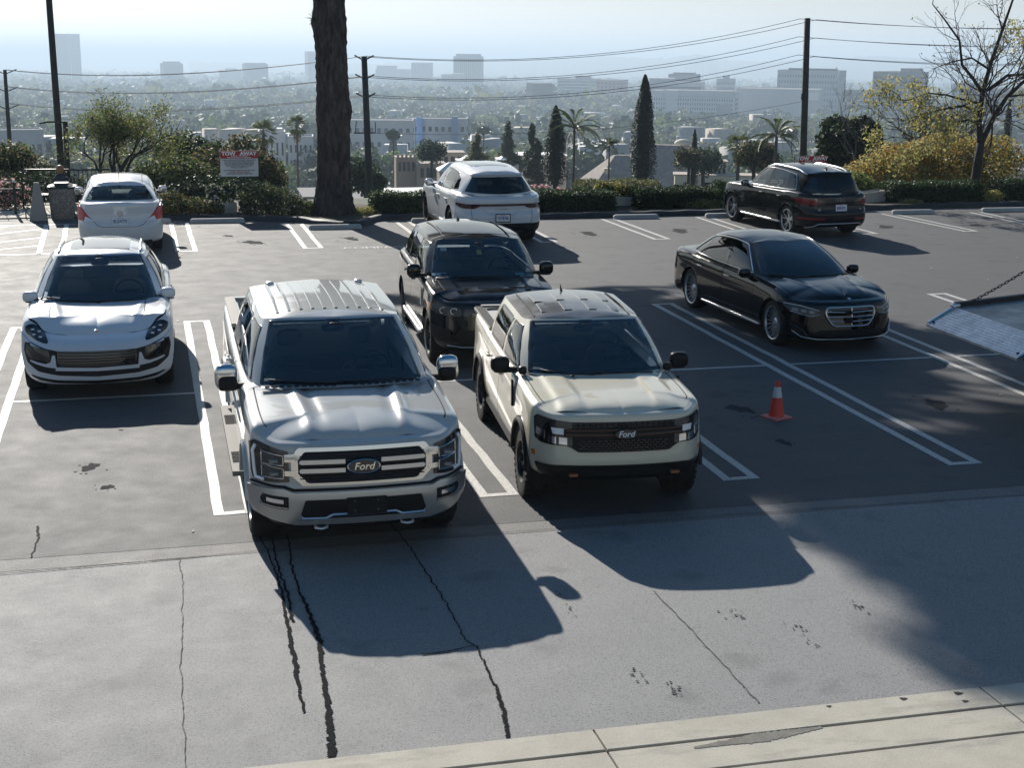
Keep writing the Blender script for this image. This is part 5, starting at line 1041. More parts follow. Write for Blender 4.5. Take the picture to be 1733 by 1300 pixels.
half('lower_intake', M_BLACKP, root, sk, [(0, .38), (0, .60), (.6, .60), (.66, .50), (.58, .38)], FR, (0, 7), off=.006, dep=.02); two('side_intake', M_BLACKP, root, sk, [(.70, .46), (.90, .50), (.93, .64), (.72, .60)], FR, (0, 7), off=.008, dep=.02, nx=12); half_line('bumper_trim', M_SATIN, root, sk, [(0, .345), (.55, .35), (.75, .37)], FR, (0, 6), r=.010, off=.008)
mirror_pair(root, .93, .60, 1.22, (.22, .15, .20), P_BLACK3, arm=.10); handles(root, sk, .98, (-.05, -.95), 1.0, P_BLACK3)
for sg in (1, -1):
    part('wing_vent', M_SATIN, root, MB().box((sg*.985, 1.02-.0, .90), (.016, .10, .26)).box((sg*.99, .99, .97), (.018, .05, .02))); part('bonnet_vent', M_BLACKP, root, MB().sellip((sg*.66, .98, 1.155), (.18, .16, .03), .5), smooth=True); part('vent_rim', M_SATIN, root, MB().tube([(sg*.66+.10*math.cos(q), .98+.085*math.sin(q), 1.165) for q in np.linspace(0, 6.2832, 21)], .006, 5, cap=False))
pair('sill_step', M_SATIN, root, MB().sellip((.965, -.1, .335), (.10, 2.1, .07), .35), smooth=True); part('wiper', M_BLACKP, root, MB().tube([(-.6, .93, 1.165), (-.1, 1.04, 1.175), (.5, 1.0, 1.18)], .009, 6))
for n_, x, t, w_, h_, m_ in (('windscreen_label', .55, 2.3, .10, .07, M_PAPER), ('mirror_tag', .02, 2.05, .07, .10, mat('tag_yellow', (.55, .55, .12), .6)), ('dash_paper', .62, .35, .22, .05, M_PAPER), ('dash_permit', -.50, .3, .14, .05, mat('permit_green', (.2, .5, .48), .6))):
    u = np.interp(abs(x), [0, .55, .75], [0, 1.0, 1.8]); p = gk.ev(math.copysign(u, x), t); part(n_, m_, root, MB().box((p[0], p[1]-.03, p[2]-.02), (w_, .004, h_), M=np.array(Matrix.Rotation(R_(50), 3, 'X'))))
BLACK_SUV = root
# ------------------------------------------------------------------ cars parked facing the view, seen from behind
RR = (10.2, 15.6); M_REDM = mat('tail_lamp_deep_red', (.20, .008, .012), .15, coat=.7, spec=.2)
# white SUV
sp = dict(name='suv', label='white SUV seen from behind with dark rear window, nose to the far hedge', cat='suv', loc=(10.12, 20.45, 0), rz=.0, scale=1.05,
    W=.985, yF=2.36, yR=-2.52, ya=1.448, yb=-1.448, nose=.2, tail=.14, corner=.46, paint=P_WHITE3, doors=(.74, -.30, -1.20),
    ztop=[.85, .85, .87, .93, .985, 1.02, 1.035, 1.05, 1.07, 1.09, 1.12, 1.11, 1.09, 1.07, 1.06, 1.06], zlow=.22,
    prof_f=[(.14, .22, 0), (.03, .26, 0), (.0, .34, 0), (.01, .45, 0), (.02, .56, 0), (.04, .66, 0), (.08, .74, 0), (.15, -.045, 1), (.28, 0, 1)], prof_s=PROF_S,
    prof_r=[(.22, .28, 0), (.07, .33, 0), (.02, .42, 0), (.0, .54, 0), (.0, .64, 0), (.06, .78, 0), (.05, -.14, 1), (.06, -.05, 1), (.11, 0, 1)],
    arch=.42, zwh=.385, s_cowl=6.55, y_cowl=1.10, hood_z=([0, .08, .3, .65, 1], [.85, .91, .985, 1.03, 1.055]), hood_u=.2, y_mid=-.3,
    glass_keys=[((0, 1.05, 1.04), (0, .18, 1.60), .04), ((.58, .93, 1.045), (.46, .12, 1.595), .04), ((.80, .70, 1.05), (.59, .03, 1.57), .02), ((.88, .42, 1.055), (.63, -.12, 1.565), .03), ((.895, -.32, 1.07), (.645, -.40, 1.58), .035), ((.89, -1.14, 1.095), (.625, -1.16, 1.55), .03), ((.82, -1.86, 1.12), (.57, -1.76, 1.50), .02), ((.56, -2.22, 1.10), (.47, -1.96, 1.50), .03), ((0, -2.34, 1.075), (0, -2.02, 1.51), .03)],
    windows=[dict(name='windscreen', poly=[(-1.80, .06), (1.80, .06), (1.72, 2.93), (-1.72, 2.93)], sym=True, frit=.03, n=(30, 10)), dict(name='side_window', poly=[(2.5, .15), (3.94, .15), (3.94, 2.7), (2.5, 2.7)], frit=.02, mat=M_GLASSL), dict(name='side_window', poly=[(4.06, .15), (5.1, .2), (5.1, 2.6), (4.06, 2.7)], frit=.02, mat=M_GLASSL), dict(name='quarter_window', poly=[(5.15, .25), (5.75, .45), (5.5, 1.9), (5.15, 2.4)], frit=.02, mat=M_GLASSD, n=(8, 8)), dict(name='rear_window', poly=[(6.35, .22), (9.65, .22), (9.45, 2.62), (6.55, 2.62)], frit=.04, mat=M_GLASSD)],
    roof_z=([0, .2, .5, 1], [1.60, 1.65, 1.67, 1.575]), seat_y=-.05, wheel=dict(R=.385, w=.28, rim=.28, style='double', n=5, mat=M_DARKALLOY),
    clad=lambda P, s, t: (P[..., 1] < -2.2) & (P[..., 2] < .50), cladmat=M_BLACKP)
root, sk, gk = build_car(sp)
half('light_bar', mat('light_bar_dark', (.05, .02, .022), .1, coat=1), root, sk, [(0, .865), (0, .915), (.52, .915), (.52, .865)], RR, (3, 8), off=.006, dep=.012, nx=18)
two('tail_lamp', M_REDD, root, sk, fillet([(.50, .86), (.62, .815), (.86, .82), (.945, .875), (.94, .925), (.80, .915), (.50, .915)], .02), RR, (3, 8), off=.010, dep=.02, nx=22)
half_line('panel_crease', P_WHITE3, root, sk, [(0, .70), (.28, .70), (.42, .79)], RR, (2, 8), r=.012, off=.0); half_line('panel_gap', M_SEAM, root, sk, [(0, .49), (.62, .49), (.665, .56), (.68, .80)], RR, (1, 8), r=.005, off=.0); emboss(root, 'CAYENNE', (0, ysurf(sk, 0, .80)-.01, .80), .045, M_SATIN, sx=1.2)
number_plate(root, (0, ysurf(sk, 0, .62)-.02, .62), '7XVB346', rear=True, frame=M_BADGE)
half('roof_spoiler', P_WHITE3, root, gk, [(6.3, 2.72), (8, 2.72), (8, 3.0), (6.25, 3.0)], (5, 8), (0, 3), ax='st', off=.05, dep=.06, nx=20, ny=3)
part('sunroof', mat('roof_glass_pale', (.16, .17, .18), .05, coat=1), root, MB().grid(np.array([[(x, y, sp['roofz'](x, y)+.004) for x in np.linspace(-.42, .42, 10)] for y in np.linspace(-.05, -1.35, 10)]), flip=True), smooth=True)
mirror_pair(root, .92, .62, 1.10, (.20, .14, .16), P_WHITE3, arm=.08); handles(root, sk, .98, (-.18, -1.05), .90, P_WHITE3); pair('sill_trim', M_BLACKP, root, MB().box((.93, -.1, .29), (.06, 2.1, .08)))
wiper(root, [(0, -2.36, 1.13), (.3, -2.27, 1.22)])

# black SUV at the right
sp = dict(name='suv', label='black SUV seen from behind with pale roof rails, at the far right', cat='suv', loc=(18.18, 19.95, 0), rz=.10,
    W=.945, yF=2.28, yR=-2.36, ya=1.41, yb=-1.41, nose=.18, tail=.12, corner=.40, paint=P_BLACK2, doors=(.74, -.28, -1.16),
    ztop=[.88, .88, .90, .95, .99, 1.02, 1.03, 1.04, 1.06, 1.08, 1.10, 1.09, 1.07, 1.05, 1.045, 1.045], zlow=.22,
    prof_f=[(.14, .22, 0), (.03, .26, 0), (.0, .34, 0), (.01, .45, 0), (.02, .56, 0), (.04, .68, 0), (.07, .78, 0), (.12, -.045, 1), (.22, 0, 1)], prof_s=PROF_S,
    prof_r=[(.2, .26, 0), (.07, .31, 0), (.02, .38, 0), (.0, .48, 0), (.0, .58, 0), (.05, .72, 0), (.06, -.14, 1), (.07, -.05, 1), (.12, 0, 1)],
    arch=.405, zwh=.372, s_cowl=6.55, y_cowl=1.12, hood_z=([0, .08, .3, .65, 1], [.88, .93, .99, 1.025, 1.045]), hood_u=.1, y_mid=-.3,
    glass_keys=[((0, 1.06, 1.03), (0, .24, 1.58), .04), ((.56, .95, 1.035), (.46, .18, 1.575), .04), ((.77, .72, 1.04), (.60, .08, 1.555), .02), ((.845, .44, 1.045), (.64, -.08, 1.55), .03), ((.86, -.30, 1.06), (.66, -.36, 1.565), .03), ((.855, -1.08, 1.08), (.645, -1.10, 1.545), .03), ((.80, -1.78, 1.10), (.59, -1.68, 1.50), .02), ((.56, -2.10, 1.08), (.48, -1.88, 1.505), .03), ((0, -2.20, 1.07), (0, -1.94, 1.51), .03)],
    windows=[dict(name='windscreen', poly=[(-1.80, .06), (1.80, .06), (1.72, 2.93), (-1.72, 2.93)], sym=True, frit=.03, n=(30, 10)), dict(name='side_window', poly=[(2.5, .15), (3.95, .15), (3.95, 2.7), (2.5, 2.7)], frit=.0, mat=M_GLASSL), dict(name='side_window', poly=[(4.05, .15), (5.02, .15), (5.02, 2.65), (4.05, 2.7)], frit=.0, mat=M_GLASSL), dict(name='quarter_window', poly=[(5.08, .15), (5.62, .18), (5.50, 2.4), (5.08, 2.6)], frit=.0, mat=M_GLASSD, n=(8, 8)), dict(name='rear_window', poly=[(6.35, .25), (9.65, .25), (9.5, 2.66), (6.5, 2.66)], frit=.04, mat=M_GLASSD)],
    roof_z=([0, .2, .5, 1], [1.58, 1.63, 1.645, 1.56]), seat_y=-.05, wheel=dict(R=.372, w=.25, rim=.265, style='double', n=5, mat=M_ALLOY))
root, sk, gk = build_car(sp)
for sg in (1, -1):
    C = densify([(2.45, .10), (4.0, .10), (5.2, .10), (5.72, .16), (5.62, 1.4), (5.42, 2.55), (4.6, 2.76), (4, 2.80), (3, 2.78), (2.48, 2.72), (2.42, 1.4)], 5, True); C = np.r_[C, C[:2]]; Q = gk.ev(C[:, 0], C[:, 1])+gk.nrm(C[:, 0], C[:, 1])*.008; part('window_trim', M_CHROME, root, MB().tube(Q*np.array((sg, 1, 1)), .013, 6, cap=False), smooth=True)
    for s0 in (4.0, 5.05): part('door_pillar', M_GLOSSB, root, MB().grid(np.array([[(gk.ev(s0+d, t)+gk.nrm(s0+d, t)*.006)*np.array((sg, 1, 1)) for d in (-.06, .06)] for t in np.linspace(.15, 2.75, 10)]), flip=sg > 0), smooth=True)
T2 = two('tail_lamp', M_REDD, root, sk, fillet([(.42, .81), (.90, .80), (.935, .93), (.90, .985), (.60, .965), (.40, .90)], .02), RR, (3, 8), off=.010, dep=.02, nx=22)
two('lamp_red', M_REDM, T2, sk, [(.62, .82), (.90, .815), (.925, .93), (.88, .965), (.62, .94)], RR, (3, 8), off=.014, dep=.005, nx=14); two('reflector', M_REDM, root, sk, [(.42, .455), (.92, .47), (.92, .52), (.42, .50)], RR, (1, 7), off=.008, dep=.008, nx=18, ny=3)
half_line('diffuser_trim', M_SATIN, root, sk, [(0, .365), (.55, .365), (.68, .30), (.78, .27)], RR, (0, 6), r=.014, off=.012); half('diffuser', M_BLACKP, root, sk, [(0, .26), (0, .35), (.56, .35), (.70, .28), (.7, .26)], RR, (0, 6), off=.006, dep=.01)
half_line('panel_gap', M_SEAM, root, sk, [(0, .60), (.56, .60), (.66, .64), (.70, .80)], RR, (1, 8), r=.006, off=.0)
for k in range(4): part('badge_ring', M_CHROME, root, MB().tube([(-.098+.065*k+.042*math.cos(q), ysurf(sk, .1, .93)-.015, .93+.042*math.sin(q)) for q in np.linspace(0, 6.2832, 19)], .0055, 5, cap=False))
emboss(root, 'Q5', (-.55, ysurf(sk, .55, .70)-.012, .70), .07, M_SATIN); emboss(root, 'TFSI', (.58, ysurf(sk, .58, .70)-.012, .70), .045, M_SATIN); number_plate(root, (.03, ysurf(sk, .03, .72)-.02, .74), '8EMU821', rear=True, tilt=-.05)
half('roof_spoiler', P_BLACK2, root, gk, [(6.3, 2.74), (8, 2.74), (8, 3.0), (6.25, 3.0)], (5, 8), (0, 3), ax='st', off=.05, dep=.06, nx=20, ny=3)
roof_rails(root, sp, .60, .02, -1.72, mat('rail_alloy', (.72, .73, .74), .3, .9), .022, .035); fin(root, -1.55, sp['roofz'](0, -1.55)); mirror_pair(root, .885, .62, 1.08, (.20, .14, .16), P_BLACK2, arm=.08); handles(root, sk, .94, (-.15, -1.02), .92, P_BLACK2)
pair('sill_trim', M_SATIN, root, MB().sellip((.915, -.1, .30), (.06, 2.05, .05), .4), smooth=True); wiper(root, [(0, -2.22, 1.12), (.34, -2.13, 1.20)])
pair('door_moulding', P_BLACK2, root, MB().box((.94, -.3, .50), (.012, 2.0, .05)))

# white saloon at the left
sp = dict(name='saloon_car', label='small white saloon seen from behind, right of the litter bin', cat='saloon car', loc=(1.70, 20.3, 0), rz=.0, scale=1.07,
    W=.845, yF=2.13, yR=-2.30, ya=1.30, yb=-1.30, nose=.2, tail=.13, corner=.40, paint=P_WHITE2, doors=(.68, -.28, -1.14),
    ztop=[.78, .78, .80, .87, .92, .95, .97, .98, 1.0, 1.02, 1.045, 1.05, 1.045, 1.045, 1.05, 1.05], zlow=.18,
    prof_f=[(.14, .2, 0), (.03, .23, 0), (.0, .3, 0), (.01, .40, 0), (.02, .5, 0), (.04, .58, 0), (.08, .66, 0), (.15, -.045, 1), (.26, 0, 1)], prof_s=[(.11, .22, 0), (.04, .27, 0), (.012, .37, 0), (.0, .52, 0), (.004, .66, 0), (.014, .8, 0), (.025, -.12, 1), (.055, -.04, 1), (.11, 0, 1)],
    prof_r=[(.2, .24, 0), (.06, .28, 0), (.015, .36, 0), (.0, .48, 0), (.0, .58, 0), (.04, .66, 0), (.075, .80, 0), (.085, -.03, 1), (.13, 0, 1)],
    arch=.335, zwh=.31, s_cowl=6.55, y_cowl=1.16, hood_z=([0, .1, .35, .7, 1], [.78, .85, .92, .96, .98]), hood_u=.1, y_mid=-.2,
    glass_keys=[((0, 1.10, .97), (0, .22, 1.425), .04), ((.52, .98, .975), (.40, .16, 1.42), .04), ((.71, .76, .98), (.52, .06, 1.40), .02), ((.755, .50, .985), (.55, -.08, 1.40), .03), ((.77, -.30, 1.0), (.565, -.36, 1.415), .03), ((.765, -1.05, 1.03), (.55, -1.02, 1.38), .03), ((.735, -1.62, 1.05), (.52, -1.28, 1.34), .03), ((.62, -1.88, 1.055), (.47, -1.40, 1.345), .03), ((0, -2.0, 1.055), (0, -1.44, 1.36), .03)],
    windows=[dict(name='windscreen', poly=[(-1.80, .06), (1.80, .06), (1.72, 2.93), (-1.72, 2.93)], sym=True, frit=.03, n=(30, 10), mat=M_GLASSL), dict(name='side_window', poly=[(2.5, .15), (3.94, .15), (3.94, 2.7), (2.5, 2.7)], frit=.02, mat=M_GLASSL), dict(name='side_window', poly=[(4.06, .15), (5.4, .2), (5.3, 2.5), (4.06, 2.7)], frit=.02, mat=M_GLASSL), dict(name='rear_window', poly=[(6.75, .22), (9.25, .22), (9.2, 2.72), (6.8, 2.72)], frit=.03, mat=M_GLASSL)],
    shelf_end=11.0, boot=dict(s=10.95, y=-2.0, z=([0, .35, 1], [1.06, 1.07, 1.06])), roof_z=([0, .25, .5, 1], [1.425, 1.47, 1.485, 1.40]), seat_y=-.02, seatmat=M_SEATG, wheel=dict(R=.31, w=.2, rim=.19, style='y', n=6, mat=M_ALLOY))
root, sk, gk = build_car(sp)
T2 = two('tail_lamp', M_REDL, root, sk, fillet([(.56, .70), (.80, .70), (.835, .80), (.83, .93), (.80, .985), (.70, .90), (.60, .78)], .02), RR, (2, 8), off=.018, dep=.03, nx=34, ny=12); two('lamp_clear', M_DRL, T2, sk, [(.50, .695), (.69, .69), (.66, .79), (.60, .765)], RR, (2, 8), off=.021, dep=.02, nx=14)
half_line('panel_gap', M_SEAM, root, sk, [(0, .585), (.34, .585), (.44, .62), (.52, .70), (.68, .86), (.76, 1.0)], RR, (1, 8), r=.005, off=.0); half('plate_recess_trim', P_WHITE2, root, sk, fillet([(0, .815), (0, .865), (.36, .87), (.38, .815)], .015), RR, (2, 8), off=.012, dep=.015)
part('badge_ring', M_CHROME, root, MB().tube([(.05*math.cos(q), ysurf(sk, 0, .845)-.016, .845+.045*math.sin(q)) for q in np.linspace(0, 6.2832, 19)], .006, 5, cap=False).box((0, ysurf(sk, 0, .845)-.018, .845), (.11, .008, .014)))
number_plate(root, (0, ysurf(sk, 0, .70)-.016, .70), '8LGW770', rear=True, tilt=-.24); emboss(root, 'VERSA', (-.50, ysurf(sk, .5, .86)-.012, .86), .045, M_SATIN); emboss(root, 'SV', (.52, ysurf(sk, .52, .86)-.012, .86), .045, M_SATIN)
part('bumper_recess', M_BLACKP, root, on_skin(sk, [(.30, .25), (.62, .27), (.60, .31), (.30, .29)], 'xz', RR, (0, 5), .004, .01, 8, 3)); part('roof_aerial', M_BLACKP, root, MB().tube([(0, -1.22, 1.40), (0, -1.30, 1.44), (0, -1.42, 1.60)], .006, 6).sellip((0, -1.22, 1.41), (.05, .08, .03), .7)); part('roof_seam', M_SEAM, root, MB().tube([(.46, y, sp['roofz'](.46, y)+.002) for y in np.linspace(.1, -1.3, 9)], .006, 6)); part('roof_seam', M_SEAM, root, MB().tube([(-.46, y, sp['roofz'](.46, y)+.002) for y in np.linspace(.1, -1.3, 9)], .006, 6))
mirror_pair(root, .79, .66, 1.02, (.19, .13, .15), P_WHITE2, arm=.08, foldm=M_BLACKP); handles(root, sk, .84, (-.12, -.98), .86, P_WHITE2)
# ------------------------------------------------------------------ plant kit
def fast_mesh(name, V, F4, mats, mi=None, parent=None, smooth=False):
    V = np.asarray(V, np.float32).reshape(-1, 3); F4 = np.asarray(F4, np.int32); n = F4.shape[1]
    me = bpy.data.meshes.new(name); me.vertices.add(len(V)); me.vertices.foreach_set('co', V.ravel()); me.loops.add(F4.size); me.loops.foreach_set('vertex_index', F4.ravel())
    me.polygons.add(len(F4)); me.polygons.foreach_set('loop_start', np.arange(0, F4.size, n, dtype=np.int32)); me.polygons.foreach_set('loop_total', np.full(len(F4), n, np.int32))
    for m in (mats if isinstance(mats, (list, tuple)) else [mats]): me.materials.append(m)
    if mi is not None: me.polygons.foreach_set('material_index', np.asarray(mi, np.int32))
    me.update(calc_edges=True); me.validate()
    o = bpy.data.objects.new(name, me); return link(o, parent)
def leaf_geo(C, Nn, size, rg, asp=.55, bend=.25):
    """one folded diamond leaf per point"""
    n = len(C); Nn = Nn/(np.linalg.norm(Nn, axis=1)[:, None]+1e-9); a = rg.normal(size=(n, 3)); a -= Nn*np.sum(a*Nn, 1)[:, None]; a /= np.linalg.norm(a, axis=1)[:, None]+1e-9; b = np.cross(Nn, a)
    s = (size*rg.uniform(.6, 1.3, n))[:, None]; V = np.stack([C-a*s, C-b*s*asp+Nn*s*bend, C+a*s, C+b*s*asp+Nn*s*bend], 1); F = np.arange(4*n).reshape(n, 4); return V.reshape(-1, 3), F
def blob_points(blobs, n, rg, shell=.55):
    w = np.array([b[2] if len(b) > 2 else np.prod(b[1])**.67 for b in blobs]); k = rg.choice(len(blobs), n, p=w/w.sum()); d = rg.normal(size=(n, 3)); d /= np.linalg.norm(d, axis=1)[:, None]
    r = (shell+(1-shell)*rg.random(n)**.6)[:, None]*(1+.12*np.sin(d[:, :1]*7+k[:, None])*np.cos(d[:, 1:2]*6+k[:, None]*2)); c = np.array([b[0] for b in blobs])[k]; R = np.array([b[1] for b in blobs])[k]; return c+d*r*R, d/R
def leaves(name, blobs, n, size, m, seed, parent=None, shell=.5, asp=.55, up=.3, jit=.9, floor=None):
    rg = np.random.default_rng(seed); P, N_ = blob_points(blobs, n, rg, shell); N_ /= np.linalg.norm(N_, axis=1)[:, None]+1e-9; N_ = N_+rg.normal(0, jit, P.shape)+np.array((0, 0, up))
    if floor is not None: ok = P[:, 2] > floor; P, N_ = P[ok], N_[ok]
    V, F = leaf_geo(P, N_, size, rg, asp); ms = m if isinstance(m, (list, tuple)) else [m]; mi = rg.choice(len(ms), len(F), p=None) if len(ms) > 1 and not isinstance(m, tuple) else None
    if isinstance(m, tuple): ms = [a for a, _ in m]; w = np.array([b for _, b in m]); mi = rg.choice(len(ms), len(F), p=w/w.sum())
    return fast_mesh(name, V, F, ms, mi, parent)
def branches(mb, p, d, L, r, lev, rg, tips, spread=.6, n=3, up=.15, taper=.62, seg=4, wob=.18, minr=.004):
    pts = [np.array(p, float)]; d = np.array(d, float)/np.linalg.norm(d); dd = d.copy()
    for k in range(seg): dd = dd+rg.normal(0, wob, 3)+np.array((0, 0, up*.25)); dd /= np.linalg.norm(dd); pts.append(pts[-1]+dd*L/seg)
    rr = np.linspace(r, max(r*taper, minr), len(pts)); mb.tube(pts, rr, 7 if r > .03 else 5 if r > .012 else 3, cap=lev == 0)
    if lev == 0 or r*taper < minr: tips.append((pts[-1], dd)); return
    for k in range(n):
        t = 1.0 if k == 0 else rg.uniform(.45, .98); i = min(int(t*seg), seg-1); q = pts[i]+(pts[i+1]-pts[i])*(t*seg-i); e = rg.normal(size=3); e -= dd*(e @ dd); e /= np.linalg.norm(e)
        nd = dd+e*spread*rg.uniform(.6, 1.25)+np.array((0, 0, up)); branches(mb, q, nd, L*rg.uniform(.62, .88), max(r*taper*(1 if k == 0 else .8), minr), lev-1, rg, tips, spread, n, up, taper, seg, wob, minr)
    if rg.random() < .5: tips.append((pts[-1], dd))
L_DARK = leafmat('leaf_dark', (.010, .022, .010), (.035, .062, .022)); L_HEDGE = leafmat('leaf_hedge', (.012, .028, .014), (.05, .085, .032), .55); L_GREEN = leafmat('leaf_green', (.04, .075, .02), (.14, .19, .06)); L_OLIVE = leafmat('leaf_olive', (.055, .07, .025), (.19, .19, .08))
L_BROWN = leafmat('leaf_brown', (.09, .07, .03), (.22, .155, .075)); L_YEL = leafmat('leaf_yellow', (.28, .22, .06), (.50, .42, .15), trans=.5); L_YG = leafmat('leaf_yellow_green', (.16, .18, .05), (.38, .36, .14), trans=.5); L_ORANGE = leafmat('leaf_orange', (.22, .10, .03), (.42, .25, .06), trans=.45)
L_PINK = leafmat('petal_pink', (.45, .24, .26), (.70, .46, .46), trans=.4); L_WHITE = leafmat('petal_white', (.62, .60, .55), (.8, .78, .72), trans=.3); L_CYP = leafmat('leaf_cypress', (.006, .014, .008), (.022, .036, .016), trans=.15); L_PALM = leafmat('leaf_palm', (.03, .05, .018), (.11, .13, .05), .4); L_PINE = leafmat('leaf_pine', (.014, .03, .012), (.05, .075, .028), trans=.2); L_CONIF = leafmat('leaf_conifer', (.012, .026, .014), (.05, .07, .03), trans=.2)
M_BARK = varied('bark_grey', (.06, .052, .047), (.13, .115, .10), 9, .9, .6, 40, .02); M_BARKD = varied('bark_dark', (.022, .019, .017), (.05, .043, .038), 9, .9, .6, 40, .02); M_POLE = varied('pole_dark', (.03, .028, .026), (.055, .05, .045), 4, .8); M_POLEG = varied('pole_green', (.025, .03, .032), (.05, .055, .055), 4, .7)
M_GREENP = mat('green_metal', (.012, .022, .019), .35, .3, coat=.3); M_WIRE = mat('wire', (.05, .05, .055), .6)

# ------------------------------------------------------------------ big pine: trunk in view, crown above the frame throws the tree shade
t = thing('pine_tree', 'huge bare pine trunk with furrowed bark rising out of the picture behind the wheel stop', 'tree', (6.99, 24.05, 0))
zs = np.linspace(-.1, 9.0, 150); na = 110; an = np.arange(na)*2*math.pi/na
rad = curve([-.1, .1, .45, 1.0, 2.0, 2.75, 3.1, 4.2, 4.9, 5.3, 9], [.64, .57, .47, .40, .395, .42, .395, .385, .415, .39, .33], zs); cx = curve([-.1, 1, 2.8, 4, 5.5, 9], [.03, .07, .10, .08, .05, .12], zs)
g1 = np.random.default_rng(3); lump = sum(a*np.cos(k*an[None]+p+q*zs[:, None]) for k, a, p, q in ((2, .014, .3, .5), (3, .012, 1.2, -.8), (5, .008, 2, 1.1)))
fur = np.zeros((len(zs), na)); ph = np.cumsum(g1.normal(0, .10, len(zs))); 
for k, a in ((17, .012), (26, .009), (38, .006)): fur += a*np.abs(np.sin(k/2*an[None]+ph[:, None]*1.3*k/17+.5*np.sin(zs[:, None]*3.1+k)))
plates = .012*np.sin(zs[:, None]*22+6*np.sin(an[None]*6+ph[:, None]))*np.sin(an[None]*11+zs[:, None]*1.5)
kn = .10*np.exp(-((zs[:, None]-.62)/.13)**2-((np.angle(np.exp(1j*(an[None]-(-math.pi/2+.25)))))/.28)**2)+.05*np.exp(-((zs[:, None]-2.75)/.2)**2-((np.angle(np.exp(1j*(an[None]-.2))))/.35)**2)+.06*np.exp(-((zs[:, None]-4.95)/.2)**2-((np.angle(np.exp(1j*(an[None]-3.0))))/.35)**2)
Rr = rad[:, None]+lump+fur+plates+kn+.006*g1.normal(size=(len(zs), na)); P = np.stack([cx[:, None]+Rr*np.cos(an), Rr*np.sin(an), np.repeat(zs[:, None], na, 1)], -1); P = np.concatenate([P, P[:, :1]], 1)
M_PBARK = mat('pine_bark', (.07, .055, .048), .9, spec=.2); N, L, b = nodes(M_PBARK); v = objcoord(N); fz = noise(N, L, 9, 6, .7, vscale(N, L, v, (1, 1, .28)))
L.new(ramp(N, L, fz, [(.34, (.016, .013, .012)), (.5, (.06, .048, .043)), (.72, (.13, .11, .10))]), b.inputs['Base Color']); bump(N, L, b, fz, .9, .05)
part('trunk', M_PBARK, t, MB().grid(P, flip=True), smooth=True)
mb = MB(); rg = np.random.default_rng(8); CS = []   # crown clumps: (x, y, z, rx, ry, rz) around the trunk
TG = []
for ty in np.arange(-4.4, 10.6, 1.3):
    for tx in np.arange(9.6-.55*min(ty+1.6, 0)*.0+(.0 if ty < -1 else -.7 if ty < 4.5 else -.1), 16.2, 1.2):
        qx, qy = tx+rg.normal(0, .3), ty+rg.normal(0, .3)
        if 11.0 < qx < 14.2 and 1.1 < qy < 2.7: continue            # a gap in the crown
        if qx > 13.0 and 2.9 <= qy < 6.5 and rg.random() < .75: continue
        if qy > 6.5 and (qx > 13.6 or rg.random() < .25): continue
        TG.append((qx, qy, rg.uniform(.95, 1.25), rg.uniform(.95, 1.25)))
TG += [(8.7, 1.2, .6, .9), (8.9, 3.2, .8, .9), (8.4, 5.2, .7, .9), (8.4, 7.4, .8, .8), (8.2, 9.2, 1.0, .7), (6.4, 9.6, .9, .6), (8.3, 11.4, 1.3, .7), (6.2, 11.6, .9, .6), (10.8, 11.4, 1.1, .6), (12.9, 11.8, .8, .4), (9.9, 9.8, .8, .5), (16.4, -3.0, 1.3, 1.6), (17, .2, 1.3, 1.4)]
for tx, ty, rx, ry in TG:
    h = max((23.9-ty)/1.98+rg.normal(0, .35), 7.7); Lg = h/math.tan(R_(26.2)); CS.append(((tx-math.sin(R_(9))*Lg-6.99, ty+math.cos(R_(9))*Lg-24.05, h), (rx*1.15, ry*.6, ry*.40)))
tr = MB(); tr.tube([(.12, 0, 8.9), (.2, .3, 11), (.3, .1, 13), (.4, .2, 15.2)], [.34, .28, .2, .06], 10)
for c, r in CS: z0 = max(6.2, c[2]-.15*math.hypot(c[0], c[1])-.8); tr.tube([(.12, .05, z0), ((c[0]+.12)*.5, c[1]*.5, z0+.35*(c[2]-z0)), c], [.11, .07, .03], 6)
part('branch_wood', M_BARKD, t, tr, smooth=True)
leaves('crown', CS, 85000, .18, L_PINE, 4, t, .10, .24, .2, 1.2)
sg_ = MB(); g2 = np.random.default_rng(2)
for k in range(16): d = g2.normal(size=3)+np.array((-1.2, -.6, .2)); d /= np.linalg.norm(d); sg_.tube([(-.33, -.2, 5.0), tuple(np.array((-.33, -.2, 5.0))+d*g2.uniform(.12, .3))], .006, 3)
part('needle_tuft', L_PINE, t, sg_)

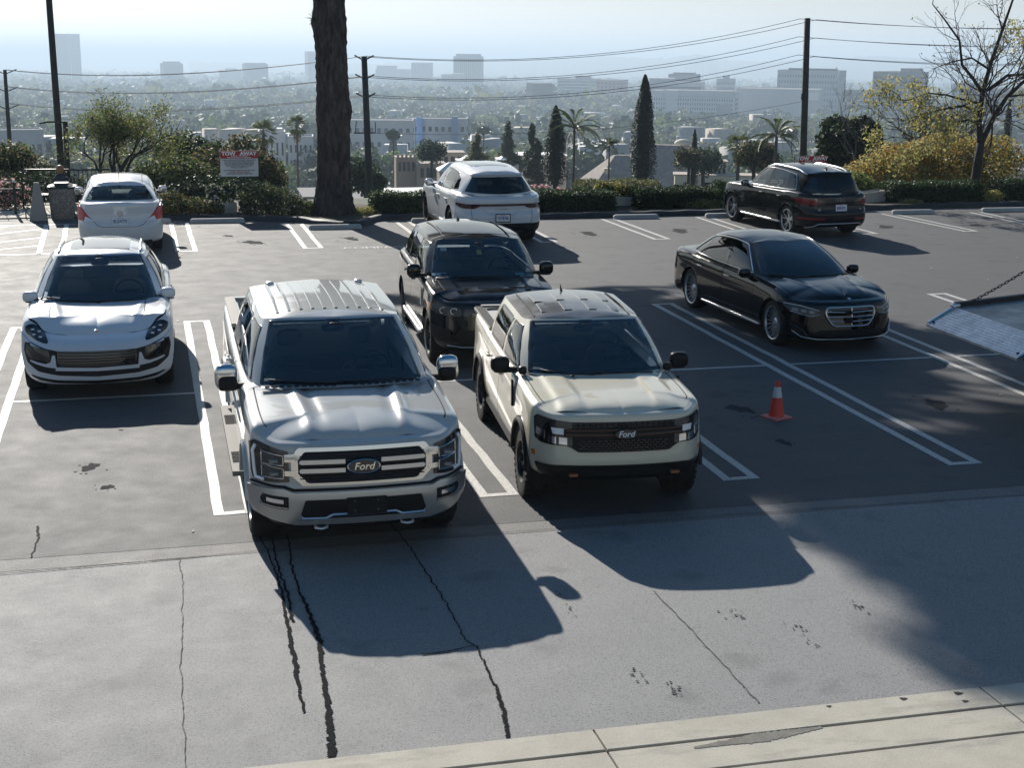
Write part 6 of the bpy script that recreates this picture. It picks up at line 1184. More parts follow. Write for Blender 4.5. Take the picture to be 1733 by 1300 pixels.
# ------------------------------------------------------------------ hedges and shrubs
def hedge(label, x0, x1, y0, y1, h, n, seed, m=L_HEDGE, name='hedge', z=.05):
    rg = np.random.default_rng(seed); L_ = x1-x0; W_ = y1-y0
    o = thing(name, label, 'hedge', ((x0+x1)/2, (y0+y1)/2, z), 0, 'clipped hedges behind the kerb')
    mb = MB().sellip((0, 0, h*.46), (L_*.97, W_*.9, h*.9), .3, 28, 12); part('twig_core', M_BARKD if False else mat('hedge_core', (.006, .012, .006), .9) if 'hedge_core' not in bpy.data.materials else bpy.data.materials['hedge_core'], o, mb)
    A = np.array([L_*h, L_*h, L_*W_, W_*h, W_*h]); k = rg.choice(5, n, p=A/A.sum()); u, v = rg.random(n), rg.random(n); P = np.zeros((n, 3)); Nn = np.zeros((n, 3)); e = rg.normal(0, .035, n)
    for i, (ax, sg) in enumerate(((1, -1), (1, 1), (2, 1), (0, -1), (0, 1))):
        q = k == i
        if ax == 1: P[q] = np.c_[(u[q]-.5)*L_, sg*W_/2+e[q]*sg, v[q]*h]
        elif ax == 2: P[q] = np.c_[(u[q]-.5)*L_, (v[q]-.5)*W_, h+e[q]+.03*np.sin(u[q]*L_*5)]
        else: P[q] = np.c_[sg*L_/2+e[q]*sg, (u[q]-.5)*W_, v[q]*h]
        Nn[q, ax] = sg
    V, F = leaf_geo(P, Nn+rg.normal(0, .7, P.shape), .035, rg, .6); fast_mesh('foliage', V, F, m, None, o); return o
hedge('dark clipped hedge between the utility pole and the white SUV', 8.05, 9.8, 23.55, 24.35, .50, 5200, 1)
hedge('dark clipped hedge right of the white SUV, below the pink flowers', 11.0, 14.62, 23.3, 24.2, .50, 8500, 2)
hedge('lumpy green hedge right of the tilted white planter wall', 15.42, 17.85, 23.6, 24.6, .48, 7000, 3, L_GREEN if False else L_DARK)
hedge('long dark clipped hedge below the golden bush', 23.15, 26.0, 23.7, 24.6, .52, 7500, 4)
hedge('dark clipped hedge at the right edge of the picture', 26.75, 29.6, 23.7, 24.6, .56, 6500, 5)
hedge('low clipped hedge on the slope between the two tall cypresses', 15.6, 18.2, 29.6, 30.6, .75, 6000, 6, L_OLIVE, z=-.62)
def shrub(name, label, cat, loc, blobs, n, size, m, seed, flowers=None, group=None, shell=.35, wood=True, floor=-.05, asp=.55, fsize=.05):
    o = thing(name, label, cat, loc, 0, group); leaves('foliage', blobs, n, size, m, seed, o, shell, asp, floor=floor)
    if wood:
        mb = MB(); rg = np.random.default_rng(seed+50)
        for k in range(7):
            c, r = blobs[rg.integers(len(blobs))][:2]; q = np.array(c)+rg.normal(0, .3, 3)*np.array(r); mb.tube([(c[0]*.3, c[1]*.3, -.05), (c[0]*.7, c[1]*.7, q[2]*.5), q], [.022, .015, .006], 5)
        part('stem', M_BARKD, o, mb)
    if flowers: leaves('flower', blobs, flowers[1], fsize, flowers[0], seed+9, o, .85, .8, .6, .7, floor)['kind'] = 'stuff'
    return o
B = lambda *a: list(a)
shrub('lantana_shrub', 'low green and rust shrub with small flowers right of the white saloon', 'shrub', (3.2, 24.25, .05), B(((-.35, 0, .30), (.5, .45, .36)), ((.3, -.1, .22), (.45, .4, .28)), ((.75, 0, .14), (.3, .35, .2))), 6500, .03, ((L_GREEN, .6), (L_DARK, .7), (L_ORANGE, .25)), 11, (L_ORANGE, 150), fsize=.025)
shrub('lantana_shrub', 'wide green shrub with pale flowers between the tow-away sign and the pine trunk', 'shrub', (5.5, 24.1, .03), B(((-.35, .1, .42), (.6, .5, .45)), ((.2, 0, .34), (.55, .5, .38)), ((.7, -.15, .18), (.4, .4, .26)), ((-.7, -.1, .2), (.25, .3, .3))), 9000, .032, ((L_GREEN, .5), (L_DARK, .9), (L_BROWN, .2)), 12, (L_WHITE, 130), fsize=.03)
shrub('rose_shrub', 'white-flowered shrub growing in the planter beside the tow-away sign', 'shrub', (4.2, 24.62, .28), B(((0, 0, .25), (.42, .25, .26)), ((-.25, 0, .36), (.2, .2, .2)), ((.2, .05, .42), (.2, .18, .2))), 2600, .03, ((L_DARK, 1), (L_GREEN, .4)), 13, (L_WHITE, 170), floor=-.1, fsize=.032)
shrub('ground_cover', 'low yellow-green weeds at the right foot of the pine trunk', 'plant', (7.85, 23.6, .03), B(((0, 0, .08), (.35, .35, .16))), 1500, .03, L_YG, 14, wood=False)
shrub('rose_shrub', 'yellow and pink rose shrub spilling over the tilted white planter wall', 'shrub', (15.0, 24.65, .25), B(((0, 0, .22), (.55, .3, .24)), ((-.35, 0, .3), (.25, .2, .2)), ((.4, 0, .2), (.3, .25, .2))), 3000, .032, ((L_GREEN, .8), (L_YEL, .5), (L_DARK, .5)), 15, (L_YEL, 130), fsize=.03)
shrub('rose_shrub', 'small white rose bush in the planter left of the black SUV', 'shrub', (18.15, 24.6, .25), B(((0, 0, .22), (.35, .25, .26))), 1500, .032, ((L_DARK, 1), (L_GREEN, .5)), 16, (L_WHITE, 60), fsize=.028)
shrub('ground_cover', 'bright green weeds beside the planter left of the black SUV', 'plant', (17.3, 23.6, .03), B(((0, 0, .1), (.6, .3, .22))), 1500, .035, L_YG, 17, wood=False)
shrub('ground_cover', 'bright green weeds below the hedge right of the black SUV', 'plant', (23.6, 23.55, .03), B(((0, 0, .06), (.4, .2, .12))), 900, .035, L_YG, 18, wood=False)
shrub('ground_cover', 'bright green weeds at the foot of the leaning bare tree', 'plant', (26.5, 23.9, .05), B(((0, 0, .1), (.45, .3, .22))), 1500, .035, L_YG, 19, wood=False)
shrub('flowering_bush', 'pink flowering bush on the slope behind the hedge beside the cypress', 'shrub', (14.2, 28.6, -.75), B(((-.3, 0, .55), (.7, .5, .42)), ((.5, 0, .5), (.5, .4, .35))), 2600, .05, ((L_DARK, 1), (L_PINK, .8)), 20, (L_PINK, 700), fsize=.06)
shrub('flowering_bush', 'pink flowering bush behind the low fence at the left edge', 'shrub', (-1.9, 26.9, 0), B(((0, 0, .4), (.9, .5, .5)), ((.7, 0, .35), (.5, .4, .45)), ((-.9, 0, .4), (.7, .5, .5))), 3000, .05, ((L_DARK, 1), (L_PINK, .35)), 21, (L_PINK, 420), fsize=.05)
shrub('golden_bush', 'large golden and orange bush behind the hedge at the right', 'bush', (25.9, 27.0, -.1), B(((-1.9, 0, .45), (1.0, .9, .65)), ((-.7, .3, .9), (1.3, 1.0, .75)), ((.8, .2, 1.15), (1.4, 1.1, .75)), ((2.2, 0, 1.0), (1.3, 1.0, .9)), ((0, -.6, .35), (2.4, .7, .6))), 19000, .055, ((L_YEL, .8), (L_ORANGE, .8), (L_YG, .8), (L_GREEN, .25)), 22, shell=.45)
shrub('green_bush', 'bright green leafy bush right of the black SUV behind the planter', 'bush', (22.6, 25.4, 0), B(((0, 0, .4), (.7, .5, .45)), ((.6, .2, .3), (.5, .4, .35)), ((-.5, .2, .3), (.4, .4, .4))), 3500, .055, ((L_GREEN, 1), (L_YG, .5)), 23)
# big bushes beyond the rail at the left
def bush(label, x, y, zb, blobs, n, size, m, seed): return shrub('bush', label, 'bush', (x, y, zb), blobs, n, size, m, seed, shell=.3, floor=-3, group='tall bushes on the slope at the left')
bush('broad olive bush with a rusty top at the left edge behind the rail', -2.0, 33.5, -1.2, B(((-.6, 0, 1.4), (1.3, 1.1, 1.05)), ((.5, 0, 1.3), (1.2, 1.0, .9)), ((-1.6, 0, 1.1), (1.0, 1, .9)), ((.1, 0, 2.0), (1.0, .9, .55))), 9000, .07, ((L_OLIVE, 1), (L_DARK, .7), (L_BROWN, .35)), 31)
bush('large brown and olive bush between the small twisted tree and the tow-away sign', 5.2, 34.5, -1.4, B(((-.7, 0, 1.45), (1.0, 1, 1.1)), ((.2, 0, 1.75), (.85, .9, 1.1)), ((.9, 0, 1.3), (.8, .8, 1.0)), ((0, -.5, .9), (1.7, 1, 1.0))), 11000, .075, ((L_BROWN, .9), (L_OLIVE, .8), (L_DARK, .9)), 32)
bush('green bush behind the roof of the white saloon', 3.1, 32.5, -1.2, B(((0, 0, 1.35), (1.1, .9, .9)), ((.9, 0, 1.1), (.9, .8, .8)), ((-.9, 0, 1.1), (.9, .8, .8))), 7000, .065, ((L_GREEN, .8), (L_OLIVE, .7), (L_DARK, .6)), 33)
bush('dark blue-green bush in the shade below the brown bush', 4.6, 30.5, -1.0, B(((0, 0, .8), (1.4, .8, .8)), ((1.2, 0, .5), (.9, .7, .7)), ((-1.3, 0, .6), (1.0, .7, .7))), 8000, .055, ((L_DARK, 1), (L_CYP, .6)), 34)
bush('dark bush directly behind the green rail', .2, 30.6, -1.0, B(((-.6, 0, .8), (1.2, .8, .9)), ((.8, 0, .7), (1.1, .8, .8)), ((-1.8, 0, .8), (1.0, .8, .9))), 8000, .055, ((L_DARK, 1), (L_CYP, .5), (L_OLIVE, .2)), 35)
bush('dark round bush between the twisted tree and the brown bush', 3.6, 37.5, -1.6, B(((0, 0, 2.1), (1.1, .9, .8)), ((.9, 0, 1.8), (.8, .8, .8))), 4500, .075, L_DARK, 36)

# ------------------------------------------------------------------ small twisted tree (left) and leaning bare trees (right)
rg = np.random.default_rng(21); t = thing('small_tree', 'small twisted tree with many bare branches and sparse leaves left of centre', 'tree', (1.28, 28.6, -.1)); mb = MB(); tips = []
for dx, dirv in ((-.12, (-.35, 0, 1)), (.0, (.1, .1, 1)), (.10, (.35, -.1, 1)), (.14, (.55, .1, .8))): branches(mb, (dx, 0, .2), dirv, .95, .055, 4, rg, tips, .62, 3, .10, .68, 4, .22)
part('trunk', M_BARKD, t, mb, smooth=True); T = np.array([q[0] for q in tips]); k = rg.integers(len(T), size=12000); C = T[k]+rg.normal(0, .14, (12000, 3)); V, F = leaf_geo(C, rg.normal(size=C.shape), .036, rg, .5); fast_mesh('crown', V, F, [L_YG, L_GREEN, L_OLIVE], rg.choice(3, len(F), p=(.3, .5, .2)), t)
rg = np.random.default_rng(5); t = thing('bare_tree', 'tall leaning tree with bare upper twigs and yellow-green leaves on its lower left', 'tree', (26.1, 24.35, -.05)); mb = MB(); tips = []
mb.tube([(0, 0, -.1), (.03, 0, .6), (.06, 0, 1.2), (.12, .05, 1.75)], [.17, .14, .125, .115], 12)
def limb(pts, r0, r1, lev=3, n=5, L=.9, spread=.75, up=.1):
    P = np.array(pts, float); mb.tube(densify(P, 4), np.linspace(r0, r1, (len(P)-1)*4+1), 8)
    for k in range(n): q = P[0]+(P[-1]-P[0])*0; i = rg.integers(1, len(P)); a = P[i]; d = P[i]-P[i-1]; d = d/np.linalg.norm(d); e = rg.normal(size=3); branches(mb, a, d+e*spread, L*rg.uniform(.6, 1.1), max(r1*.9, .012), lev, rg, tips, .6, 3, up, .66, 4, .16)
limb([(.12, .05, 1.7), (.03, .1, 2.5), (.08, .1, 3.2), (.28, .1, 4.1), (.55, .1, 5.0), (.85, .1, 6.0)], .10, .03, 3, 9, .95); limb([(.12, .05, 1.7), (.45, 0, 2.5), (.8, -.05, 3.1), (1.35, -.1, 3.6), (2.1, -.1, 4.2)], .095, .035, 3, 8, .95)
limb([(.08, .1, 3.2), (-.25, .1, 3.6), (-.6, .2, 4.0), (-.75, .2, 4.7), (-1.3, .2, 5.3), (-1.7, .2, 5.7)], .06, .015, 3, 8, .8)
low = len(tips)
limb([(.02, .05, 2.3), (-.4, -.1, 2.45), (-.95, -.1, 2.35), (-1.6, -.1, 2.05), (-2.2, -.1, 1.9)], .045, .012, 2, 7, .6, .7, 0); limb([(.0, .1, 2.6), (-.5, 0, 2.85), (-1.2, 0, 2.75), (-1.9, 0, 2.6), (-2.5, 0, 2.4)], .05, .012, 3, 9, .7, .7, 0); limb([(.02, .1, 2.9), (-.5, .1, 3.0), (-1.1, .1, 3.15), (-1.7, .1, 3.2), (-2.3, .1, 3.0)], .04, .012, 3, 9, .7, .7, 0); limb([(.2, .1, 3.9), (-.3, .2, 4.2), (-.9, .2, 4.1), (-1.5, .2, 3.9)], .035, .01, 2, 6, .6, .7, 0)
limb([(.28, .1, 3.3), (.9, .2, 3.7), (1.6, .2, 3.75), (2.3, .2, 3.9)], .06, .02, 3, 7, .8)
part('trunk', M_BARKD, t, mb, smooth=True); T = np.array([q[0] for q in tips[low:] if q[0][2] < 3.55 or q[0][0] > 1.2]); k = rg.integers(len(T), size=4600); C = T[k]+rg.normal(0, .12, (4600, 3)); V, F = leaf_geo(C, rg.normal(size=C.shape), .055, rg, .45); fast_mesh('crown', V, F, [L_YG, L_YEL, L_OLIVE], rg.choice(3, len(F), p=(.6, .3, .1)), t)
T = np.array([q[0] for q in tips[:low]]); k = rg.integers(len(T), size=260); C = T[k]+rg.normal(0, .08, (260, 3)); V, F = leaf_geo(C, rg.normal(size=C.shape), .05, rg, .45); fast_mesh('dry_leaves', V, F, [L_BROWN, L_YG], rg.choice(2, len(F)), t)['kind'] = 'stuff'
def bare(label, x, y, z, h, seed, n=4, lev=4, leafm=None, nl=0, spread=.55):
    rg = np.random.default_rng(seed); t = thing('bare_tree', label, 'tree', (x, y, z)); mb = MB(); tips = []
    for k in range(n): branches(mb, (rg.normal(0, .05), 0, 0), (rg.normal(0, .35), rg.normal(0, .2), 1), h*.42, .03+.012*h, lev, rg, tips, spread, 3, .12, .62, 4, .14)
    part('trunk', M_BARK, t, mb)
    if leafm: T = np.array([q[0] for q in tips]); k = rg.integers(len(T), size=nl); C = T[k]+rg.normal(0, .15, (nl, 3)); V, F = leaf_geo(C, rg.normal(size=C.shape), .05, rg, .5); fast_mesh('crown', V, F, leafm, None, t)
    return t
bare('leafless grey shrub-like tree behind the golden bush, left of the leaning tree', 28.4, 31.5, -.4, 2.6, 41, 6); bare('leafless grey tree behind the golden bush at the right edge', 29.8, 32.5, -.4, 3.2, 42, 6); bare('bare branching tree standing in front of the dark round tree behind the black SUV', 29.2, 38.5, -1.5, 3.6, 43, 1, 5, spread=.6)
# ------------------------------------------------------------------ tow-away signs
M_SIGNR = mat('sign_red', (.36, .025, .03), .45); M_SIGNW = mat('sign_white', (.62, .63, .64), .5); M_SIGNT = mat('sign_ink', (.10, .10, .13), .6); M_SIGNTW = mat('sign_text_white', (.80, .78, .76), .5); M_SIGNTR = mat('sign_ink_red', (.40, .06, .06), .5)
def tow_sign(label, x, y, z0, w, h, post_h, rz=0.0):
    o = thing('tow_away_sign', label, 'sign', (x, y, 0), rz, 'tow-away signs'); zt = z0+h
    part('post', M_GREENP, o, MB().box((.03, .03, z0*.5+.1), (.05, .05, z0+.2)))
    part('board', M_SIGNW, o, MB().box((0, 0, z0+h/2), (w, .012, h))); part('red_header', M_SIGNR, o, MB().box((0, -.004, zt-h*.15), (w*.995, .012, h*.295)))
    def tx(s, size, zz, m, sx=1.0, bold=.0):
        v, f = text_mesh(s, size, .0005, bold, sx); v = v[:, [0, 2, 1]]*np.array((1, -1, 1)); v[:, 1] -= .0125; v[:, 2] += zz; part('sign_text', m, o, MB().add(v, f))['kind'] = 'stuff'
    tx('TOW   AWAY', h*.19, zt-h*.11, M_SIGNTW, 1.12, .006); tx('24 HOUR   TOW ZONE', h*.06, zt-h*.20, M_SIGNTW, 1.0, .001); tx('PRIVATE PROPERTY NO PARKING', h*.06, zt-h*.26, M_SIGNTW, 1.0, .001)
    for k, s in enumerate(('PUBLIC PARKING IS PROHIBITED, Vehicles Will Be', 'Removed At The Owner\'s Expense And Risk', 'By A Towing Service If Not Parked In Marked', 'Spaces And Without Written PERMIT Issued', 'By The Office At The Entrance To This', 'Parking Lot. (22658 V.C.)')): tx(s, h*.062, zt-h*(.355+.058*k), M_SIGNT, .98, .0012)
    for k, (s, m) in enumerate((('UNAUTHORIZED VEHICLES WILL BE TOWED', M_SIGNT), ('TOWED CARS CALL POLICE', M_SIGNTR), ('VEHICLES MAY BE RECLAIMED HERE', M_SIGNT))): tx(s, h*.062, zt-h*(.76+.065*k), m, .98, .0012)
    return o
tow_sign('red and white TOW AWAY sign on a green post beside the white planter', 4.68, 24.74, .99, .98, .67, 1.0, -.03); tow_sign('red TOW AWAY sign just showing above the roof of the black SUV', 21.1, 24.9, .62, .88, .72, .7, -.03)

# ------------------------------------------------------------------ planters (white concrete boxes)
def planter(label, x, y, w, d, h, tilt=0.0, dz=0.0):
    mb = MB(); t = .05; o = thing('planter', label, 'planter', (x, y, .0), -.02, 'white concrete planters'); M = np.array(Matrix.Rotation(tilt, 3, 'Y'))
    for c, s in (((0, -d/2, h/2), (w, t, h)), ((0, d/2, h/2), (w, t, h)), ((-w/2+t/2, 0, h/2), (t, d-t, h)), ((w/2-t/2, 0, h/2), (t, d-t, h)), ((0, 0, h*.4), (w-2*t, d-t, h*.8))): mb.box(np.array(c) @ M.T+np.array((0, 0, dz)), s, M=M)
    b_ = part('box', M_PLANTER, o, mb); mm = b_.modifiers.new('bevel', 'BEVEL'); mm.width = .012; mm.segments = 2; return o
planter('square white planter beside the tow-away sign post', 4.2, 24.62, .72, .5, .34); planter('white planter wall tilted among the roses between two hedges', 15.06, 24.5, .80, .4, .33, .06); planter('white planter left of the black SUV', 18.16, 24.45, .78, .5, .33); planter('white planter wall leaning right of the black SUV', 22.75, 24.4, .85, .4, .34, -.10)

# ------------------------------------------------------------------ bin, bollard, rail, fence, person
M_AGG = mat('aggregate', (.20, .185, .17), .9); N, L, b = nodes(M_AGG); v = objcoord(N); vo = N.new('ShaderNodeTexVoronoi'); vo.inputs['Scale'].default_value = 55; L.new(v, vo.inputs['Vector']); L.new(ramp(N, L, vo.outputs['Color'], [(.2, (.10, .09, .08)), (.6, (.2, .185, .17)), (.9, (.32, .30, .27))]), b.inputs['Base Color']); bump(N, L, b, vo.outputs['Distance'], .5, .01)
t = thing('litter_bin', 'tapered grey stone-chip litter bin with a dark green lid left of the white saloon', 'litter bin', (.18, 24.65, 0), .0)
def sqtaper(w0, w1, z0, z1, e=.35, n=28):
    mb = MB(); a = np.arange(n)*2*math.pi/n; sg = lambda x: np.sign(x)*np.abs(x)**e; P = []
    for z, w in ((z0, w0*.96), (z0+.02, w0), ((z0+z1)/2, (w0+w1)/2), (z1-.01, w1), (z1, w1*.97)): P.append(np.c_[w/2*sg(np.cos(a)), w/2*sg(np.sin(a)), np.full(n, z)])
    P = np.array(P); P = np.concatenate([P, P[:, :1]], 1); mb.grid(P, flip=True); mb.add(P[-1][:-1], [tuple(range(n))]); return mb
part('body', M_AGG, t, sqtaper(.58, .66, 0, .78), angle=R_(40)); part('rim', M_GREENP, t, sqtaper(.70, .69, .775, .83), angle=R_(40)); part('lid', M_GREENP, t, sqtaper(.56, .36, .83, .91), angle=R_(40)); part('lid_opening', M_WELL, t, MB().sellip((0, -.15, .875), (.34, .16, .06), .5), smooth=True)
part('bin_liner', mat('bin_bag', (.012, .013, .014), .25), t, MB().sellip((.36, -.05, .74), (.12, .5, .22), .6), smooth=True)
t = thing('bollard', 'tall tapered grey stone bollard left of the litter bin', 'bollard', (-.41, 24.35, 0)); part('shaft', mat('bollard_stone', (.30, .28, .255), .9), t, MB().frustum((0, 0, 0), (.42, .42), (.13, .13), .93).frustum((0, 0, .93), (.13, .13), (.09, .09), .02)); part('emblem', M_STOP, t, MB().tube([(.05*math.cos(q), -.113, .72+.05*math.sin(q)) for q in np.linspace(0, 6.2832, 17)], .006, 5, cap=False))
t = thing('railing', 'dark green pipe railing with upright bars behind the litter bin', 'railing', (0, 26.8, 0)); 
part('top_rail', M_GREENP, t, MB().tube([(-.94, -.02, .93), (-.90, 0, 1.0), (-.84, 0, 1.04), (.3, 0, 1.03), (1.34, 0, 1.02)], .026, 8), smooth=True); part('bottom_rail', M_GREENP, t, MB().tube([(-.94, 0, .10), (1.34, 0, .10)], .018, 6))
for x in (-.94, .2, 1.34): part('post', M_GREENP, t, MB().box((x, 0, .48), (.05, .05, 1.0)))
for k in range(19): part('bar', M_GREENP, t, MB().box((-.83+.113*k, 0, .56), (.016, .016, .92)))
t = thing('railing', 'low dark fence with a ball-topped post at the left edge', 'railing', (-1.05, 25.6, 0)); part('post', M_GREENP, t, MB().box((0, 0, .42), (.07, .07, .84))); part('post_cap', M_SIGNW, t, MB().sellip((0, 0, .87), (.08, .08, .07), 1), smooth=True)
for z in (.66, .12): part('rail', M_GREENP, t, MB().tube([(-3.0, 0, z), (.0, 0, z), (.14, .1, z)], .016, 6))
for k in range(8): part('bar', M_GREENP, t, MB().box((-2.8+.36*k, 0, .40), (.014, .014, .54)))
t = thing('bicycle_hoop', 'small dark tube hoop at the foot of the grey bollard', 'rack', (-.62, 24.75, 0)); part('tube', M_GREENP, t, MB().tube([(-.12, 0, 0), (-.12, 0, .18), (-.06, 0, .26), (.10, 0, .26), (.16, 0, .2), (.16, 0, 0)], .018, 6), smooth=True)
t = thing('bench', 'dark bench behind the litter bin where a person sits', 'bench', (.1, 26.0, .10))
for k in range(4): part('slat', M_GREENP, t, MB().box((0, -.15+.1*k, .36), (1.2, .08, .03)))
for sx in (-.5, .5): part('leg', M_GREENP, t, MB().box((sx, 0, .17), (.05, .36, .35)))
# seated person seen from behind
def skin_body(name, chains, mats, parent, assign, sub=2):
    V, E, Rr, idx = [], [], [], {}
    def vid(k, p, r):
        if k is not None and k in idx: return idx[k]
        V.append(p); Rr.append(r)
        if k is not None: idx[k] = len(V)-1
        return len(V)-1
    for ch in chains:
        prev = None
        for k, p, r in ch:
            i = vid(k, p, r)
            if prev is not None: E.append((prev, i))
            prev = i
    me = bpy.data.meshes.new(name); me.from_pydata(V, E, []); o = bpy.data.objects.new(name, me); COL.objects.link(o); m = o.modifiers.new('skin', 'SKIN')
    for i, r in enumerate(Rr): me.skin_vertices[0].data[i].radius = (r, r)
    me.skin_vertices[0].data[0].use_root = True; m.use_smooth_shade = True; s = o.modifiers.new('sub', 'SUBSURF'); s.levels = s.render_levels = sub
    dg = bpy.context.evaluated_depsgraph_get(); me2 = bpy.data.meshes.new_from_object(o.evaluated_get(dg)); bpy.data.objects.remove(o); me2.name = name
    me2.materials.clear()
    for mm in mats: me2.materials.append(mm)
    for p in me2.polygons: p.material_index = assign(p.center); p.use_smooth = True
    o2 = bpy.data.objects.new(name, me2); return link(o2, parent)
M_SKIN = mat('skin', (.50, .30, .22), .55); M_JACKET = varied('jacket_navy', (.02, .028, .045), (.04, .05, .075), 12, .85); M_JEANS = mat('trousers_dark', (.03, .035, .05), .85); M_HAIR = varied('hair_auburn', (.16, .075, .035), (.34, .19, .10), 30, .5); M_SHOE = mat('shoe', (.02, .02, .02), .6)
t = thing('person', 'person with auburn hair and navy jacket sitting behind the litter bin', 'person', (.10, 25.92, .10))
ch = [[('pel', (0, .02, .44), .14), ('sp1', (0, -.01, .58), .125), ('sp2', (0, -.03, .72), .135), ('nk', (0, .0, .87), .055), ('hd1', (0, .02, .95), .07), (None, (0, .03, 1.05), .075)]]
for s in (-1, 1):
    ch.append([('sp2', 0, 0), (f'sh{s}', (s*.16, -.02, .77), .055), (None, (s*.21, .03, .60), .045), (f'el{s}', (s*.20, .10, .50), .036), (None, (s*.10, .26, .52), .028), (f'wr{s}', (s*.07, .32, .515), .024), (f'pm{s}', (s*.05, .37, .51), .022)])
    for k in range(4): ch.append([(f'pm{s}', 0, 0), (None, (s*(.03+.014*k), .41, .505), .009), (None, (s*(.03+.014*k), .435+.005*(k % 2), .495), .008)])
    ch.append([(f'wr{s}', 0, 0), (None, (s*.03, .345, .53), .010), (None, (s*.01, .365, .53), .009)])
    ch.append([('pel', 0, 0), (f'hp{s}', (s*.10, .05, .42), .085), (f'kn{s}', (s*.13, .44, .43), .06), (None, (s*.13, .46, .22), .05), (f'an{s}', (s*.13, .45, .08), .04), (None, (s*.13, .58, .04), .035)])
ch = [[(k, p, r) for k, p, r in c] for c in ch]
body = skin_body('body', ch, [M_JACKET, M_JEANS, M_SKIN, M_SHOE], t, lambda c: 2 if c.z > .875 or (c.y > .29 and c.z > .47 and abs(c.x) < .12) else (3 if c.z < .09 else (1 if c.z < .47 else 0)))
part('hair', M_HAIR, t, MB().sellip((0, -.005, 1.04), (.20, .20, .20), .9, 20, 14).sellip((0, -.03, .98), (.17, .13, .14), .9), smooth=True)
fa = MB()
for s in (-1, 1): fa.sellip((s*.085, .03, 1.0), (.02, .04, .055), .9).sellip((s*.03, .105, 1.02), (.03, .015, .014), 1)
fa.sellip((0, .118, .99), (.025, .04, .04), .8).sellip((0, .105, .955), (.05, .015, .012), .9); part('face', M_SKIN, t, fa, smooth=True)
part('hood', M_JACKET, t, MB().sellip((0, -.09, .84), (.26, .12, .16), .7), smooth=True)

# ------------------------------------------------------------------ traffic cone
M_CONE = mat('cone_orange', (.62, .045, .028), .5); M_REFLW = mat('cone_reflective', (.50, .50, .50), .35); M_CONEB = mat('cone_base', (.66, .16, .13), .55)
t = thing('traffic_cone', 'orange-red traffic cone with a grey reflective band in the empty bay', 'traffic cone', (10.0, 2.42, 0), .35)
part('base', M_CONEB, t, MB().frustum((0, 0, .0), (.29, .29), (.285, .285), .018).frustum((0, 0, .018), (.27, .27), (.2, .2), .012)); part('cone', M_CONE, t, MB().lathe([(.105, .028), (.098, .06), (.062, .27), (.061, .27)], 28, close=False), angle=R_(40)); part('cone_tip', M_CONE, t, MB().lathe([(.039, .405), (.030, .455), (.030, .47), (.026, .475), (.02, .47)], 28, close=False), angle=R_(40)); part('reflective_band', M_REFLW, t, MB().lathe([(.0625, .268), (.064, .27), (.040, .405), (.0385, .407)], 28, close=False), angle=R_(40)); part('cone_notch', M_WELL, t, MB().sellip((.012, -.034, .425), (.018, .01, .02), .9))

# ------------------------------------------------------------------ flatbed tow truck, only its tail in view
M_STEEL = mat('steel_tread', (.62, .61, .59), .4, .55); N, L, b = nodes(M_STEEL); v = objcoord(N); L.new(ramp(N, L, noise(N, L, 3.5, 6, .7, v), [(.3, (.2,)*3), (.7, (.5,)*3)]), b.inputs['Roughness']); L.new(ramp(N, L, noise(N, L, 5, 5, .7, v), [(.3, (.44, .43, .42)), (.65, (.70, .69, .67))]), b.inputs['Base Color'])
M_BED = varied('bed_worn_steel', (.10, .105, .11), (.34, .34, .33), 2.2, .42, .3, 30, .004, metal=.7); M_BLACKS = mat('black_steel', (.014, .015, .016), .5)
t = thing('tow_truck', 'flatbed tow truck tail with silver tread-plate ramp at the right edge', 'tow truck', (12.62, 2.30, 0))
WB_ = 1.10
def bedz(x): return .93+ (x/.42)*.22 if x < .42 else 1.15+.075*(x-.42)
part('ramp', M_STEEL, t, MB().grid(np.array([[(x, y, bedz(x)) for y in np.linspace(-WB_, WB_, 12)] for x in np.linspace(0, .42, 6)])).grid(np.array([[(0, y, bedz(0)), (.0, y, bedz(0)-.03), (.42, y, bedz(.42)-.12)] for y in (-WB_, WB_)])))
tp = MB()
for i in range(9):
    for j in range(44):
        x, y = .03+.045*i, -WB_+.03+.0495*j; a = R_(45) if (i+j) % 2 else R_(-45); tp.box((x, y, bedz(x)+.0015), (.026, .008, .004), rz=a)
part('tread_pattern', M_STEEL, t, tp)['kind'] = 'stuff'
part('bed', M_BED, t, MB().grid(np.array([[(x, y, bedz(x)) for y in np.linspace(-WB_, WB_, 10)] for x in np.linspace(.425, 6.4, 20)])).box((3.4, 0, 1.18), (5.9, 2.0, .10), M=np.array(Matrix.Rotation(-math.atan(.075), 3, 'Y'))))
for sg in (1, -1): part('side_rail', M_BLACKS, t, MB().box((3.42, sg*(WB_+.02), bedz(3.42)+.0), (6.0, .07, .13), M=np.array(Matrix.Rotation(-math.atan(.075), 3, 'Y')))); part('ramp_edge', M_SATIN, t, MB().tube([(.02, sg*(WB_-.01), .945), (.40, sg*(WB_-.01), 1.16)], .022, 6)); part('hinge', M_SATIN, t, MB().sellip((.43, sg*WB_, 1.17), (.13, .10, .08), .6), smooth=True); part('bolt', M_BLACKS, t, MB().lathe([(.02, 0), (.02, .02), (.001, .02)], 8, 'z', (.06, sg*(WB_-.08), .965)))
part('stake_post', M_BLACKS, t, MB().box((1.72, WB_+.01, bedz(1.72)+.27), (.07, .06, .50)).sellip((1.72, WB_+.01, bedz(1.72)+.54), (.09, .08, .06), .7)); part('post_foot', M_BLACKS, t, MB().box((1.72, WB_, bedz(1.72)+.05), (.2, .12, .05)))
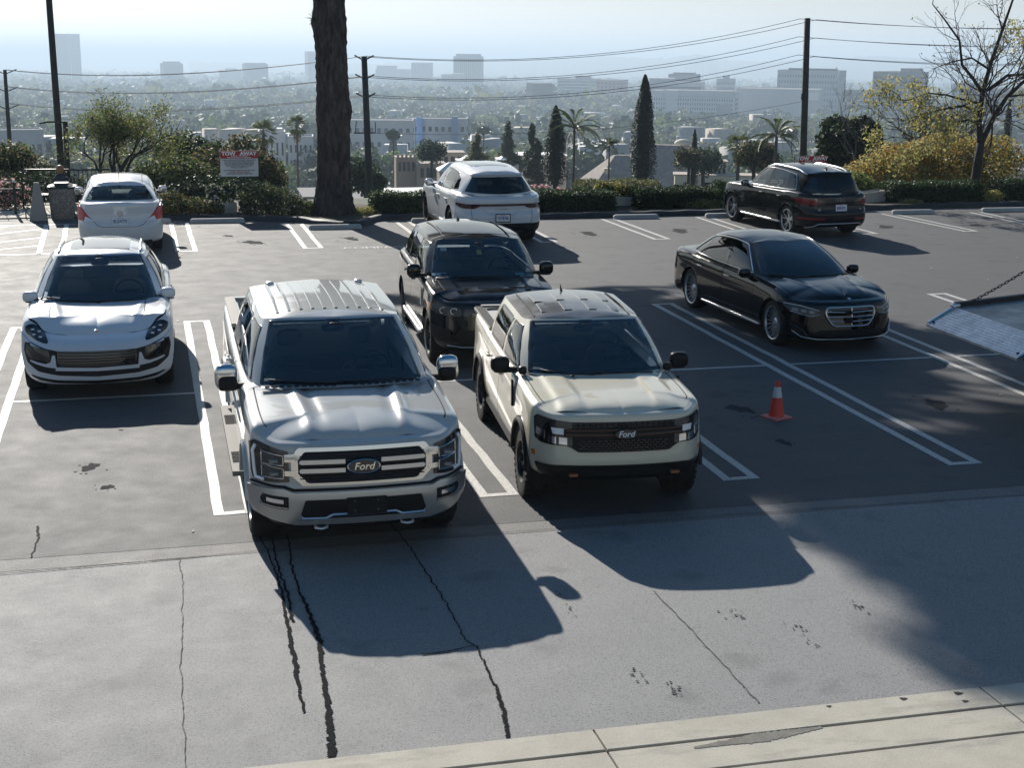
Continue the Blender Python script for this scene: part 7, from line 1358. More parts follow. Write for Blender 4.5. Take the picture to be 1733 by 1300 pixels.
def chain(a, b_, sag, n):
    a, b_ = np.array(a, float), np.array(b_, float)
    for k in range(n):
        f = (k+.5)/n; c = a+(b_-a)*f-np.array((0, 0, sag*4*f*(1-f))); d = (b_-a)/n-np.array((0, 0, sag*4*(1-2*f)/n)); l = np.linalg.norm(d)*.68; d /= np.linalg.norm(d); s = np.cross(d, (0, 0, 1)); s /= np.linalg.norm(s); u = np.cross(s, d); e = s if k % 2 else u
        pts = [c+d*l*math.cos(q)+e*.017*math.sin(q) for q in np.linspace(0, 6.2832, 11)]; part('chain_link', M_BLACKS, t, MB().tube(pts, .0065, 4, cap=False))
chain((1.72, WB_, bedz(1.72)+.53), (.62, WB_, 1.20), .025, 22); chain((1.72, WB_, bedz(1.72)+.53), (3.1, WB_, bedz(3.1)+1.35), .03, 18)
part('subframe', M_BLACKS, t, MB().box((3.6, .4, .82), (6.0, .12, .22)).box((3.6, -.4, .82), (6.0, .12, .22)))
for sg in (1, -1): make_wheel(t, (3.4, sg*.92, .48), True, .48, .3, .27, 'y', 6, M_ALLOY).rotation_euler = (0, 0, math.pi/2 if sg > 0 else -math.pi/2)
part('axle', M_BLACKS, t, MB().tube([(3.4, -.9, .48), (3.4, .9, .48)], .07, 8))
part('cab', mat('cab_white', (.7, .7, .7), .3, coat=1), t, MB().sellip((7.6, 0, 1.45), (2.1, 2.2, 1.9), .3), smooth=True)
for sg in (1, -1): make_wheel(t, (7.6, sg*.95, .48), True, .48, .3, .27, 'y', 6, M_ALLOY).rotation_euler = (0, 0, math.pi/2 if sg > 0 else -math.pi/2)

# ------------------------------------------------------------------ poles and wires
def pole(name, label, a, b_, r0, r1, m, arms=(), cat='pole'):
    a, b_ = np.array(a, float), np.array(b_, float); o = thing(name, label, cat, tuple(a)); d = b_-a; part('shaft', m, o, MB().tube([(0, 0, 0), d*.5, d], [r0, (r0+r1)/2, r1], 12), smooth=True)
    for f, L_, vv, rr in arms:
        c = d*f
        for sg in (-1, 1): part('crossarm', m, o, MB().tube([c-np.array((0, 0, .1*L_)), c+np.array((sg*L_*c_, -sg*L_*s_, vv))], rr, 6))
    return o
pole('lamp_pole', 'tall dark pole left of the twisted tree, leaving the top of the picture', (-.03, 29.6, -1.5), (-.11, 29.6, 6.2), .105, .085, M_POLE); o = pole('lamp_pole', 'shorter dark pole with a small bracket just right of the tall one', (.0, 31.6, -1.5), (.03, 31.6, 2.02), .085, .075, M_POLE); part('bracket', M_POLE, o, MB().tube([(.03, 0, 3.5), (-.45, -.1, 3.52), (-.7, -.1, 3.47)], .03, 6))
UP = pole('utility_pole', 'green-grey utility pole with three pairs of V-shaped arms right of the pine trunk', (11.52, 47.0, -4.0), (11.30, 47.0, 3.67), .165, .125, M_POLEG, ((.985, .40, .16, .035), (.885, .40, .16, .035), (.785, .40, .16, .035)), 'utility pole'); part('crossarm', M_POLEG, UP, MB().box((-.25, .0, 4.55), (.9, .06, .06)).tube([(-.62, 0, 4.55), (-.58, 0, 5.05)], .02, 5).tube([(.22, 0, 4.55), (.22, 0, 5.0)], .02, 5)); part('crossarm', M_POLEG, UP, MB().tube([(-.35, 0, 2.2), (.55, 0, 2.2)], .03, 5))
pole('utility_pole', 'slim utility pole with three pairs of V-shaped arms at the left edge', (-6.06, 85.3, -4.5), (-6.04, 85.3, 2.0), .15, .11, M_POLEG, ((.97, .75, .22, .035), (.80, .75, .22, .035), (.63, .75, .22, .035)), 'utility pole')
RP = pole('utility_pole', 'plain dark utility pole above the black SUV at the right', (30.55, 45.3, -3.5), (30.34, 45.4, 5.43), .17, .13, M_POLE, (), 'utility pole'); part('crossarm', M_POLE, RP, MB().tube([(-.5, 0, 2.6), (.65, 0, 2.62)], .03, 5).tube([(-.5, 0, 2.6), (-.5, 0, 3.0)], .02, 5)); part('insulator', M_POLE, RP, MB().sellip((-.28, 0, 5.6), (.12, .12, .35), .7))
def wire(label, a, b_, sag, r=.011):
    a, b_ = np.array(a, float), np.array(b_, float); f = np.linspace(0, 1, 28)[:, None]; P = a+(b_-a)*f-np.array((0, 0, 1.0))*sag*4*f*(1-f); tag(MB().tube(P, r, 5).build('power_line', M_WIRE), label, 'power line', 'power lines between the poles')
zl = (3.68, 2.86, 2.08); zr = (5.38, 4.62, 3.84); zz = (2.0, .95, -.1); lv = ('top', 'middle', 'lowest')
for i in range(3):
    for j, dy in enumerate((-.34, .34)):
        wire(f'{("near", "far")[j]} wire of the {lv[i]} pair between the V-armed pole and the plain pole', (11.3+dy*.6, 47+dy*2.2, zl[i]), (30.35, 45.35+dy*2.4, zr[i]+.06*dy), .75); wire(f'{("near", "far")[j]} wire of the {lv[i]} pair left of the V-armed pole, passing behind the pine trunk', (-6.05, 85.3+dy, zz[i]), (11.3+dy*.6, 47+dy*2.2, zl[i]), .55, .013); wire(f'{("near", "far")[j]} wire of the {lv[i]} pair right of the plain pole, behind the bare tree', (30.35, 45.35+dy*2.4, zr[i]+.06*dy), (56, 40+dy*2.4, zr[i]+1.2), .8)
wire('thin low wire crossing in front of the tall cypress', (11.4, 47, .55), (30.4, 45.4, 1.9), .55, .008)
# ------------------------------------------------------------------ trees on the slope
def cypress(label, x, y, z, h, w, seed):
    o = thing('cypress_tree', label, 'tree', (x, y, z), 0, 'cypresses on the slope'); rg = np.random.default_rng(seed); n = int(5200*max(.4, h/7)); t = rg.random(n)**.8; a = rg.uniform(0, 6.283, n)
    R = w/2*curve([0, .05, .2, .5, .8, .95, 1], [.62, .85, 1, .86, .5, .2, .04], t)*(1+.16*np.sin(a*3+t*9+seed)+.10*np.sin(a*5-t*23))*rg.uniform(.72, 1.06, n); P = np.c_[R*np.cos(a), R*np.sin(a), t*h]
    Nn = np.c_[np.cos(a), np.sin(a), np.full(n, .8)]+rg.normal(0, .45, (n, 3)); V, F = leaf_geo(P, Nn, .085*max(.6, w/1.3), rg, .4); fast_mesh('crown', V, F, L_CYP, None, o)
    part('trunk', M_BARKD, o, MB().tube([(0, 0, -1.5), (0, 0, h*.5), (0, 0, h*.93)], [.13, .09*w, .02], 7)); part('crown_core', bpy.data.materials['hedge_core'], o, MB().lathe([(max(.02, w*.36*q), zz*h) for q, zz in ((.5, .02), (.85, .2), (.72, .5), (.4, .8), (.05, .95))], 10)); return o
cypress('tallest dark cypress, pointed, standing right of the grey tiled roofs', 37.7, 87.5, -6.4, 8.1, 1.75, 1); cypress('dark cypress standing just left of the arching palm', 32.2, 91.6, -6.6, 5.9, 1.65, 2); cypress('short thin cypress between the pale chimneys right of the tall one', 49.2, 106.9, -8.6, 5.1, .85, 3); cypress('dark narrow cypress behind the leaning bare tree at the right edge', 77.8, 103.5, -6.5, 5.6, .9, 4)
def frond_mesh(L_, droop, rg, leaf=.26):
    mb = MB(); n = 16; s = np.linspace(0, 1, n); x = L_*np.sin(s*1.15)/1.0; z = L_*(.42*s-droop*s*s); pts = np.c_[x, np.zeros(n), z]; mb.tube(pts, np.linspace(.022, .006, n), 4)
    for i in range(2, n):
        for k in (0, .5):
            q = pts[i]+(pts[min(i+1, n-1)]-pts[i])*k; l = leaf*math.sin(math.pi*(.12+.8*s[i]))
            for sg in (-1, 1): tip = q+np.array((.35*l, sg*l*.75, -.55*l)); mb.add([q, q+np.array((.05, 0, .0)), tip], [(0, 1, 2)])
    return mb
def fan_mesh(L_, rg):
    mb = MB(); mb.tube([(0, 0, 0), (L_*.45, 0, L_*.12)], .012, 4); c = np.array((L_*.45, 0, L_*.12))
    for k in range(11): a = R_(-75+15*k); tip = c+np.array((L_*.55*math.cos(a), L_*.5*math.sin(a), -.10*L_*abs(math.sin(a))-.06*L_)); p = np.array((-math.sin(a), math.cos(a), 0))*.03; mb.add([c, c+(tip-c)*.5+p+np.array((0, 0, .03)), tip, c+(tip-c)*.5-p], [(0, 1, 2, 3)])
    return mb
def palm(label, x, y, z, h, L_, nf, seed, kind='feather', skirt=True, lean=(0, 0), tr=.10):
    rg = np.random.default_rng(seed); o = thing('palm_tree', label, 'tree', (x, y, z), 0, 'palms on the slope'); top = np.array((lean[0], lean[1], h)); part('trunk', M_BARK, o, MB().tube([(0, 0, -2), top*.5*np.array((.8, .8, 1)), top], [tr*1.25, tr, tr*.9], 9), smooth=True)
    pm = [frond_mesh(L_, d, rg).build('frond', L_PALM, o) if kind == 'feather' else fan_mesh(L_, rg).build('frond', L_PALM, o) for d in (.5, .75, 1.0)]
    for k in range(nf):
        q = pm[k % 3]; f = q if k < 3 else q.copy()
        if k >= 3: link(f, o)
        el = rg.uniform(-.5, 1.15) if kind == 'feather' else rg.uniform(-1.1, 1.3); f.location = top; f.rotation_euler = (0, -el, k*2.399+rg.normal(0, .2)); f.scale = (1, 1, 1)
    if skirt and kind == 'fan': leaves('dead_fronds', [((top[0], top[1], h-L_*.75), (L_*.30, L_*.30, L_*.55))], 220, .16, L_BROWN, seed, o, .5, .25)
    return o
palm('feather palm with drooping fronds between the two tall cypresses', 30.4, 80.6, -5.6, 4.0, 2.0, 26, 11, tr=.085); palm('windswept feather palm left of the plain utility pole', 38.4, 65.8, -3.6, 2.5, 1.75, 24, 12, tr=.10, skirt=False)
palm('round fan palm right behind the tow-away sign', 13.0, 122.0, -9.0, 4.3, 1.5, 38, 13, 'fan', tr=.13); palm('tall slender fan palm between the sign and the pine trunk', 18.0, 141.0, -11.6, 6.3, 1.35, 40, 14, 'fan', tr=.10); palm('low bushy fan palm left of the windswept palm', 45.0, 87.0, -5.6, 2.2, 1.2, 34, 15, 'fan', tr=.12)
palm('small pale palm just left of the tallest cypress', 44.0, 115.0, -8.2, 2.6, 1.1, 24, 16, 'feather', False, tr=.08)
def conifer(label, x, y, z, h, w, seed, m=L_CONIF):
    o = thing('conifer_tree', label, 'tree', (x, y, z), 0, 'rough conifers on the slope'); rg = np.random.default_rng(seed); bl = []
    for k in range(15): f = (k+.5)/15; r = w/2*(1-f*.78)*rg.uniform(.5, .8); a = rg.uniform(0, 6.28); off = w/2*(1-f)*.5; bl.append(((off*math.cos(a), off*math.sin(a), h*(.08+.9*f)), (r, r, h*.085)))
    leaves('crown', bl, 5200, .13, m, seed, o, .3, .5, floor=-2); part('trunk', M_BARKD, o, MB().tube([(0, 0, -2), (0, 0, h*.95)], [.16, .03], 7)); return o
conifer('slim rough conifer right of the pavilion roof', 48.8, 173.0, -13.2, 6.3, 4.0, 21); conifer('taller rough conifer of the pair left of the cypress', 42.4, 136.6, -11.0, 6.0, 3.4, 22); conifer('broader rough conifer in front of the tall pair, left of the cypress', 40.6, 128.0, -10.8, 4.9, 3.4, 23); conifer('bushy conifer between the two pale pavilion roofs', 39.0, 148.0, -11.6, 4.9, 3.8, 24, L_OLIVE)
def roundtree(label, x, y, z, w, h, n, m, seed, name='round_tree', group='round trees on the slope'):
    o = thing(name, label, 'tree', (x, y, z), 0, group); rg = np.random.default_rng(seed); bl = [((0, 0, h*.6), (w*.36, w*.36, h*.32))]
    for k in range(9): a = rg.uniform(0, 6.28); r = w*rg.uniform(.16, .30); bl.append((((w*.5-r)*math.cos(a), (w*.5-r)*math.sin(a), h*rg.uniform(.38, .80)), (r, r, r*.8)))
    leaves('crown', bl, n, .045*w**.6*1.25, m, seed, o, .4, .55); tr_ = MB(); tr_.tube([(0, 0, -2.5), (0, 0, h*.55)], [.06*w, .035*w], 7)
    for k in range(4): tr_.tube([(0, 0, h*.3), tuple(np.array(bl[k+1][0])*.9)], [.03*w, .012*w], 5)
    part('trunk', M_BARKD, o, tr_); return o
roundtree('dark dense round tree behind the roof of the black SUV', 30.4, 41.0, -1.5, 2.8, 3.1, 11000, ((L_DARK, 1), (L_CYP, .6), (L_GREEN, .2)), 31); roundtree('dark spreading tree left of the pale pavilions', 37.6, 168.0, -12.6, 4.2, 3.9, 3500, L_DARK, 32); roundtree('dark tree partly hidden behind the pine trunk and the utility pole', 15.4, 75.0, -6.0, 2.9, 3.4, 3500, L_DARK, 33)
roundtree('purple-brown shrubby tree behind the windswept palm', 41.5, 76.0, -4.2, 3.0, 2.2, 3500, ((L_DARK, 1), (L_BROWN, .5)), 34); roundtree('dark tree below the dry golden branches right of the round tree', 36.0, 47.0, -2.4, 2.4, 2.4, 4500, ((L_DARK, 1), (L_OLIVE, .6)), 35); roundtree('olive tree left of the golden bush', 33.4, 42.5, -1.8, 1.8, 1.8, 4500, ((L_OLIVE, 1), (L_DARK, .8)), 36); roundtree('dark tree below the thin cypress', 54.5, 118.0, -9.2, 4.5, 3.2, 3000, L_DARK, 37); roundtree('dark tree right of the thin cypress behind the pale chimney', 58.0, 112.0, -8.2, 4.2, 3.0, 3000, L_DARK, 38); roundtree('small dark tree right of the tallest cypress', 46.5, 101.0, -7.0, 3.0, 2.4, 2500, ((L_DARK, 1), (L_BROWN, .4)), 39)

# ------------------------------------------------------------------ buildings
_bm = {}
def wallmat(c):
    k = tuple(round(x, 2) for x in c)
    if k not in _bm:
        m = mat('wall_%d' % len(_bm), c, .8, spec=.3); N, L, b = nodes(m); v = objcoord(N); f = noise(N, L, .35, 4, .6, v); L.new(mixc(N, L, f, tuple(x*.82 for x in c), tuple(min(1, x*1.12) for x in c)), b.inputs['Base Color']); _bm[k] = m
    return _bm[k]
M_WIN = mat('window_dark', (.025, .032, .04), .5, spec=.2); M_WINB = mat('window_blue', (.07, .10, .13), .4, spec=.3); M_ROOFG = varied('roof_grey_tile', (.26, .23, .205), (.38, .34, .31), 1.6, .95, .8, 9, .1, spec=.1); M_ROOFW = mat('roof_white', (.66, .66, .64), .7); M_ROOFT = mat('roof_tan', (.36, .30, .25), .9); M_ROOFD = mat('roof_dark', (.12, .12, .125), .9)
def facing(x, y): return -math.atan2(x-CX, y-CY)
def building(name, label, cat, x, y, zt, w, d, col, rows=0, cols=0, style='grid', rot=0.0, wm=None, roofm=None, group=None, extra=None, base=None, rw=.6, rh=.5, top=0.04):
    zb = (float(ground_z(np.array(x), np.array(y))) if base is None else base)-1.5; h = zt-zb; o = thing(name, label, cat, (x, y, zb), facing(x, y)+rot, group); wall = wallmat(col)
    part('wall', wall, o, MB().box((0, 0, h/2), (w, d, h))); part('roof', roofm or M_ROOFD, o, MB().box((0, 0, h+.15), (w*.97, d*.97, .3))); pw = MB()
    for c, s in (((0, -d/2+.15, h+.35), (w, .3, .7)), ((0, d/2-.15, h+.35), (w, .3, .7)), ((-w/2+.15, 0, h+.35), (.3, d-.6, .7)), ((w/2-.15, 0, h+.35), (.3, d-.6, .7))): pw.box(c, s)
    part('parapet', wall, o, pw)
    if rows:
        mb = MB(); z0, z1 = 2.2, h*(1-top); dz = (z1-z0)/rows
        faces = [(w, -d/2-.04, 0), (d, w/2+.04, 1), (d, -w/2-.04, 2)]
        for (L_, off, k) in faces:
            nc = max(1, int(cols*L_/w)) if style != 'bands' else 1
            for r in range(rows):
                for c in range(nc):
                    u = (-.5+(c+.5)/nc)*L_*.96; ww = L_*.96/nc*(rw if style != 'bands' else .98); zz = z0+dz*(r+.5)
                    if style == 'vert' and r: continue
                    hh = dz*rh if style != 'vert' else (z1-z0); zc = zz if style != 'vert' else (z0+z1)/2
                    if k == 0: mb.box((u, off, zc), (ww, .12, hh))
                    else: mb.box((off, u, zc), (.12, ww, hh))
        part('window', wm or M_WIN, o, mb)['kind'] = 'stuff'
    if extra: extra(o, w, d, h)
    return o
def plant_room(fx, fw, fh, col=None):
    def f(o, w, d, h): part('plant_room', wallmat(col) if col else o.children[0].data.materials[0], o, MB().box((fx*w, 0, h+fh/2+.2), (fw*w, d*.6, fh)))
    return f
def multi(*fs):
    def f(o, w, d, h):
        for q in fs: q(o, w, d, h)
    return f
G_T = 'office towers on the far plain'
building('office_tower', 'tall pale slab tower with a light centre line, right beside the lamp pole', 'tower', -184.9, 4181.5, -19.9, 64, 40, (.26, .29, .33), 30, 14, 'vert', .25, M_WINB, group=G_T, extra=lambda o, w, d, h: part('light_fin', M_ROOFW, o, MB().box((4, -d/2-.6, h*.5), (2.4, .8, h))))
building('office_tower', 'square tower with chamfered top, alone between the twisted tree and the crane', 'tower', 76.8, 3584.9, -82, 46, 40, (.19, .23, .28), 14, 10, 'vert', .2, M_WINB, group=G_T, extra=plant_room(0, .8, 5)); building('office_tower', 'low stepped tower just left of the wider block beside the crane', 'tower', 253.1, 4278.4, -117, 54, 40, (.2, .23, .27), 11, 12, 'grid', .3, M_WINB, group=G_T, extra=plant_room(.05, .5, 6)); building('office_tower', 'wide block tower left of the construction crane', 'tower', 270.7, 3575.7, -82.2, 54, 40, (.2, .24, .28), 14, 12, 'grid', .2, M_WINB, group=G_T, extra=plant_room(0, .9, 3))
building('office_tower', 'white banded tower half hidden by the pine trunk', 'tower', 456.0, 3960.2, -58.7, 44, 40, (.42, .44, .47), 20, 1, 'bands', .2, M_WINB, group=G_T); building('office_tower', 'broad stepped block right of the V-armed pole', 'tower', 697.7, 4127.7, -108, 98, 50, (.24, .26, .29), 14, 16, 'grid', -.1, M_WINB, group=G_T, extra=plant_room(-.2, .55, 10, (.22, .24, .27))); building('office_tower', 'plain square dark tower between the stepped block and the tallest right tower', 'tower', 739.3, 3917.2, -85.5, 52, 45, (.15, .18, .22), 15, 12, 'vert', -.15, M_WIN, group=G_T)
building('office_tower', 'tallest tower of the right cluster with notched top corners', 'tower', 732.3, 3306.4, -57, 64, 50, (.17, .19, .22), 18, 14, 'vert', -.1, M_WIN, group=G_T, extra=plant_room(0, .86, 6)); building('office_tower', 'lower banded annex at the left foot of the tallest right tower', 'tower', 677.0, 3216.0, -94.7, 48, 40, (.36, .37, .38), 11, 10, 'grid', -.1, M_WINB, group=G_T, extra=plant_room(.2, .5, 3))
t = thing('domed_hall', 'white arched dome hall on the plain right of the tallest left tower', 'building', (-91.8, 4284.7, -163), 0); part('dome', M_ROOFW, t, MB().sellip((0, 0, 0), (62, 62, 62), 1, 24, 16), smooth=True); part('hall', wallmat((.3, .32, .34)), t, MB().box((75, 20, 8), (110, 30, 34)))
t = thing('construction_crane', 'thin tower crane left of the half-hidden banded tower', 'crane', (370.7, 3767.8, -140)); part('mast', M_ROOFD, t, MB().box((0, 0, 17), (1.6, 1.6, 36))); part('jib', M_ROOFD, t, MB().box((-10, 0, 29.5), (48, 1.2, 1.6))); part('tie', M_ROOFD, t, MB().tube([(-32, 0, 30), (0, 0, 36), (13, 0, 30)], .4, 4))
G_M = 'mid-rise buildings in the valley'
building('office_block', 'black glass office block in the middle distance left of the banded hospital', 'building', 498.4, 1819.7, -62.5, 27, 24, (.05, .06, .07), 10, 1, 'bands', .35, M_WIN, group=G_M, extra=lambda o, w, d, h: part('annex', o.children[0].data.materials[0], o, MB().box((w*.62, 2, h*.36), (w*.35, d*.9, h*.72)))); building('office_block', 'long white building with dark window bands left of the red-brick block', 'building', 662.1, 2189.0, -68.8, 65, 30, (.5, .5, .49), 8, 1, 'bands', -.1, M_WINB, group=G_M, extra=plant_room(.1, .35, 5)); building('office_block', 'red-brown brick block right of the white banded building', 'building', 679.7, 2078.8, -66.8, 38, 34, (.30, .15, .12), 7, 6, 'grid', -.35, M_WIN, group=G_M); building('office_block', 'cream low block in front of the red-brown brick block', 'building', 645, 1960, -80, 24, 20, (.55, .42, .30), 3, 4, 'grid', 0, M_WIN, group=G_M)
building('hospital_building', 'wide white hospital block with rows of narrow windows right of the tallest cypress', 'building', 542.2, 1385.1, -53.8, 85, 40, (.55, .56, .58), 6, 34, 'grid', -.12, M_WINB, group=G_M, rw=.5, rh=.55, top=.16, extra=lambda o, w, d, h: (part('mansard', M_ROOFD, o, MB().frustum((5, 0, h-4.5), (w*.86, d+.8), (w*.80, d*.7), 5.5)), part('white_tower', wallmat((.6, .61, .63)), o, MB().box((-w*.23, -d/2-.5, h*.52), (w*.13, 3, h*1.04))), part('dark_wing', wallmat((.30, .31, .33)), o, MB().box((w*.38, -d/2-.4, h*.35), (w*.16, 2, h*.62)))))
building('office_block', 'pale grey blocky building behind the hospital', 'building', 603.0, 1576.0, -43.5, 34, 26, (.34, .36, .39), 4, 1, 'bands', -.1, M_WINB, group=G_M, extra=plant_room(0, .7, 2.5)); building('office_block', 'wide white podium building behind the hospital roof', 'building', 565, 1500, -49, 60, 26, (.52, .53, .54), 4, 1, 'bands', -.1, M_WINB, group=G_M, extra=plant_room(-.25, .45, 4)); building('office_block', 'small tiered white building right of the hospital', 'building', 836.3, 2021.5, -63, 26, 20, (.46, .47, .48), 5, 1, 'bands', -.1, M_WINB, group=G_M, extra=plant_room(0, .35, 5)); building('shopping_mall', 'long windowless grey-white mall wall left of the glass block', 'building', 661.2, 1443.7, -53.9, 86, 50, (.44, .45, .47), 0, 0, 'grid', -.1, group=G_M, extra=lambda o, w, d, h: (part('sign_panel', M_ROOFW, o, MB().box((w*.44, -d/2-.5, h-6), (w*.12, 1, 8))), part('arcade', M_WIN, o, MB().box((0, -d/2-.3, 6), (w*.9, .6, 6)))))
building('office_block', 'glass and steel block with a curved crest behind the plain utility pole', 'building', 733.6, 1520.3, -37, 69, 40, (.27, .31, .35), 8, 22, 'grid', -.2, M_WINB, group=G_M, extra=lambda o, w, d, h: (part('crest', M_ROOFD, o, MB().box((w*.05, -d*.3, h+1.6), (w*.8, .5, 2.6))), part('fin', M_ROOFW, o, MB().tube([(w*.46, -d/2-1, h-8), (w*.49, -d/2-1, h), (w*.44, -d/2-1, h+5)], .6, 5)))); building('skybridge', 'flat dark skybridge between the glass block and the dark block', 'building', 783.1, 1495.8, -57.9, 40, 12, (.2, .21, .23), 1, 1, 'bands', 0, M_WIN, group=G_M, base=-66); building('car_park_building', 'low pale car park below the skybridge', 'building', 770.0, 1470.0, -68.5, 40, 20, (.40, .41, .42), 2, 1, 'bands', 0, M_WIN, group=G_M)
building('office_block', 'dark bronze block with a pale left face behind the yellow leaves', 'building', 723.4, 1301.0, -32.3, 39, 36, (.13, .14, .15), 10, 1, 'bands', -.55, M_WIN, group=G_M, extra=multi(plant_room(.3, .3, 4, (.2, .2, .2)), lambda o, w, d, h: part('pale_face', wallmat((.38, .39, .40)), o, MB().box((-w/2-.25, 0, h/2), (.5, d, h))))); building('office_block', 'grey block behind the leaning bare tree at the right edge', 'building', 747.6, 1170.8, -43, 47, 30, (.33, .35, .38), 5, 12, 'grid', -.2, M_WINB, group=G_M); building('office_block', 'pale low block behind the upper branches at the right edge', 'building', 705, 1150, -38, 20, 20, (.4, .42, .45), 6, 4, 'grid', -.2, M_WINB, group=G_M)
G_L = 'low white buildings below the car park'
building('school_building', 'long white three-storey building right of the V-armed pole', 'building', 98.9, 598.1, -33, 28, 14, (.60, .61, .62), 3, 9, 'grid', -.05, M_WINB, group=G_L, rw=.5, rh=.35); building('school_building', 'blue-panelled white building with a bright blue stair tower', 'building', 126.5, 613.5, -33.4, 26, 14, (.50, .54, .58), 3, 9, 'grid', -.05, M_WIN, group=G_L, rw=.5, rh=.35, extra=lambda o, w, d, h: (part('blue_tower', wallmat((.14, .30, .62)), o, MB().box((-w*.28, -d/2-.6, h*.53), (2.6, 1.4, h*1.06))), part('grey_block', wallmat((.26, .30, .34)), o, MB().box((-w*.42, -d/2-.4, h*.5), (3.2, 1, h))), part('blue_band', wallmat((.22, .34, .50)), o, MB().box((.5, -d/2-.25, h*.36), (w*.8, .5, h*.10))), part('blue_block', wallmat((.24, .36, .52)), o, MB().box((w*.30, -d/2-.5, h*.53), (2.6, 1.2, h*1.1)))))
building('white_house', 'boxy white modern building left of centre with dark tall windows', 'building', 14.9, 685.6, -38.2, 12.5, 10, (.62, .62, .62), 2, 5, 'grid', .1, M_WIN, group=G_L, rw=.4, extra=plant_room(-.35, .15, 1.5)); building('white_house', 'low white block left of the boxy white modern building', 'building', -4.0, 700.0, -41, 18, 10, (.58, .58, .58), 2, 8, 'grid', .1, M_WIN, group=G_L, rw=.4); building('white_house', 'stepped white modern house between the fan palms', 'building', 37.6, 404.2, -24.3, 7.5, 8, (.66, .66, .66), 2, 5, 'grid', 0, M_WIN, group=G_L, rw=.35, extra=plant_room(.3, .2, 1.2)); building('white_house', 'white house with small square windows right of the round fan palm', 'building', 45.0, 398.0, -25.2, 7, 8, (.64, .64, .65), 3, 5, 'grid', 0, M_WIN, group=G_L, rw=.35); building('white_house', 'pale flat house just above the tow-away sign', 'building', 26.0, 380.0, -27.4, 13, 8, (.58, .58, .59), 2, 6, 'grid', 0, M_WIN, group=G_L, rw=.35); building('white_house', 'long low grey-white building with a flat roof at the left edge', 'building', -38.0, 504.0, -29.9, 15, 10, (.45, .46, .47), 1, 6, 'grid', .1, M_WIN, group=G_L)

# ------------------------------------------------------------------ villas close below the car park
def hip_house(label, x, y, zt, w, d, hw, rh, col, roofm, rot=0.0, ext=None):
    zb = float(ground_z(np.array(x), np.array(y)))-3; o = thing('house', label, 'house', (x, y, 0), facing(x, y)+rot, 'villas on the slope below'); z0 = zt-rh
    part('wall', wallmat(col), o, MB().box((0, 0, (z0+zb)/2), (w*.94, d*.94, z0-zb))); mb = MB(); e = .45
    mb.frustum((0, 0, z0), (w, d), (w*.30, d*.12), rh).box((0, 0, z0-.06), (w, d, .12)); part('roof', roofm, o, mb)
    wn = MB()
    n = max(2, int(w/2.2))
    for k in range(n): wn.box(((-.5+(k+.5)/n)*w*.9, -d*.47-.03, z0-1.25), (w*.9/n*.4, .08, 1.2))
    part('window', M_WIN, o, wn)['kind'] = 'stuff'
    if ext: ext(o, w, d, z0, zt)
    return o
def flat_house(label, x, y, zt, w, d, col, roofm, rot=0.0, ext=None, cor=True):
    zb = float(ground_z(np.array(x), np.array(y)))-3; o = thing('house', label, 'house', (x, y, 0), facing(x, y)+rot, 'villas on the slope below'); part('wall', wallmat(col), o, MB().box((0, 0, (zt+zb)/2), (w, d, zt-zb))); part('roof', roofm, o, MB().box((0, 0, zt+.06), (w*1.04, d*1.04, .12)))
    if cor: part('roof_lantern', roofm, o, MB().frustum((0, 0, zt+.12), (w*.75, d*.75), (w*.45, d*.45), .5).box((0, 0, zt+.75), (w*.42, d*.42, .2)))
    wn = MB()
    for k in range(4): wn.box(((-.5+(k+.5)/4)*w*.85, -d/2-.03, zt-1.5), (w*.12, .08, 1.6))
    part('window', M_WIN, o, wn)['kind'] = 'stuff'
    if ext: ext(o, w, d, zt)
    return o
def crenel(o, w, d, zt):
    mb = MB()
    for k in range(5): mb.box(((-.5+(k+.5)/5)*w, -d/2+.1, zt+.35), (w/9, .25, .5))
    part('battlement', o.children[0].data.materials[0], o, mb)
flat_house('brown square tower house right of the V-armed pole', 46.5, 238.0, -17.0, 3.6, 3.6, (.30, .22, .17), M_ROOFT, .1, crenel, False); flat_house('low brown wing beside the square tower house', 50.5, 236.0, -17.9, 5.0, 4.0, (.30, .23, .18), M_ROOFT, .1, None, False); hip_house('house with a pale pyramid roof left of the white SUV roof', 45.0, 190.0, -13.7, 4.6, 4.5, 3, 1.0, (.28, .22, .18), M_ROOFW, .1)
flat_house('open pavilion house with white flat roof and lantern', 60.5, 248.0, -18.6, 5.4, 5, (.38, .37, .35), M_ROOFW, .1); flat_house('white pavilion with a small dome lantern left of the rough conifers', 68.5, 252.0, -18.8, 4.6, 5, (.52, .51, .49), M_ROOFW, .1); flat_house('low tan house behind the pavilion roofs', 59.0, 262.0, -18.2, 6.0, 5, (.42, .34, .27), M_ROOFT, .1, None, False)
def chimneys(*cs):
    def f(o, w, d, z0, zt):
        for (fx, fy, hh, ww) in cs: part('chimney', wallmat((.62, .55, .44)), o, MB().box((fx*w, fy*d, z0+hh/2), (ww, ww, hh)).box((fx*w, fy*d, z0+hh+.1), (ww*1.35, ww*1.35, .2)))
    return f
WC = (.60, .53, .43)
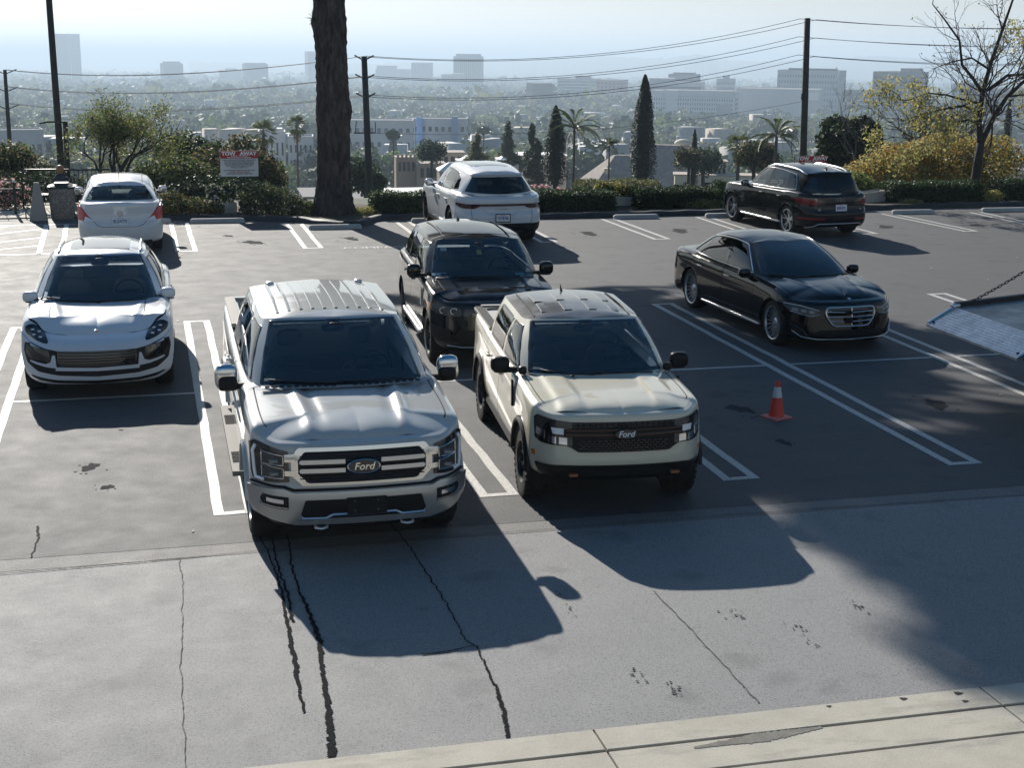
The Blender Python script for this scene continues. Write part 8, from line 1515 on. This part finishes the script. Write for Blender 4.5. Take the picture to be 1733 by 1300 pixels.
hip_house('cream villa with grey tiled roof and chimneys behind the arching palm', 66.0, 176.0, -11.7, 10.5, 9, 3, 3.6, WC, M_ROOFG, .25, chimneys((-.30, -.3, 1.9, .7), (.12, -.1, 3.0, .8))); hip_house('cream villa with a long grey tiled roof between the two tall cypresses', 74.5, 184.0, -11.0, 15.5, 12, 3, 5.0, WC, M_ROOFG, -.15, chimneys((-.38, -.2, 2.9, .8), (.42, -.2, 2.4, .7))); hip_house('low cream house with grey roof below the tallest cypress', 65.5, 150.0, -10.6, 9.5, 8, 3, 2.8, WC, M_ROOFG, -.3, chimneys((.30, -.35, 1.6, .6)))
flat_house('cream house wall with an arched opening right of the tallest cypress', 66.5, 152.0, -9.9, 3.6, 4, WC, M_ROOFT, .1, None, False); flat_house('square cream chimney tower with a metal cowl left of the black SUV', 64.3, 139.0, -9.3, 2.4, 2.6, WC, M_ROOFT, .1, lambda o, w, d, zt: part('cowl', M_SATIN, o, MB().box((0, 0, zt+.3), (1.3, .6, .3)).tube([(0, 0, zt+.3), (0, 0, zt+.9)], .06, 6)), False); flat_house('low cream terrace wall between the thin cypress and the black SUV', 63.5, 137.0, -10.6, 9.0, 3, WC, M_ROOFT, .05, None, False); flat_house('small cream belvedere with a dark opening and round top left of the tallest cypress', 79.5, 190.0, -11.8, 2.6, 2.6, WC, M_ROOFT, 0, lambda o, w, d, zt: (part('cupola', wallmat(WC), o, MB().sellip((0, 0, zt+.5), (2.4, 2.4, 1.3), 1), smooth=True), part('opening', M_WIN, o, MB().box((0, -d/2-.04, zt-.5), (1.6, .1, .7)))), False)
flat_house('broad cream house with flat red-edged roof behind the arching palm', 59.0, 196.0, -13.2, 8.0, 6, (.58, .50, .42), M_ROOFW, .1, None, False)
hip_house('round white-roofed house at the left side of the pine trunk', 27.5, 175.0, -13.6, 5.2, 5, 3, 1.4, (.55, .53, .5), M_ROOFW, .1); flat_house('low flat grey roof just left of the foot of the pine trunk', 21.5, 128.0, -10.9, 9.0, 8, (.4, .39, .38), M_ROOFD, .1, None, False); flat_house('dark grey road-side roof between the pine trunk and the utility pole', 22.0, 110.0, -9.6, 7.0, 7, (.3, .3, .3), M_ROOFD, .1, None, False); flat_house('cream terrace house between the utility pole and the white SUV', 19.5, 78.0, -6.3, 3.8, 4, (.5, .46, .4), M_ROOFW, .2, None, False); flat_house('cream low house with a pale roof right of the pine trunk', 22.5, 98.0, -7.6, 4.2, 4, (.52, .47, .41), M_ROOFW, .2, None, False)

# ------------------------------------------------------------------ valley: small houses and trees one by one, the far rest as masses
rgc = np.random.default_rng(77)
ZN = [(-17.6, 'left of the lamp pole'), (-13.5, 'behind the twisted tree'), (-10.0, 'left of the tow-away sign'), (-7.4, 'left of the pine trunk'), (-5.2, 'by the V-armed pole'), (-2.5, 'left of the white SUV'), (.5, 'above the white SUV'), (3.0, 'around the arching palm'), (5.6, 'by the tallest cypress'), (8.6, 'below the hospital'), (11.4, 'left of the plain pole'), (14.5, 'right of the plain pole'), (99, 'behind the leaning tree')]
def zone_tag(o, kind, az, D, cat):
    z = next(t for a, t in ZN if az < a); b = 'on the near valley floor' if D < 620 else 'in the middle of the valley' if D < 980 else 'far back in the haze'
    tag(o, f'{kind} {b}, {z}', cat, f'{kind}s {b}, {z}')
protos = []; M_ROOFL = mat('roof_pale', (.34, .34, .33), .8)
for i, (col, rm) in enumerate((((.55, .55, .54), M_ROOFL), ((.45, .42, .38), M_ROOFT), ((.36, .36, .36), M_ROOFD), ((.55, .51, .45), M_ROOFL))):
    mb = MB().box((0, 0, 2.2), (1, 1, 4.4), mi=0).box((0, 0, 4.5), (1.02, 1.02, .2), mi=1)
    for k in range(5):
        for r in range(2): mb.box(((-.5+(k+.5)/5)*.92, -.505, 1.3+1.9*r), (.08, .01, .9), mi=2)
    o = mb.build('valley_house', [wallmat(col), rm, M_WIN]); protos.append(o)
HL = ['pale flat-roofed house', 'tan-roofed house', 'grey flat-roofed house', 'cream pale-roofed house']
used = [False]*4
for k in range(120):
    D = math.exp(rgc.uniform(math.log(430), math.log(1800))); az = rgc.uniform(-20.5, 20.5); D = D*1.45 if D < 640 and rgc.random() < .6 else D; p = wpt(az, D); i = rgc.integers(4); o = protos[i] if not used[i] else protos[i].copy()
    if used[i]: COL.objects.link(o)
    used[i] = True; w = rgc.uniform(7, 12)*(1 if D < 700 else 1.4); d = rgc.uniform(7, 12); o.location = tuple(p-np.array((0, 0, .8))); o.scale = (w, d, rgc.uniform(.6, 1.2)); o.rotation_euler = (0, 0, facing(p[0], p[1])+rgc.normal(0, .25)); zone_tag(o, HL[i], az, D, 'house')
tp_ = []
for i, (m, sh) in enumerate(((L_DARK, 'r'), (L_OLIVE, 'r'), (L_GREEN, 'r'), (L_CYP, 'c'), (L_PALM, 'p'), (L_CONIF, 'r'))):
    rg = np.random.default_rng(300+i); tr_ = MB()
    if sh == 'r': bl = [((0, 0, .62), (.36, .36, .3))]+[((.3*math.cos(a), .3*math.sin(a), rg.uniform(.42, .8)), (.2, .2, .16)) for a in np.arange(7)*.9]; P, Nn = blob_points(bl, 800, rg, .45); sz = .045
    elif sh == 'c': t_ = rg.random(320); a = rg.uniform(0, 6.28, 320); R0 = .11*np.clip(1.25-t_, .05, .95); P = np.c_[R0*np.cos(a), R0*np.sin(a), .02+t_*.98]; Nn = np.c_[np.cos(a), np.sin(a), a*0+.6]; sz = .05
    else: P, Nn = blob_points([((0, 0, .93), (.10, .10, .06))], 80, rg, .2); sz = .075; 
    V, F = leaf_geo(P, Nn+rg.normal(0, .6, P.shape), sz, rg, .6); th_ = np.arange(5)*2*math.pi/5; rr = .02 if sh != 'p' else .012; hh = .6 if sh != 'p' else .92
    TV = np.concatenate([np.c_[rr*np.cos(th_), rr*np.sin(th_), th_*0-.15], np.c_[rr*np.cos(th_), rr*np.sin(th_), th_*0+hh]]); TF = np.array([(k, (k+1) % 5, 5+(k+1) % 5, 5+k) for k in range(5)])+len(V)
    o = fast_mesh('valley_tree', np.r_[V, TV], np.r_[F, TF], [m, M_BARKD], np.r_[np.zeros(len(F), int), np.ones(5, int)]); tp_.append(o)
TL = ['dark rounded tree', 'olive rounded tree', 'fresh green rounded tree', 'slim dark cypress', 'slender palm', 'blue-green rounded tree']
used = [False]*6
for k in range(285):
    i = int(rgc.choice(6, p=(.27, .2, .2, .09, .10, .14))); D = math.exp(rgc.uniform(math.log(360), math.log(1300))); az = rgc.uniform(-20.5, 20.5)
    if D < 420 and -14 < az < 12 and rgc.random() < .6: D *= 2
    p = wpt(az, D); o = tp_[i] if not used[i] else tp_[i].copy()
    if used[i]: COL.objects.link(o)
    used[i] = True; s = {3: rgc.uniform(9, 15), 4: rgc.uniform(12, 20)}.get(i, rgc.uniform(7, 15)); o.location = tuple(p-np.array((0, 0, .5))); o.scale = (s*rgc.uniform(.9, 1.35), s*rgc.uniform(.9, 1.35), s*(.8 if i not in (3, 4) else 1)); o.rotation_euler = (0, 0, rgc.uniform(0, 6.28)); zone_tag(o, TL[i], az, D, 'tree')
# masses
def far_canopy(name, n, d0, d1, s0, s1, mats, seed, per=26, ls=.20):
    rg = np.random.default_rng(seed); D = np.exp(rg.uniform(math.log(d0), math.log(d1), n)); az = R_(1)*rg.uniform(-24, 24, n)+CAM_YAW; x, y = CX+D*np.sin(az), CY+D*np.cos(az); z = ground_z(x, y); s = rg.uniform(s0, s1, n)*np.where(rg.random(n) < .06, 1.5, 1)
    Vs, Fs, b = [], [], 0
    d = rg.normal(size=(n, per, 3)); d /= np.linalg.norm(d, axis=2)[..., None]; C = np.stack([x, y, z+s*.45], -1)[:, None]+d*(s[:, None, None]*np.array((.5, .5, .42)))*rg.uniform(.6, 1.05, (n, per, 1)); Nn = d+rg.normal(0, .5, d.shape); C, Nn = C.reshape(-1, 3), Nn.reshape(-1, 3); sz = np.repeat(s, per)*ls
    V, F = leaf_geo(C, Nn, sz, rg, .7); mi = np.repeat(rg.choice(len(mats), n), per); o = fast_mesh(name, V, F, mats, mi); o['kind'] = 'stuff'; return o
far_canopy('tree_canopy', 1700, 380, 950, 6, 12, [L_DARK, L_OLIVE, L_GREEN, L_CONIF, L_DARK], 5, 120, .085); far_canopy('tree_canopy', 5200, 900, 2300, 7, 14, [L_DARK, L_OLIVE, L_GREEN, L_CONIF, L_DARK], 7, 32, .17); far_canopy('tree_canopy', 8000, 1800, 7500, 12, 24, [L_DARK, L_OLIVE, L_CONIF], 6, 14)
def far_roofs(n, d0, d1, seed, mats):
    rg = np.random.default_rng(seed); D = np.exp(rg.uniform(math.log(d0), math.log(d1), n)); az = R_(1)*rg.uniform(-24, 24, n)+CAM_YAW; x, y = CX+D*np.sin(az), CY+D*np.cos(az); z = ground_z(x, y); w, d, h = rg.uniform(6, 15, n)*(D/900)**.6, rg.uniform(7, 16, n), rg.uniform(3.5, 7.5, n)*np.where(rg.random(n) < .12, 1.9, 1); r = -(az)+rg.normal(0, .3, n); c, s = np.cos(r), np.sin(r)
    X = np.array([-1, 1, 1, -1, -1, 1, 1, -1])/2; Y = np.array([-1, -1, 1, 1, -1, -1, 1, 1])/2; Z = np.array([0, 0, 0, 0, 1, 1, 1, 1.]); vx, vy = X[None]*w[:, None], Y[None]*d[:, None]; V = np.stack([x[:, None]+vx*c[:, None]-vy*s[:, None], y[:, None]+vx*s[:, None]+vy*c[:, None], z[:, None]-1+Z[None]*(h[:, None]+1)], -1)
    q = np.array([(4, 5, 6, 7), (0, 1, 5, 4), (1, 2, 6, 5), (2, 3, 7, 6), (3, 0, 4, 7)]); F = (np.arange(n)[:, None, None]*8+q[None]).reshape(-1, 4); mi = np.repeat(rg.choice(len(mats), n), 5); o = fast_mesh('city_rooftops', V.reshape(-1, 3), F, mats, mi); o['kind'] = 'stuff'
WM = [wallmat((.50, .50, .49)), wallmat((.34, .32, .30)), wallmat((.24, .25, .26)), M_ROOFL, wallmat((.40, .34, .28))]
far_roofs(760, 480, 2000, 9, WM); far_roofs(1100, 1800, 8000, 10, WM)

# ------------------------------------------------------------------ far hills, with a ragged tree line
HP = np.array([(300, 9300, -213), (1120, 8916.0, -209.9), (1610.0, 8840.9, -195.5), (2132.9, 8729.8, -183.5), (2477.6, 8638.6, -165.9), (2817.3, 8534.1, -151.5), (3085.2, 8441.2, -158.6), (3180, 8405, -148), (3232.9, 8385.9, -133.9), (3300, 8360, -139), (3364.2, 8334.2, -154.9), (3637.8, 8218.7, -168.2), (3949.3, 8074.0, -149.8), (4250.0, 7920.2, -131.5), (4540.4, 7757.8, -133.3), (4907.8, 7531.2, -133.3), (5900, 6900, -125)])
t = np.linspace(0, 1, 700); k = np.linspace(0, 1, len(HP)); rg = np.random.default_rng(12); ridge = np.stack([np.interp(t, k, HP[:, i]) for i in range(3)], -1); rag = np.convolve(rg.normal(0, 1, 720), np.ones(4)/4, 'same')[:700]*5+np.convolve(rg.normal(0, 1, 720), np.ones(30)/30, 'same')[:700]*22
rows = []
for f, dz in ((0, 0), (.25, .30), (.5, .55), (.75, .80), (1.0, 1.0), (1.25, .6), (1.5, .0)):
    dirv = np.stack([(ridge[:, 0]-CX), (ridge[:, 1]-CY)], -1); dirv /= np.linalg.norm(dirv, axis=1)[:, None]; xy = ridge[:, :2]+dirv*(f-1)*2600; gz = ground_z(xy[:, 0], xy[:, 1])-4; zt = gz+(ridge[:, 2]+2-gz)*dz+rag*(dz > .9)+rag[::-1]*.8*(0 < dz < .9); rows.append(np.c_[xy, zt])
M_HILL = varied('hill_scrub', (.05, .06, .04), (.13, .125, .09), .012, .95, detail=8); setting(MB().grid(np.array(rows), flip=True).build('hills', M_HILL, smooth=True))

# ------------------------------------------------------------------ haze: one closed box of even, pale air
hz = bpy.data.materials.new('haze_air'); hz.use_nodes = True; N, L = hz.node_tree.nodes, hz.node_tree.links; N.remove(N['Principled BSDF']); pv = N.new('ShaderNodeVolumePrincipled'); pv.inputs['Color'].default_value = (.58, .73, .88, 1); pv.inputs['Density'].default_value = .00026; pv.inputs['Anisotropy'].default_value = .2; L.new(pv.outputs[0], N['Material Output'].inputs['Volume'])
hb = MB().box((0, 14000, 0), (44000, 31000, 1)).build('haze', hz); hb['kind'] = 'stuff'
vv = hb.data.vertices; Rz = Matrix.Rotation(-CAM_YAW, 4, 'Z')
for q in vv:
    q.co.x, q.co.y = q.co.x, q.co.y
    fwd = q.co.y; base = CZ-SLOPE*fwd; q.co.z = base+(125 if q.co.z > 0 else -90)
hb.matrix_world = Matrix.Translation((CX, CY, 0)) @ Rz
